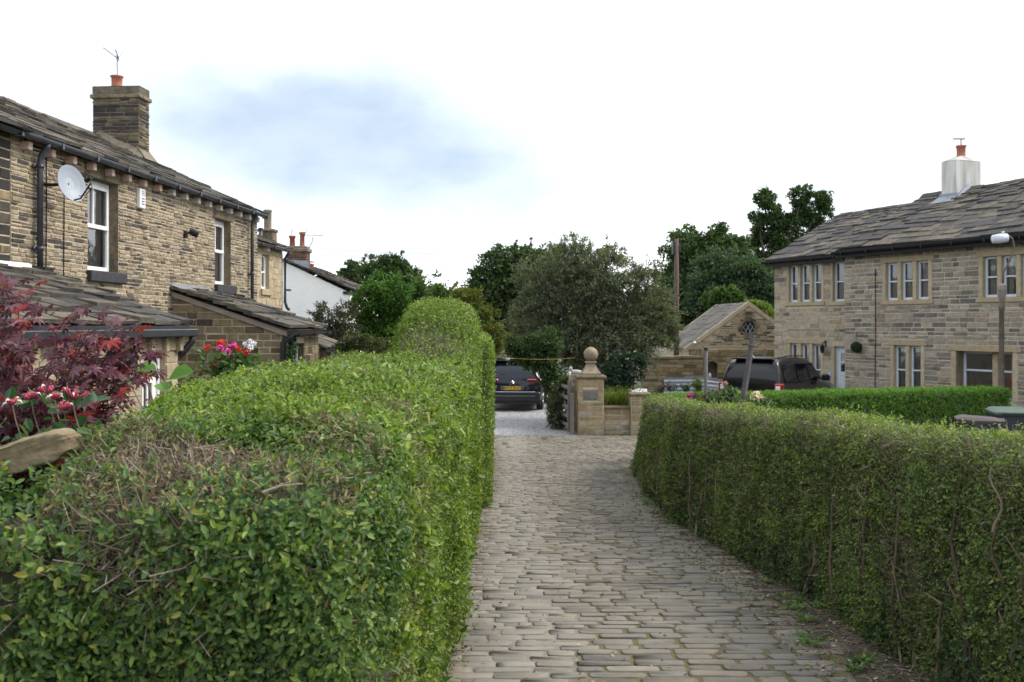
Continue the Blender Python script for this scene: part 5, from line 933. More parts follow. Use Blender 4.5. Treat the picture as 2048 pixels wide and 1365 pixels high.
def wheelie_bin(label, lidmat, loc, rz, lidtilt=0.0, sc=1.0):
    h = thing('wheelie_bin', label, 'wheelie bin', loc, rz, 'wheelie bins behind the right hedge'); h.scale = (sc,) * 3; mb = MB(); prof = [(.20, .06), (.205, .10), (.285, .92), (.305, .93), (.305, .98)]
    for (r0, a), (r1, b) in zip(prof, prof[1:]):
        k = [(-1, -1.1), (1, -1.1), (1, 1.1), (-1, 1.1)]; mb.add([(x * r0, y * r0, a) for x, y in k] + [(x * r1, y * r1, b) for x, y in k], [(0, 1, 5, 4), (1, 2, 6, 5), (2, 3, 7, 6), (3, 0, 4, 7)])
    mb.add([(-.2, -.22, .06), (.2, -.22, .06), (.2, .22, .06), (-.2, .22, .06)], [(3, 2, 1, 0)]); mb.build('body', plain('bin_plastic', (.035, .04, .05), .5, .15, 5), h)
    mb = MB(); n = 11; q = np.linspace(-1, 1, n); v = [[(x * .31, y * .36, .985 + .05 * (1 - x ** 10) * (1 - abs(y) ** 8) + .02 * y) for x in q] for y in q]; i = np.arange(n - 1)[:, None] * n; k = np.arange(n - 1)[None]; mb.add(v, np.stack([i + k, i + k + 1, i + n + k + 1, i + n + k], -1).reshape(-1, 4)); mb.box(-.315, .315, -.365, .365, .955, .99); mb.bbox(-.20, .20, -.40, -.34, .965, 1.0, .012); l_ = mb.build('lid', lidmat, h, smooth=False); l_.rotation_euler = (lidtilt, 0, 0)
    mb = MB(); mb.tube([(-.28, .36, .90), (-.28, .44, .97), (.28, .44, .97), (.28, .36, .90)], .018, 6); mb.build('handle', MAT['black'], h)
    for s in (-1, 1): MB().lathe([(0, -.03), (.09, -.03), (.1, -.01), (.1, .01), (.09, .03), (0, .03)], (s * .24, .24, .1), 16, axis=0).build('wheel', MAT['tyre'], h, smooth=True)
    return h
wheelie_bin('black wheelie bin with a green lid, taller one of the two behind the right hedge', plain('green_lid', (.062, .10, .078), .5, .12, 4), (at(2020, 0, 18.2)[0], 18.2, .06), R(-12), 0, 1.09)
b_ = wheelie_bin('wheelie bin with a maroon-brown lid beside the green-lidded bin', plain('maroon_lid', (.06, .038, .042), .5, .15, 4), (at(1958, 0, 16.6)[0], 16.6, float(gz(16.6)) - .0), R(70), 0, .985)
def chair():
    Y = 27.5; o = at(1288, 0, Y); h = thing('garden_chair', 'red metal garden chair draped with a white cloth beside the hedge end', 'chair', (o[0], Y, 0), R(20)); red = plain('red_metal', (.34, .03, .06), .4, .15, 5)
    for x in (-.19, .19):
        for y in (-.2, .2): MB().tube([(x, y, 0), (x, y, .45 if y < 0 else .95)], .014, 6).build('leg', red, h)
    MB().bbox(-.2, .2, -.21, .21, .44, .46, .006).build('seat', red, h); mb = MB()
    for z in (.62, .76, .92): mb.tube([(-.19, .2, z), (.19, .2, z)], .012, 6)
    mb.build('backrest', red, h); c = thing('white_cloth', 'white cloth lying over the red garden chair', 'cloth', at(1272, 780, Y - .3)); n = 12; q = np.linspace(0, 1, n); v = [[(-.22 + .5 * a, -.2 + .4 * b, .30 + .03 * np.sin(7 * a + 4 * b) - .35 * max(0, abs(b - .5) - .32)) for a in q] for b in q]; i = np.arange(n - 1)[:, None] * n; k = np.arange(n - 1)[None]; f = np.stack([i + k, i + k + 1, i + n + k + 1, i + n + k], -1).reshape(-1, 4)
    v = np.array(v).reshape(-1, 3); mb = MB(); mb.add(v - (0, 0, .3), f); mb.add(v - (0, 0, .312), f[:, ::-1]); mb.build('fabric', MAT['white'], c, smooth=True)
chair()
# ------------------------------------------------------------------ hedges
def lump(P, a=.03):
    x, y, z = P[:, 0], P[:, 1], P[:, 2]; return a * (np.sin(3.1 * x + 1.7 * z + .5) * np.sin(2.3 * y + .9) + .6 * np.sin(6.3 * y + 4.1 * z) * np.sin(5.2 * x - 2.0 * y + 1.0) + .4 * np.sin(11 * y + 7 * x) * np.sin(9 * z + 3 * y))
class HBox:
    """rounded box of hedge: u along, v across, w up; mp maps it into the world"""
    def __init__(s, Lx, Wd, H, r, mp, lumpy=.03): s.d = np.array([Lx, Wd, H]); s.r = r; s.mp = mp; s.lumpy = lumpy
    def rounded(s, q):
        lo = np.array([s.r, s.r, -9.0]); hi = s.d - s.r; inn = np.clip(q, lo, np.maximum(hi, lo)); dv = q - inn; ln = np.linalg.norm(dv, axis=1, keepdims=True); n = dv / np.maximum(ln, 1e-6); return inn + n * s.r, n
    def world(s, p, n, off=0.0):
        p2 = p + n * off if np.ndim(off) == 0 else p + n * off[:, None]; A = s.mp(p2[:, 0], p2[:, 1], p2[:, 2]); B = s.mp(*(p2 + n * .02).T); N = unit(B - A); return A + N * lump(A, s.lumpy)[:, None], N
    def sample(s, n, wt=(1, 1, 1, 1, 1)):
        """wt: v=0 face, v=max face, top, u=0 end, u=max end"""
        L_, Wd, H = s.d; ar = np.array([L_ * H, L_ * H, L_ * Wd, Wd * H, Wd * H]) * np.array(wt); f = rng.choice(5, n, p=ar / ar.sum()); q = rng.random((n, 3)) * s.d
        q[f == 0, 1] = 0; q[f == 1, 1] = Wd; q[f == 2, 2] = H; q[f == 3, 0] = 0; q[f == 4, 0] = L_; p, nn = s.rounded(q); return p, nn
    def core(s, mb, off, res=.16):
        L_, Wd, H = s.d
        for ax, val in ((1, 0), (1, Wd), (2, H), (0, 0), (0, L_)):
            o = [a for a in range(3) if a != ax]; a = np.linspace(0, s.d[o[0]], max(3, int(s.d[o[0]] / res))); b = np.linspace(0, s.d[o[1]], max(3, int(s.d[o[1]] / res))); A, B = np.meshgrid(a, b); q = np.zeros((A.size, 3)); q[:, o[0]] = A.ravel(); q[:, o[1]] = B.ravel(); q[:, ax] = val
            p, n = s.rounded(q); W_, N = s.world(p, n, -off); m = A.shape[1]; i = np.arange(A.shape[0] - 1)[:, None] * m; k = np.arange(m - 1)[None]; mb.add(W_, np.stack([i + k, i + k + 1, i + m + k + 1, i + m + k], -1).reshape(-1, 4))
def dist(P): return np.sqrt(P[:, 0] ** 2 + P[:, 1] ** 2 + (P[:, 2] - EYE) ** 2)
def pnoise(P, sc, seed=0.0):
    x, y, z = (P * sc + seed).T; return (np.sin(x * 1.7 + y * .9) * np.sin(y * 2.1 - z * 1.3 + .7) + np.sin(z * 2.7 + x * 1.1 + 2.0) * np.sin(y * .8 - x * 2.3 + z) + .6 * np.sin(3.9 * x + 2.2 * z) * np.sin(4.3 * y - 1.0)) / 2.2
PRIVET = leafm('privet_leaves', [(0, (.046, .082, .018)), (.3, (.108, .17, .030)), (.7, (.175, .26, .042)), (.93, (.26, .34, .06)), (1, (.34, .33, .09))], patch=(.70, .72, .66), pscale=1.6, rough=.42, spec=.3)
NEARLF = leafm('jasmine_leaves', [(0, (.034, .070, .024)), (.4, (.085, .155, .042)), (.75, (.145, .225, .052)), (.93, (.23, .30, .065)), (1, (.34, .31, .07))], patch=(.50, .66, .68), pscale=3.2, rough=.42, spec=.32)
DRYLF = leafm('browned_leaves', [(0, (.11, .08, .045)), (.5, (.20, .16, .085)), (1, (.30, .26, .13))], rough=.8, transl=.1, spec=.2)
CLIP = leafm('clippings', [(0, (.12, .19, .05)), (.5, (.20, .28, .09)), (.85, (.30, .38, .17)), (1, (.50, .56, .36))], rough=.6, transl=.25)
def keepnear(P, d1, pw=1.3, mn=.02): return rng.random(len(P)) < np.clip((d1 / dist(P)) ** pw, mn, 1)
def hole(P, t=.35, sc=2.3, seed=0.0): return pnoise(P, sc, seed) < t + rng.normal(0, .25, len(P))

def left_hedge():
    h = thing('privet_hedge', 'big rounded privet hedge filling the left foreground, rising to a dome at its far end', 'hedge', (-1.1, 5.5, .8)); o = np.array([-1.1, 5.5, .8])
    XL = lambda Y: np.interp(Y, [2.2, 2.75, 4, 6, 8.4, 10], [-1.16, -1.2, -1.5, -1.92, -1.95, -1.7]); XR = lambda Y: np.interp(Y, [2.2, 3, 5, 8, 12], [-.40, -.37, -.36, -.40, -.42]); ZT = lambda Y: np.interp(Y, [2.2, 2.9, 4, 8.5, 9.6], [2.28, 2.34, 2.365, 2.32, 2.38])
    def mpA(u, v, w): Y = 2.25 + u; t = v / 1.5; g = gz(Y); return np.stack([XL(Y) + (XR(Y) - XL(Y)) * t + .02 * w, Y, g + w / 1.6 * (ZT(Y) - g)], -1)
    def mpArm(u, v, w): Y = 2.2 + v - .10 * u; g = gz(Y); return np.stack([-.9 - u, Y, g + w / 1.3 * (2.255 + .02 * u - g)], -1)
    def mpB(u, v, w): Y = 8.6 + u; g = gz(Y); zt = np.interp(Y, [8.6, 9.3, 10.1, 10.8, 11.9], [2.28, 2.46, 2.80, 2.93, 2.9]); t = w / 2.2; return np.stack([-1.42 + .30 * np.clip((w - 1.2) / 1.0, 0, 1) * (1 - v / 1.0) + v + .01 * w, Y, g + t * (zt - g)], -1)
    A, Arm, B = HBox(7.8, 1.5, 1.6, .22, mpA, .045), HBox(1.2, .55, 1.3, .15, mpArm), HBox(3.3, 1.0, 2.2, .30, mpB, .025)
    cm = MB()
    for b in (A, Arm, B): b.core(cm, .07)
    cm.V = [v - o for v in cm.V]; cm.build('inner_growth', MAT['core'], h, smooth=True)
    lf, lf2, dry, tw, cl, st = MB(), MB(), MB(), MB(), MB(), MB()
    def fill(b, n, wt, near, size, K, d1, pw=1.2, dseed=5.0):
        p, nn = b.sample(n, wt); off = rng.uniform(-.06, .025, n); P, N = b.world(p, nn, off); k = keepnear(P, d1, pw); P, N, p = P[k], N[k], p[k]; top = N[:, 2] > .75; k2 = hole(P, .42 if near else .9, 3.9) ; P, N, top = P[k2], N[k2], top[k2]
        worn = np.where(N[:, 2] > .6, pnoise(P, 1.3, dseed) > (.16 if near else .12), False); bare = (pnoise(P, 2.6, 3.0) > .14) & (N[:, 2] < .72) & (P[:, 1] < 3.6) if near else np.zeros(len(P), bool); sh = near & ((((P[:, 0] + .86) / .20) ** 2 + ((P[:, 1] - 2.58) / .12) ** 2) < 1); k3 = rng.random(len(P)) > np.where(worn, .62, 0) + np.where(bare, .74, 0) + np.where(sh, .45, 0); P, N, top = P[k3], N[k3], top[k3]
        s = size * np.maximum(1, (dist(P) / d1) ** .5) * rng.uniform(.55, 1.4, len(P)); D = N * .8 + rng.normal(size=P.shape) * .55 + np.array([0, 0, .35]); pos = P[:, 1] + P[:, 0] * .35 + pnoise(P, 1.5) * .5
        isn = pos < 2.75 if near else np.zeros(len(P), bool)
        lf2.sprigs(P[isn], D[isn], N[isn], .055, K + 1, np.clip(s[isn], .012, .030) * .9, .5); lf.sprigs(P[~isn], D[~isn], N[~isn], .065, K, s[~isn], .55)
    fill(A, 75000, (.35, 1.6, 2.1, 1.0, .0), True, .0185, 6, 4.6); fill(A, 22000, (0, .7, .25, 3.2, 0), True, .026, 6, 2.6); fill(Arm, 9500, (1.6, .1, 1, 0, .3), True, .026, 6, 3)
    fill(B, 19000, (.5, 1.3, 1.5, 1.1, .3), False, .0235, 5, 9, dseed=1.0)
    # dead cut twigs showing through, thickest on the near shoulder
    for b, n, wt in ((A, 46000, (.2, .8, .2, 3.2, 0)), (Arm, 2200, (1.2, .1, .6, 0, .2))):
        p, nn = b.sample(n, wt); P, N = b.world(p, nn, rng.uniform(-.035, .032, n)); k = keepnear(P, 3.0, 1.6); P, N = P[k], N[k]; k = ((pnoise(P, 2.6, 3.0) > .05) | (rng.random(len(P)) < .15)) & (N[:, 2] < .72); P, N = P[k], N[k]
        D = unit(N * .45 + rng.normal(size=P.shape) * .75 + (0, 0, .15)); ln = rng.uniform(.012, .06, (len(P), 1)) * rng.choice([1, 1, 1, 1, 2.0], (len(P), 1)); tw.sticks(P, P + D * ln, rng.uniform(.0006, .0018, len(P)), None)
    n = 2000; q = np.stack([rng.normal(-.86, .12, n), rng.normal(2.58, .08, n)], -1); g = gz(q[:, 1]); u = q[:, 1] - 2.25; P, N = A.world(*A.rounded(np.stack([np.clip(u, .02, 7), np.clip((q[:, 0] + 1.15) / .78 * 1.5, .05, 1.45), np.full(n, 1.6)], -1)), rng.uniform(-.03, .028, n)); D = unit(rng.normal(size=(n, 3)) * (1, 1, .35) + (.2, -.3, .15)); tw.sticks(P, P + D * rng.uniform(.02, .09, (n, 1)), rng.uniform(.0008, .0019, n))
    # long bare sticks
    for pts, r_ in (([(648, 818), (640, 850), (656, 890), (660, 935)], .006), ([(525, 985), (560, 972), (606, 968)], .004), ([(545, 940), (590, 912), (615, 928)], .006), ([(380, 925), (430, 930), (505, 935), (560, 950)], .004), ([(620, 1010), (585, 1060)], .003), ([(330, 950), (250, 962), (180, 960)], .004), ([(480, 1010), (520, 1055), (560, 1090)], .005), ([(520, 1290), (545, 1320), (550, 1365)], .004), ([(190, 1240), (160, 1190), (150, 1130)], .003), ([(100, 1180), (60, 1270), (30, 1330)], .003), ([(380, 1130), (430, 1150), (470, 1200)], .003)):
        Yd = 3.2 if pts[0][0] > 630 else (2.28 + .0 if pts[0][1] > 960 else 2.55); st.tube([at(x, y, Yd + .03 * i) for i, (x, y) in enumerate(pts)], np.linspace(r_, r_ * .6, len(pts)) * .8, 6)
    # browned, clipped patches and loose clippings lying on top
    def dryp(b, n, wt, seed, thr, sz):
        p, nn = b.sample(n, wt); P, N = b.world(p, nn, rng.uniform(-.01, .045, n)); k = (pnoise(P, 1.3, seed) > thr) & keepnear(P, 5, 1.0); P, N = P[k], N[k]; s_ = np.maximum(1, dist(P) / 6) ** .5; dry.leaves(P, rng.normal(size=P.shape) + N * .4, N + rng.normal(size=P.shape) * .6, rng.uniform(.6, 1.3, len(P)) * sz, .24); P, N = P[::2], N[::2]; tw.sticks(P, P + unit(N * .5 + rng.normal(size=P.shape) * .7) * rng.uniform(.015, .045, (len(P), 1)), .0011 * np.maximum(1, dist(P) / 5))
    dryp(A, 40000, (0, .25, 2.5, .3, 0), 5.0, .16, .026); dryp(B, 5000, (.0, .2, 1, 1.2, 0), 1.0, .2, .03)
    p, nn = A.sample(26000, (0, .05, 1, 0, 0)); P, N = A.world(p, nn, rng.uniform(.0, .03, len(p))); k = (N[:, 2] > .6) & (pnoise(P, 1.6, 2.2) > -.25) & (P[:, 1] > 2.9) & keepnear(P, 4.5, .8, .1); P, N = P[k], N[k]; cl.leaves(P, rng.normal(size=P.shape) * (1, 1, .25), N + rng.normal(size=P.shape) * .45, rng.uniform(.02, .055, len(P)) * np.maximum(1, (dist(P) / 5) ** .5), .26)
    n = 900; P = np.stack([rng.uniform(-1.8, -.5, n), rng.uniform(6.3, 8.4, n), np.zeros(n)], -1); P[:, 2] = ZT(P[:, 1]) + .03 + rng.uniform(0, .03, n); cl.leaves(P, rng.normal(size=P.shape) * (1, 1, .3), np.array([0, 0, 1.0]) + rng.normal(size=P.shape) * .5, rng.uniform(.05, .10, n), .3)
    for m, nm, mt in ((lf, 'leaves', PRIVET), (lf2, 'jasmine_leaves', NEARLF), (dry, 'browned_leaves', DRYLF), (tw, 'cut_twigs', MAT['twig']), (cl, 'clippings', CLIP), (st, 'bare_sticks', MAT['stem'])):
        m.V = [v - o for v in m.V]; m.build(nm, mt, h)
    # separate hedge just beyond the dome
    h2 = thing('far_privet_hedge', 'tall narrow privet hedge just beyond the dome, lining the far left of the lane', 'hedge', (-.8, 16, .1)); o2 = np.array([-.8, 16, .1])
    def mpC(u, v, w): Y = 12.12 + u; g = gz(Y); return np.stack([-1.3 + v + np.interp(Y, [12, 13, 21], [.15, .12, -.06]) + .015 * w, Y, g + w / 2.2 * (2.52 - g)], -1)
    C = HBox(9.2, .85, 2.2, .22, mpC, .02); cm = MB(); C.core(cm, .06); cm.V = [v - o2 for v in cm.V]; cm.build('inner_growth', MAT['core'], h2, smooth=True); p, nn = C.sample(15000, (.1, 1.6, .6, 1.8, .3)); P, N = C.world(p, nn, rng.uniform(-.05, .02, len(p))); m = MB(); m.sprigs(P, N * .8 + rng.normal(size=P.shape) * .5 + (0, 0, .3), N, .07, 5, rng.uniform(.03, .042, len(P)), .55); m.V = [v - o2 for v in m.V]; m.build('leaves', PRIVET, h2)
left_hedge()

def right_hedge():
    h = thing('hawthorn_hedge', 'long clipped hedge with bare brown stems curving along the right of the lane', 'hedge', (2.2, 9, .6)); o = np.array([2.2, 9, .6])
    HT = lambda Y: np.interp(Y, [2, 5, 9, 13, 18.6], [1.15, 1.165, 1.225, 1.265, 1.29])
    def mp(u, v, w): Y = 2.6 + u; return np.stack([RH(Y) + v + .09 * w / 1.27 + np.interp(Y, [15.5, 18.6], [0, .30]) * w / 1.27 - .12 * np.exp(-((w - .0) / .25) ** 2) * 0, Y, gz(Y) + w / 1.27 * HT(Y)], -1)
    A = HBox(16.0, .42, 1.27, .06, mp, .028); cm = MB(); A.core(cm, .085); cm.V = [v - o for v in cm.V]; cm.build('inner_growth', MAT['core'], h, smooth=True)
    green = leafm('hedge_leaves', [(0, (.046, .076, .026)), (.4, (.11, .158, .048)), (.8, (.17, .23, .064)), (.96, (.24, .31, .078)), (1, (.31, .29, .10))], patch=(.68, .70, .66), pscale=1.8, rough=.45, spec=.28)
    topg = leafm('hedge_top_leaves', [(0, (.09, .14, .03)), (.5, (.17, .24, .05)), (.85, (.26, .32, .075)), (1, (.30, .30, .10))], rough=.45)
    lf, tl, dry, tw, st, iv = MB(), MB(), MB(), MB(), MB(), MB()
    p, nn = A.sample(74000, (1.5, .25, .4, .7, .6)); off = rng.uniform(-.075, .02, len(p)); P, N = A.world(p, nn, off); rel = (P[:, 2] - gz(P[:, 1])) / 1.27
    k = keepnear(P, 6.0, 1.1) & (P[:, 1] > 2.5) & (pnoise(P, 2.4, 1.0) < .47 + .35 * (rel - .45) + rng.normal(0, .25, len(P))); P, N, rel = P[k], N[k], rel[k]; s = .0185 * np.maximum(1, (dist(P) / 6) ** .5) * rng.uniform(.7, 1.3, len(P)); D = N * .7 + rng.normal(size=P.shape) * .6 + (0, 0, .4)
    br = (pnoise(P, 3.1, 4.0) + rel * .5 > .55) ; lf.sprigs(P[~br], D[~br], N[~br], .055, 5, s[~br], .6); tl2 = MB(); lf.sprigs(P[br & (rel < .9)], D[br & (rel < .9)], N[br & (rel < .9)], .06, 6, s[br & (rel < .9)] * 1.1, .6)
    # fresh shoots: brighter clumps on the face
    k = (pnoise(P, 4.3, 7.0) > .42) & (rel < .97) & (rel > .12) & (rng.random(len(P)) < .6); tl.sprigs(P[k] + N[k] * .02, D[k], N[k], .06, 5, s[k] * 1.05, .55)
    # trimmed top: yellow-green shoots and brown clipped ends
    p, nn = A.sample(16000, (.0, .15, 1.0, 0, .05)); P, N = A.world(p, nn, rng.uniform(-.03, .008, len(p))); k = keepnear(P, 7, .9) & (P[:, 1] > 2.5) & (rng.random(len(P)) < np.clip((p[:, 1] - .02) * 4, .12, .9)); P, N = P[k], N[k]; s = .021 * np.maximum(1, (dist(P) / 6) ** .5); tl.sprigs(P, N + rng.normal(size=P.shape) * .5, N, .045, 5, s, .6)
    k = rng.random(len(P)) < .02; Q = P[k] + (0, 0, .01); tl.sprigs(Q, np.array([0, 0, 1.0]) + rng.normal(size=Q.shape) * .25, N[k], .10, 7, .025, .5)
    p, nn = A.sample(80000, (1, .1, .25, .4, .25)); P, N = A.world(p, nn, rng.uniform(-.05, .012, len(p))); rel = (P[:, 2] - gz(P[:, 1])) / 1.27; k = keepnear(P, 6, 1.0) & (P[:, 1] > 2.5) & (rng.random(len(P)) < np.clip((rel - .74) * 5, 0, 1) * .95 + .16 + .28 * (pnoise(P, 2.0, 9.0) > .15)); P, N = P[k], N[k]
    dry.leaves(P[::2], rng.normal(size=P[::2].shape) + N[::2] * .3, N[::2] + rng.normal(size=P[::2].shape) * .7, .018 * np.maximum(1, (dist(P[::2]) / 6) ** .5) * rng.uniform(.6, 1.3, len(P[::2])), .45); D = unit(N * .5 + rng.normal(size=P.shape) * .7 + (0, 0, .3)); tw.sticks(P, P + D * rng.uniform(.02, .10, (len(P), 1)), .0015 * np.maximum(1, dist(P) / 7))
    # main stems
    for Y in np.arange(3.1, 18.0, .10):
        Y = Y + rng.uniform(-.1, .1); n = rng.integers(4, 7); hgt = rng.uniform(.35, 1.1); x = float(RH(Y)); zz = np.linspace(-.02, hgt, n); off = rng.uniform(-.075, .04) + np.cumsum(rng.normal(0, .014, n)); yy = Y + np.cumsum(rng.normal(0, .055, n)); r0 = rng.uniform(.007, .017)
        pts = np.stack([RH(yy) + .05 + off + (.07 + np.interp(yy, [15.5, 18.6], [0, .25])) * zz, yy, gz(yy) + zz], -1); st.tube(pts, np.linspace(r0, r0 * .55, n), 6)
        if rng.random() < .7: i = rng.integers(1, n); d = unit(np.array([-.5, rng.normal(), rng.uniform(-.2, .8)])); L_ = rng.uniform(.08, .25); st.tube([pts[i], pts[i] + d * L_ * .5, pts[i] + d * L_ + (0, 0, rng.normal(0, .03))], [r0 * .5, r0 * .4, r0 * .2], 5)
    # a few pale contorted stems on the face
    for (x, y, Y, kk) in ((1738, 950, 5.9, .13), (1790, 1030, 5.5, .12), (2030, 940, 4.2, .2), (1935, 1240, 4.4, .25), (2035, 1180, 4.1, .16), (1700, 1000, 6.3, .1), (1905, 1120, 4.6, .15), (2000, 1050, 4.2, .18), (1500, 930, 8.5, .14), (1600, 1180, 6.9, .12)):
        a = at(x, y, Y); a[0] = float(RH(a[1])) + .01; d = unit(np.array([-.05, rng.normal(0, .4), -1.0])); L_ = kk * 1.3; q = np.linspace(0, 1, 9)[:, None]; st.tube(a + d * L_ * q + np.array([-.012, .022, 0]) * np.sin(q * rng.uniform(4, 8) + rng.uniform(0, 6)), np.linspace(.0035, .0075, 9), 6)
    # ivy creeping at the foot
    n = 2600; Y = 3.2 + 11 * rng.random(n) ** 1.3; k = np.sin(Y * 1.9) + np.sin(Y * 4.7 + 1) > -.2; Y = Y[k]; n = len(Y); P = np.stack([RH(Y) - .03 + rng.normal(0, .03, n), Y, gz(Y) + np.abs(rng.normal(.02, .2, n))], -1); iv.leaves(P, np.array([-.3, 0, -.8]) + rng.normal(size=P.shape) * .6, np.array([-1, -.2, .5]) + rng.normal(size=P.shape) * .35, rng.uniform(.022, .040, n), .8)
    for m, nm, mt in ((lf, 'leaves', green), (tl, 'fresh_shoots', topg), (dry, 'browned_leaves', DRYLF), (tw, 'cut_twigs', MAT['twig']), (st, 'stems', MAT['stem']), (iv, 'ivy_leaves', leafm('dark_ivy', [(0, (.014, .034, .014)), (1, (.045, .085, .03))], rough=.5, spec=.25))):
        m.V = [v - o for v in m.V]; m.build(nm, mt, h)
    # garden hedge beyond
    h2 = thing('box_hedge', 'bright green clipped garden hedge in front of the stone houses', 'hedge', (6.4, 20.2, 0)); o2 = np.array([6.4, 20.2, 0.0]); a, b = np.array([2.80, 19.1]), np.array([10.55, 21.25]); Ln = np.linalg.norm(b - a); d = (b - a) / Ln; nn2 = np.array([-d[1], d[0]])
    def mp2(u, v, w): return np.stack([a[0] + d[0] * u + nn2[0] * v, a[1] + d[1] * u + nn2[1] * v, w * np.interp(u, [0, 4, Ln], [.985, 1.0, 1.0])], -1)
    B = HBox(Ln, .75, 1.31, .06, mp2, .012); cm = MB(); B.core(cm, .05); cm.V = [v - o2 for v in cm.V]; cm.build('inner_growth', MAT['core'], h2, smooth=True); p, nn = B.sample(17000, (1.3, .1, 1.2, 1.2, .8)); P, N = B.world(p, nn, rng.uniform(-.05, .012, len(p))); m = MB(); m.sprigs(P, N * .5 + rng.normal(size=P.shape) * .4 + (0, 0, .7), N, .07, 5, rng.uniform(.028, .045, len(P)), .5); m.V = [v - o2 for v in m.V]; m.build('leaves', leafm('box_hedge_leaves', [(0, (.055, .13, .018)), (.5, (.10, .215, .026)), (1, (.17, .31, .04))], patch=(.8, .85, .9)), h2)
right_hedge()

# ------------------------------------------------------------------ trees and shrubs
def foliage(mb, c, r, n, leaf, clump=.35, asp=.55, dens=6, flat=.0):
    """leaf clumps spread through an ellipsoid, thinning at its edge"""
    c, r = np.asarray(c, float), np.asarray(r, float); K = int(np.clip(n / 130, 14, 80)); q = unit(rng.normal(size=(K, 3))) * rng.uniform(.45, 1.0, (K, 1)); C = c + q * r; cr = rng.uniform(.18, .36, K) * r.mean() * (clump / .32)
    w = rng.integers(0, K, int(n * .8)); d = unit(rng.normal(size=(len(w), 3)) + (0, 0, .25)); u = rng.uniform(.05, 1.12, (len(w), 1)) ** .5; P = C[w] + d * u * cr[w][:, None] * np.array([1.15, 1.15, .8]); D = d * .7 + q[w] * .5
    m = n - len(w); q2 = unit(rng.normal(size=(m, 3))); P = np.concatenate([P, c + q2 * rng.uniform(.2, .9, (m, 1)) * r]); D = np.concatenate([D, q2])
    mb.leaves(P, D + rng.normal(size=P.shape) * .6 + (0, 0, -flat), D * .6 + (0, 0, .6) + rng.normal(size=P.shape) * .45, leaf * rng.uniform(.6, 1.3, len(P)), asp)
def trunk(mb, base, tips, r0, kink=.12):
    base = np.asarray(base, float)
    for t in tips:
        t = np.asarray(t, float); n = 7; s = np.linspace(0, 1, n)[:, None]; P = base + (t - base) * s * np.array([1, 1, 1.0]); P[:, :2] = base[:2] + (t - base)[:2] * s ** 1.6; P[1:-1] += rng.normal(0, kink, (n - 2, 3)) * np.linalg.norm(t - base) * .12; mb.tube(P, np.linspace(r0, r0 * .18, n), 7)
def tree(name, label, cat, Y, lobes, n, leaf, mat, trk=None, r0=.12, clump=.32, group=None, depth=.8, asp=.55, sprays=0, dens=6, stem=.06, yoff=0.0):
    """lobes: photo ellipses (x, y, half width, half height) standing at distance Y"""
    C = [(at(x, y, Y + rng.uniform(-.5, .5) * min(a, b) * Y / FPX), np.array([a, (a + b) / 2 * depth, b]) * Y / FPX) for x, y, a, b in lobes]; bx = trk[0] if trk else lobes[0][0]; base = at(bx, 0, Y); base[2] = float(gz(Y)); h = thing(name, label, cat, base, 0, group); tot = sum(r[0] * r[2] for _, r in C); mb = MB(); rel = lambda p: np.asarray(p) - base
    for c, r in C: foliage(mb, rel(c), r, int(n * r[0] * r[2] / tot), leaf, clump, asp, dens)
    tm = MB(); trunk(tm, (0, 0, 0), [rel(c + (0, 0, .3 * r[2])) for c, r in C], r0)
    if sprays:
        for c, r in C:
            for i in range(int(sprays * r[0] * r[2] / tot) + 1):
                q = unit(rng.normal(size=3) + (0, -.3, .35)); a = rel(c) + q * r * .8; ln = rng.uniform(.35, .75) * r.mean(); d = unit(q + (0, 0, .5) + rng.normal(0, .3, 3)); k = 6; s = np.linspace(0, 1, k)[:, None]; P = a + d * ln * s + np.array([0, 0, -.35]) * ln * s ** 2; tm.tube(P, np.linspace(.012, .004, k), 4); j = np.repeat(P[1:], 5, 0) + rng.normal(0, .03, (25, 3)); mb.leaves(j, d + rng.normal(size=j.shape) * .8, np.array([0, 0, 1.0]) + rng.normal(size=j.shape) * .5, leaf * rng.uniform(.6, 1.1, len(j)), asp)
    mb.build('crown', mat, h); tm.build('trunk', MAT['bark'], h, smooth=True); return h
DKG = leafm('dark_foliage', [(0, (.032, .058, .024)), (.5, (.068, .11, .04)), (1, (.125, .18, .064))], patch=(.7, .75, .8), pscale=.35)
MIDG = leafm('mid_foliage', [(0, (.038, .075, .024)), (.5, (.075, .13, .036)), (1, (.13, .20, .055))], patch=(.7, .8, .85), pscale=.35)
LAUR = leafm('laurel_leaves', [(0, (.03, .075, .014)), (.5, (.065, .15, .024)), (1, (.12, .24, .04))], patch=(.7, .75, .8), pscale=.7, rough=.35)
OLIVE = leafm('olive_shrub_leaves', [(0, (.062, .08, .052)), (.4, (.12, .142, .086)), (.8, (.18, .205, .12)), (1, (.28, .27, .16))], patch=(.82, .88, .92), pscale=.8, rough=.55)
RUSSET = leafm('russet_leaves', [(0, (.05, .09, .018)), (.5, (.095, .14, .026)), (.85, (.17, .15, .03)), (1, (.25, .09, .03))], patch=(.8, .9, .8), pscale=.7)
LIME = leafm('lime_leaves', [(0, (.09, .13, .03)), (1, (.20, .25, .06))])
GREYG = leafm('blue_green_foliage', [(0, (.036, .062, .034)), (.5, (.060, .10, .052)), (1, (.10, .145, .07))], patch=(.75, .8, .8), pscale=.4)
tree('background_tree', 'dark green tree rising behind the white cottage roof', 'tree', 58, [(735, 555, 52, 40), (790, 548, 36, 38), (690, 580, 28, 26), (760, 600, 80, 60), (820, 590, 40, 50)], 30000, .19, DKG, (750,), .3, group='trees behind the lane end', sprays=60)
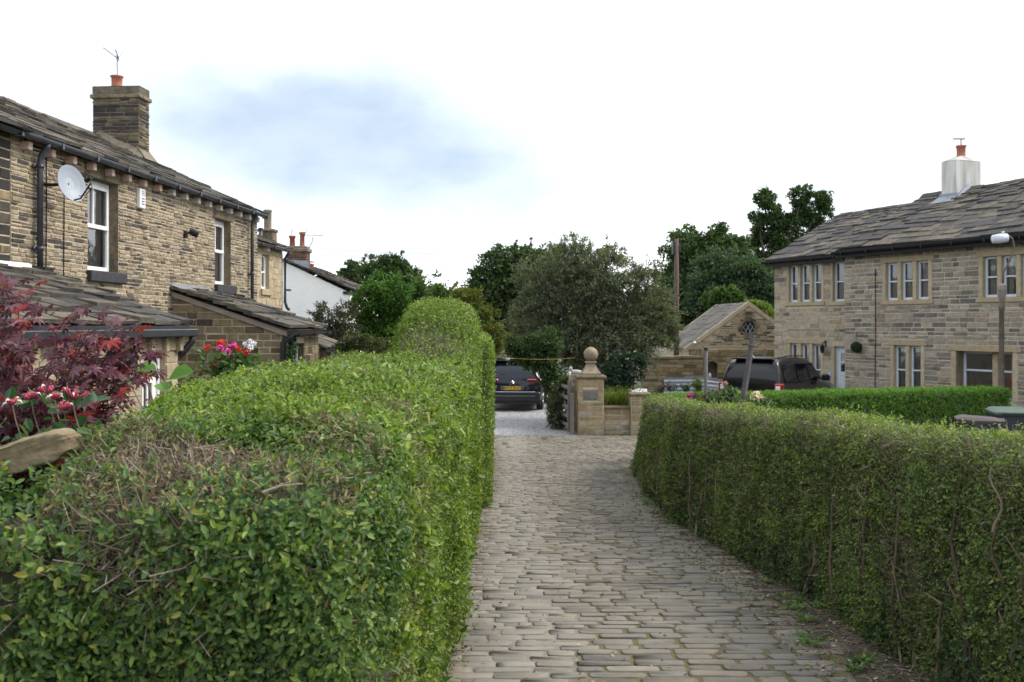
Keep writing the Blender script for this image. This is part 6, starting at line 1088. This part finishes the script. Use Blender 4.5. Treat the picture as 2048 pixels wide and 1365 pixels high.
tree('background_tree', 'broad dark tree standing behind the left side of the big olive shrub', 'tree', 54, [(1015, 545, 55, 52), (1060, 530, 45, 42), (965, 570, 32, 36), (1000, 620, 80, 70), (1110, 560, 60, 60)], 32000, .19, DKG, (1020,), .3, group='trees behind the lane end', sprays=70)
tree('background_tree', 'wide dark tree behind the telegraph pole', 'tree', 56, [(1375, 520, 50, 60), (1430, 500, 50, 44), (1470, 520, 40, 50), (1400, 600, 80, 70), (1340, 590, 40, 60)], 34000, .19, DKG, (1400,), .3, group='trees behind the lane end', sprays=80)
tree('background_tree', 'soft blue-green tree in front of the dark trees, over the outbuilding roof', 'tree', 50, [(1440, 555, 55, 55), (1490, 570, 50, 50), (1410, 590, 45, 45), (1530, 590, 45, 60), (1470, 620, 90, 40)], 24000, .17, GREYG, (1460,), .25, group='trees behind the lane end', clump=.4)
pine = [(1528, 398, 22, 27), (1545, 440, 24, 30), (1515, 440, 14, 26), (1512, 478, 20, 24), (1545, 485, 32, 30), (1605, 392, 22, 20), (1642, 402, 20, 22), (1610, 425, 28, 24), (1655, 425, 12, 20), (1632, 450, 20, 22), (1585, 455, 28, 28), (1575, 500, 40, 26), (1620, 485, 26, 24), (1540, 540, 40, 40), (1600, 540, 40, 40), (1515, 530, 22, 35)]
pine = [(x, y, a * 1.0, b * .98) for x, y, a, b in pine]
tree('pine_tree', 'tall pine with separate clumps of dark foliage against the sky', 'tree', 62, pine, 36000, .17, leafm('pine_foliage', [(0, (.024, .046, .018)), (.5, (.05, .09, .03)), (1, (.10, .145, .046))]), (1545,), .22, group='trees behind the lane end', clump=.42)
tree('lime_shrub', 'yellow-green shrub over the ridge of the outbuilding, beside the pale house', 'shrub', 43, [(1525, 625, 26, 22), (1500, 612, 16, 12), (1535, 650, 20, 30)], 2600, .14, LIME, (1525,), .06)
tree('pale_green_tree', 'pale green feathery tree just left of the pine trunk, above the slates', 'tree', 46, [(1455, 592, 30, 20), (1425, 600, 22, 16), (1475, 605, 26, 16)], 2600, .16, LIME if False else MIDG, (1450,), .08)
tree('evergreen_bush', 'big glossy bright green evergreen in front of the white cottage gable', 'bush', 27, [(768, 590, 52, 45), (735, 625, 42, 42), (800, 625, 38, 42), (728, 660, 34, 34), (775, 680, 62, 48), (800, 700, 45, 50)], 24000, .08, LAUR, (765,), .1, clump=.3, sprays=40)
tree('evergreen_bush', 'smaller dark evergreen to the right of the big glossy one, behind the hedge dome', 'bush', 31, [(850, 580, 42, 34), (880, 600, 24, 30), (850, 630, 50, 50)], 6000, .10, MIDG, (855,), .1, clump=.3, sprays=20)
tree('russet_shrub', 'green shrub with reddish tips right of the hedge dome', 'shrub', 33, [(925, 600, 32, 34), (950, 625, 40, 40), (980, 660, 36, 44), (905, 620, 22, 40), (990, 690, 26, 36), (965, 700, 40, 50)], 8000, .10, RUSSET, (950,), .07, clump=.28, sprays=50)
tree('olive_shrub', 'huge sprawling olive-green shrub with twiggy arching sprays behind the gate pier', 'shrub', 28.5, [(1150, 540, 75, 55), (1210, 560, 70, 60), (1095, 580, 70, 65), (1260, 610, 75, 70), (1070, 640, 55, 55), (1150, 630, 100, 85), (1225, 670, 90, 65), (1320, 630, 40, 45), (1325, 668, 42, 32), (1130, 700, 60, 45), (1290, 560, 35, 45), (1190, 735, 72, 45), (1150, 500, 40, 30), (1215, 510, 30, 30), (1285, 690, 50, 45)], 64000, .085, OLIVE, (1185,), .13, clump=.26, sprays=620, asp=.36)
tree('dark_climber', 'dark ivy-clad bush hanging over the right side of the parked navy car', 'bush', 26.8, [(1050, 706, 30, 20), (1068, 728, 22, 17), (1045, 722, 16, 9), (1092, 735, 24, 30), (1078, 712, 28, 24), (1040, 708, 36, 20), (1116, 762, 24, 44), (1030, 690, 30, 20), (1090, 690, 40, 34)], 15000, .07, DKG, (1120,), .06, clump=.3, sprays=40, asp=.7)
tree('grey_creeper', 'grey-green creeper with pale dead stems tumbling over the open gate', 'shrub', 26.0, [(1112, 810, 22, 36), (1128, 780, 20, 34), (1120, 842, 28, 20), (1108, 838, 16, 16)], 5200, .06, leafm('creeper_leaves', [(0, (.03, .055, .02)), (.6, (.075, .115, .045)), (.9, (.20, .2, .15)), (1, (.34, .32, .27))]), (1120,), .04, sprays=60)
tree('ivy_bush', 'dark glossy ivy bush filling the space right of the pier', 'bush', 26.2, [(1235, 742, 30, 40), (1265, 725, 26, 36), (1222, 775, 22, 26), (1250, 770, 22, 26)], 5200, .065, leafm('glossy_ivy', [(0, (.010, .026, .014)), (1, (.035, .07, .035))], rough=.28, spec=.6), (1240,), .05, asp=.75)
tree('rose_shrub', 'dark thorny shrub with reddish hips against the white cottage wall', 'shrub', 25, [(655, 640, 34, 30), (690, 640, 30, 34), (640, 665, 36, 30), (690, 680, 44, 34), (660, 690, 40, 26)], 5200, .065, leafm('hip_shrub_leaves', [(0, (.02, .035, .02)), (.7, (.05, .075, .035)), (.9, (.11, .05, .035)), (1, (.16, .06, .05))]), (665,), .05, sprays=110, asp=.45)
tree('drooping_shrub', 'brownish-green drooping shrub between the small lean-to and the hedge top', 'shrub', 19.5, [(715, 690, 30, 20), (750, 695, 30, 18), (690, 700, 24, 14)], 2600, .06, leafm('drooping_leaves', [(0, (.035, .055, .028)), (.7, (.085, .11, .045)), (1, (.17, .12, .05))]), (720,), .03, sprays=60, asp=.4)
tree('small_shrub', 'little round olive shrub before the grey corrugated sheet', 'shrub', 30, [(1395, 770, 11, 15)], 700, .06, LIME, (1395,), .02, group='little shrubs along the garden hedge')
tree('small_shrub', 'low dull purple shrub left of the round olive one', 'shrub', 30.5, [(1341, 775, 16, 9), (1318, 780, 12, 7)], 700, .05, leafm('purple_leaves', [(0, (.06, .05, .06)), (1, (.15, .13, .15))]), (1335,), .02, group='little shrubs along the garden hedge')
tree('small_shrub', 'dark low shrub between the purple and the olive shrub', 'shrub', 30.2, [(1370, 777, 12, 7)], 400, .05, DKG, (1370,), .02, group='little shrubs along the garden hedge')
# far wood closing the view
mb = MB()
for x in range(420, 1640, 22): foliage(mb, at(x + rng.uniform(-8, 8), 640 + rng.uniform(-16, 12), 88), (1.9, 1.5, 2.6), 420, .5, .4)
o = mb.build('distant_woodland', DKG); o['kind'] = 'stuff'; o['label'] = 'distant dark woodland closing the view beyond the gardens'
def lawn():
    mb = MB(); n = 26000; Y = rng.uniform(2.8, 19.2, n); X = RH(Y) + .55 + rng.random(n) ** 1.4 * 8.5; P = np.stack([X, Y, gz(Y) - .03], -1); k = rng.random(n) < np.clip(.6 + pnoise(P, .8), .15, 1); P = P[k]; n = len(P)
    mb.leaves(P, np.array([0, 0, 1.0]) + rng.normal(size=(n, 3)) * .45, rng.normal(size=(n, 3)), rng.uniform(.05, .11, n), .16); o = mb.build('lawn_grass', leafm('grass_blades', [(0, (.05, .09, .02)), (1, (.12, .17, .04))])); o['kind'] = 'stuff'; o['label'] = 'short grass of the garden behind the right hedge'
lawn()
def grass_clump():
    Y = 25.3; b = at(1236, 0, Y); h = thing('fern_clump', 'tall arching green fern clump behind the low wall right of the pier', 'fern', (b[0], Y, 0)); mb = MB()
    for i in range(420):
        a = rng.uniform(0, 6.28); ln = rng.uniform(.5, 1.05); p0 = np.array([rng.normal(0, .22), rng.normal(0, .15), .55]); d = np.array([np.cos(a) * .55, np.sin(a) * .5, 1.0]); s = np.linspace(0, 1, 5)[:, None]; P = p0 + d * ln * s + np.array([np.cos(a), np.sin(a), -1.1]) * .28 * ln * s ** 2.2; w = np.array([-np.sin(a), np.cos(a), 0]) * .014; v = np.stack([P - w * (1 - s), P + w * (1 - s)], 1).reshape(-1, 3); mb.add(v, [(2 * k, 2 * k + 1, 2 * k + 3, 2 * k + 2) for k in range(4)])
    mb.build('fronds', leafm('fern_fronds', [(0, (.06, .10, .02)), (.7, (.13, .19, .035)), (1, (.28, .24, .08))]), h)
grass_clump()

# ------------------------------------------------------------------ flowers and foreground plants
def maple():
    Y = 4.6; base = np.array([-2.55, 4.9, .55]); h = thing('red_maple', 'purple-red maple with finely cut leaves at the left edge, before the lean-to', 'maple', base); mb, tm = MB(), MB(); tips = []
    lob = [(0.0, -1), (.72, -.95), (1.25, -.7), (-.72, -.95), (-1.25, -.7), (2.0, -.1), (-2.0, -.1)]
    for i in range(46):
        px = rng.uniform(-130, 225); top = np.interp(px, [-120, 0, 60, 120, 200, 300], [600, 602, 640, 685, 705, 745]); py = rng.uniform(top, 860); T_ = at(px, py, Y + rng.uniform(-.55, .5)); tips.append(T_ - base)
    tips += [at(x, y, Y) - base for x, y in ((180, 655), (235, 690), (262, 745), (255, 715), (40, 600), (20, 590), (170, 645), (120, 665), (285, 690), (240, 670))]
    for t in tips:
        n = 7; s = np.linspace(0, 1, n)[:, None]; P = np.concatenate([np.zeros((1, 3)), np.zeros((n - 1, 3)) + t * s[1:] ** np.array([1.4, 1.4, .8]) + rng.normal(0, .025, (n - 1, 3))]); P[-1] = t; tm.tube(P, np.linspace(.014, .0025, n), 5)
        for j in range(rng.integers(42, 60)):
            f = rng.uniform(.55, 1.06); k = min(f * (n - 1), n - 1.001); i0 = int(k); c = P[i0] + (P[i0 + 1] - P[i0]) * (k - i0) + rng.normal(0, .06, 3); nrm = unit(np.array([rng.normal(0, .5), -.45 + rng.normal(0, .45), .9])); td = unit(np.array([rng.normal(0, 1), rng.normal(0, .6), -.35])); td = unit(td - nrm * (td @ nrm)); bd = np.cross(nrm, td); S_ = rng.uniform(.034, .062); V = []; 
            for a, q in ((-2.2, .5), (-1.45, .8), (-.72, .95), (0, 1.08), (.72, .95), (1.45, .8), (2.2, .5)):
                dv = td * math.cos(a) + bd * math.sin(a); pv = -td * math.sin(a) + bd * math.cos(a); V += [c + dv * S_ * .16 - pv * S_ * .05, c + dv * S_ * .55 - pv * S_ * .17, c + dv * S_ * q * 1.1 - nrm * S_ * .18, c + dv * S_ * .55 + pv * S_ * .17]
            V.append(c); F = [(4 * i_, 4 * i_ + 1, 4 * i_ + 2, 4 * i_ + 3) for i_ in range(7)] + [(28, 4 * i_, 4 * i_ + 3) for i_ in range(7)]; mb.add(V, F)
    mb.build('leaves', leafm('maple_leaves', [(0, (.048, .013, .020)), (.4, (.10, .026, .040)), (.7, (.155, .06, .085)), (.86, (.22, .11, .14)), (.9, (.28, .02, .018)), (1, (.30, .04, .03))], rough=.4, transl=.35), h); tm.build('branches', plain('maple_bark', (.07, .028, .028), .7, .3), h, smooth=True)
maple()
def rock():
    h = thing('coping_stone', 'rough tan coping stone showing above the near end of the left hedge', 'stone', at(60, 940, 2.72)); o = at(60, 940, 2.72); prof = [(-260, 930), (-180, 905), (-60, 890), (0, 883), (50, 866), (110, 851), (150, 849), (160, 856), (158, 884), (120, 905), (60, 928), (-20, 952), (-140, 975), (-260, 985)]; f = np.array([at(x, y + 14, 2.70) for x, y in prof]); bk = f + np.array([-.12, .24, -.022]); mid = f + (.0, .02, .0); n = len(f); c = f.mean(0)
    v = np.concatenate([c + (f - c) * .93 + (0, -.02, 0), f + (0, .015, 0), bk]) - o; i = np.arange(n); j = (i + 1) % n; mb = MB(); mb.add(v, np.concatenate([np.stack([i, j, j + n, i + n], -1), np.stack([i + n, j + n, j + 2 * n, i + 2 * n], -1)])); mb.F.append((i[::-1][None], 0)); mb.F.append(((i + 2 * n)[None], 0))
    ob = mb.build('stone_block', stone('tan_rock', [(0, (.25, .19, .105)), (1, (.28, .215, .125))], mottle=.6, bmp=1.0, nscale=7, soot=((.20, .17, .11), 6, .5, .72)), h, smooth=True); sb = ob.modifiers.new('sub', 'SUBSURF'); sb.levels = sb.render_levels = 3; sb.subdivision_type = 'SIMPLE'; tx = bpy.data.textures.new('rock_relief', 'CLOUDS'); tx.noise_scale = .12; dm = ob.modifiers.new('relief', 'DISPLACE'); dm.texture = tx; dm.strength = .045
rock()
def honeysuckle():
    B = at(110, 905, 3.15); h = thing('honeysuckle', 'honeysuckle with pink and cream trumpet flowers before the red maple', 'honeysuckle', B); lf, st = MB(), MB(); fm = plain('honeysuckle_pink', (.36, .035, .075), .5, .3, 20); cream = plain('honeysuckle_cream', (.72, .6, .52), .5, .1, 20)
    heads = [((95, 788), .9), ((62, 800), .7), ((145, 800), 1.15), ((128, 822), .8), ((25, 810), .6), ((110, 800), .6)]
    for (x, y), s in heads:
        c = at(x, y, 3.1 + rng.uniform(-.08, .08)) - B; mb = MB(); k = 13
        for i in range(k):
            a = i * 6.283 / k + rng.uniform(-.2, .2); d = unit(np.array([math.cos(a) * .8, math.sin(a) * .5 - .2, .55 + rng.uniform(-.3, .5)])); L_ = .036 * s * rng.uniform(.7, 1.1); P = [c, c + d * L_ * .5, c + d * L_ + (0, 0, .004)]; mb.tube(P, [.0013, .0018, .0036], 5, 0)
            if rng.random() < .14: e = c + d * L_; mb.tube([e, e + d * .012 + (0, 0, -.008), e + d * .02 + (0, 0, -.022)], [.004, .003, .001], 4, 1)
        mb.build('flower_head', [fm, cream], h, smooth=True); st.tube([c, c + (.0, .02, -.05), c + (.02, .05, -.16)], .002, 4)
    n = 80; P = np.stack([rng.uniform(-60, 200, n), rng.uniform(775, 900, n)], -1); P = np.array([at(x, y, 3.15 + rng.uniform(-.1, .2)) for x, y in P]) - B; lf.leaves(P, rng.normal(size=P.shape), np.array([0, -.6, .8]) + rng.normal(size=P.shape) * .5, rng.uniform(.035, .065, n), .6); lf.build('leaves', leafm('honeysuckle_leaves', [(0, (.022, .06, .028)), (.7, (.05, .11, .045)), (1, (.11, .16, .05))], rough=.4), h); st.build('stems', MAT['stem'], h)
honeysuckle()
def broadleaf():
    B = at(325, 815, 6.6); h = thing('broad_leaved_plant', 'plant with large heart-shaped pale green leaves before the white lean-to door', 'plant', B - (0, 0, .4)); mb, st = MB(), MB()
    for x, y, s, tx in ((290, 748, .165, 1), (366, 752, .165, -1), (325, 775, .13, .2), (235, 780, .15, .4), (262, 770, .12, -.3), (395, 770, .10, .5), (180, 742, .10, .3), (215, 760, .09, -.5)):
        c = at(x, y, 6.6 + rng.uniform(-.25, .15)) - B + (0, 0, .4); mb.leaves(c[None] + (-.09 * tx * s / .2, 0, .03), np.array([[tx, -.25, -.12]]), np.array([[.1, -.55, .8]]), s * 1.05, .95, .2); st.tube([(0, 0, 0), c * .5 + (.03, 0, .0), c], .006, 5)
    mb.build('leaves', leafm('broad_leaves', [(0, (.075, .17, .025)), (1, (.12, .24, .04))], transl=.35), h); st.build('stems', MAT['stem'], h, smooth=True)
broadleaf()
def geranium():
    Y = 10.2; B = at(458, 745, Y); h = thing('potted_geraniums', 'pot of red, pink and white geraniums behind the hedge, before the brown end wall', 'geraniums', B); lf, st = MB(), MB(); n = 420; P = np.stack([rng.normal(0, .15, n), rng.normal(0, .1, n), rng.normal(.07, .075, n)], -1); lf.leaves(P, rng.normal(size=P.shape), np.array([0, -.6, .8]) + rng.normal(size=P.shape) * .4, rng.uniform(.04, .07, n), .95); lf.build('leaves', leafm('geranium_leaves', [(0, (.03, .07, .015)), (.8, (.07, .14, .03)), (1, (.15, .13, .05))]), h)
    cols = {'r': plain('red_petals', (.62, .035, .02), .6, .25, 30), 'p': plain('pink_petals', (.68, .06, .30), .6, .25, 30), 'w': plain('white_petals', (.85, .83, .85), .6, .05, 30)}
    for c, x, y, s in (('r', 443, 687, 1.15), ('r', 415, 696, .9), ('r', 430, 722, 1.1), ('r', 475, 697, .8), ('r', 482, 703, .8), ('r', 492, 706, .8), ('r', 437, 692, .7), ('p', 441, 697, .9), ('p', 455, 704, 1.0), ('p', 462, 693, .8), ('p', 468, 690, .8), ('p', 450, 708, .6), ('w', 490, 689, .7), ('w', 500, 683, .7), ('w', 500, 695, 1.0), ('w', 509, 688, .7), ('p', 470, 722, .5), ('r', 428, 735, .6)):
        q = at(x, y, Y + rng.uniform(-.1, .1)) - B; m = MB(); k = 60; d = unit(rng.normal(size=(k, 3)) + (0, -.2, .4)); m.leaves(q + d * .022 * s, rng.normal(size=(k, 3)) + d * .5, d, .026 * s, .9, .1); m.build('flower_head', cols[c], h); st.tube([(q[0] * .4, 0, .0), q * .6, q], .003, 4)
    st.build('stems', leafm('green_stems', [(0, (.06, .12, .03)), (1, (.09, .16, .04))]), h); mb = MB(); mb.lathe([(.0, -.22), (.13, -.22), (.18, .0), (.19, .0), (.17, -.02), (0, -.02)], (.02, 0, -.02), 18); mb.build('pot', MAT['black'], h, smooth=True); mb = MB(); mb.tube([(.02, 0, -.22), (.02, 0, B[2] * 0 - (B[2] - float(gz(Y))))], .03, 8); mb.build('stand', MAT['iron'], h)
geranium()
def roses():
    for lab, Y, lobes, blooms, mt in (('rose bush with magenta blooms and dark red leaves behind the right hedge', 15.0, [(1400, 805, 26, 14), (1425, 800, 16, 18)], [(1380, 796, 'm', 1.3), (1391, 800, 'm', .8), (1368, 801, 'm', .6), (1402, 800, 'c', .5)], leafm('red_rose_leaves', [(0, (.05, .03, .025)), (.5, (.10, .05, .045)), (1, (.08, .12, .04))])),
                                      ('rose bush with pale faded blooms between the two posts', 14.2, [(1445, 800, 26, 18), (1462, 792, 16, 18)], [(1450, 768, 'd', .8), (1468, 795, 'd', .6), (1432, 800, 'c', .7)], leafm('rose_leaves', [(0, (.04, .075, .03)), (.7, (.09, .14, .06)), (1, (.19, .25, .14))])),
                                      ('rose bush with one large cream bloom right of the leaning post', 13.2, [(1520, 815, 26, 16), (1500, 812, 18, 12)], [(1512, 794, 'c', 1.5), (1527, 800, 'd', .8), (1490, 785, 'p', .6), (1480, 808, 'd', .6)], leafm('pale_rose_leaves', [(0, (.05, .09, .035)), (1, (.14, .22, .09))]))):
        b = at(lobes[0][0], 0, Y); b[2] = float(gz(Y)); h = thing('rose_bush', lab, 'rose bush', b, 0, 'roses in the garden bed behind the right hedge'); lf, st = MB(), MB()
        for x, y, a, c in lobes: foliage(lf, at(x, y, Y) - b, np.array([a, a, c]) * Y / FPX, 420, .045, .5, .6); st.tube([(0, 0, 0), (at(x, y, Y) - b) * .6, at(x, y, Y) - b], .008, 5)
        lf.build('leaves', mt, h); cc = {'m': (.55, .05, .26), 'c': (.80, .70, .46), 'd': (.55, .34, .25), 'p': (.62, .3, .3)}
        for x, y, k, s in blooms: q = at(x, y, Y) - b; m = MB(); n = 70; d = unit(rng.normal(size=(n, 3)) + (0, -.3, .4)); m.leaves(q + d * .022 * s, rng.normal(size=(n, 3)) + d * .3, d, .042 * s, .95, .3); m.build('bloom', plain('rose_petals', cc[k], .6, .2, 20), h); st.tube([(0, 0, .7), q * .85, q], .004, 4)
        st.build('stems', MAT['stem'], h)
roses()
# weeds at the foot of the hedges, each a plant of its own
def weeds():
    wm = leafm('weed_leaves', [(0, (.06, .13, .03)), (.6, (.12, .22, .05)), (1, (.20, .32, .08))], transl=.35); protos = []
    for k in range(3):
        mb = MB(); n = 60; a = rng.uniform(0, 6.28, n); d = np.stack([np.cos(a), np.sin(a), rng.uniform(.1, 1.1, n)], -1); r_ = rng.uniform(.01, .07, (n, 1)); mb.leaves(d * r_, d + rng.normal(size=d.shape) * .3, np.array([0, 0, 1.0]) + rng.normal(size=d.shape) * .4, rng.uniform(.03, .055, n), .5); protos.append(mb)
    spots = [(1768, 1290, 'r'), (1800, 1305, 'r'), (1838, 1312, 'r'), (1905, 1360, 'r'), (1570, 1158, 'r'), (1550, 1150, 'r'), (1660, 1200, 'r'), (1690, 1228, 'r'), (1640, 1222, 'r'), (1450, 1085, 'r'), (1375, 1025, 'r'), (1330, 995, 'r'), (1325, 1000, 'r'), (1525, 1140, 'r'), (925, 1150, 'l'), (940, 1080, 'l'), (910, 1240, 'l'), (950, 1035, 'l'), (1190, 872, 'f'), (1245, 872, 'f'), (1090, 880, 'f'), (1010, 890, 'f')]
    where = {'r': 'leafy green weed in the soil at the foot of the right hedge', 'l': 'small green weed at the foot of the left hedge', 'f': 'tuft of weed at the far end of the cobbles'}; grp = {'r': 'weeds along the right hedge', 'l': 'weeds along the left hedge', 'f': 'weeds at the lane end'}
    for _ in range(26):
        Yr = 3.4 + 12 * rng.random() ** 1.2; q = float(LXR(Yr)) + rng.uniform(-.12, .2); spots.append((CX + FPX * q / Yr, CY + FPX * (EYE - float(gz(Yr))) / Yr, 'r'))
    for _ in range(16):
        Yr = 3.9 + 8 * rng.random(); q = float(LXL(Yr)) + rng.uniform(-.02, .13); spots.append((CX + FPX * q / Yr, CY + FPX * (EYE - float(gz(Yr))) / Yr, 'l'))
    first = {}
    for i, (x, y, s) in enumerate(spots):
        Y = 8.0
        for _ in range(40): Y = (EYE - float(gz(Y))) * FPX / (y - CY)
        P = at(x, y, Y); P[2] = float(gz(Y)) + .012; k = i % 3; sc = rng.uniform(.4, .95) * (1.0 if Y < 12 else 1.2)
        if k not in first: o = first[k] = protos[k].build('weed', wm)
        else: o = first[k].copy(); COL.objects.link(o)
        o.location = P; o.rotation_euler = (0, 0, rng.uniform(0, 6.28)); o.scale = (sc, sc, sc * (.8 if s != 'f' else .6)); tag(o, where[s], 'weed', grp[s])
    # dock plant and pink flowers at the foot of the left hedge
    B = at(850, 1345, 4.6); B[2] = float(gz(4.6)); h = thing('dock_plant', 'broad-leaved dock at the near foot of the left hedge', 'plant', B); mb = MB(); n = 14; a = rng.uniform(0, 6.28, n); d = np.stack([np.cos(a), np.sin(a), rng.uniform(.3, 1.2, n)], -1); mb.leaves(d * .03, d, np.array([0, 0, 1.0]) + rng.normal(size=d.shape) * .3, rng.uniform(.10, .19, n), .36); mb.build('leaves', wm, h); MB().tube([(0, 0, 0), (0, 0, .06)], .01, 6).build('crown', MAT['stem'], h)
    pm = plain('lilac_petals', (.52, .28, .42), .6, .15, 20)
    for x, y, Y, lab, op in ((829, 1249, 3.75, 'small mauve flower bud on a thin stalk before the left hedge', 0), (764, 1361, 3.3, 'half-open pink flower at the bottom edge before the left hedge', 1), (741, 1362, 3.3, 'tiny pink bud beside the half-open flower at the bottom edge', 0)):
        p = at(x, y, Y); b = np.array([p[0] + .02, Y + .05, float(gz(Y))]); h = thing('pink_flower', lab, 'flower', b, 0, 'pink flowers at the hedge foot'); MB().tube([(0, 0, 0), (.02, 0, (p - b)[2] * .6), p - b], .0022, 5).build('stalk', MAT['stem'], h); m = MB(); n = 40 if not op else 14; d = unit(rng.normal(size=(n, 3)) + ((0, 0, .6) if op else (0, 0, 0))); m.leaves(p - b + d * .004, d, rng.normal(size=(n, 3)), .013 if not op else .026, .7, .3); m.build('petals', pm, h)
weeds()
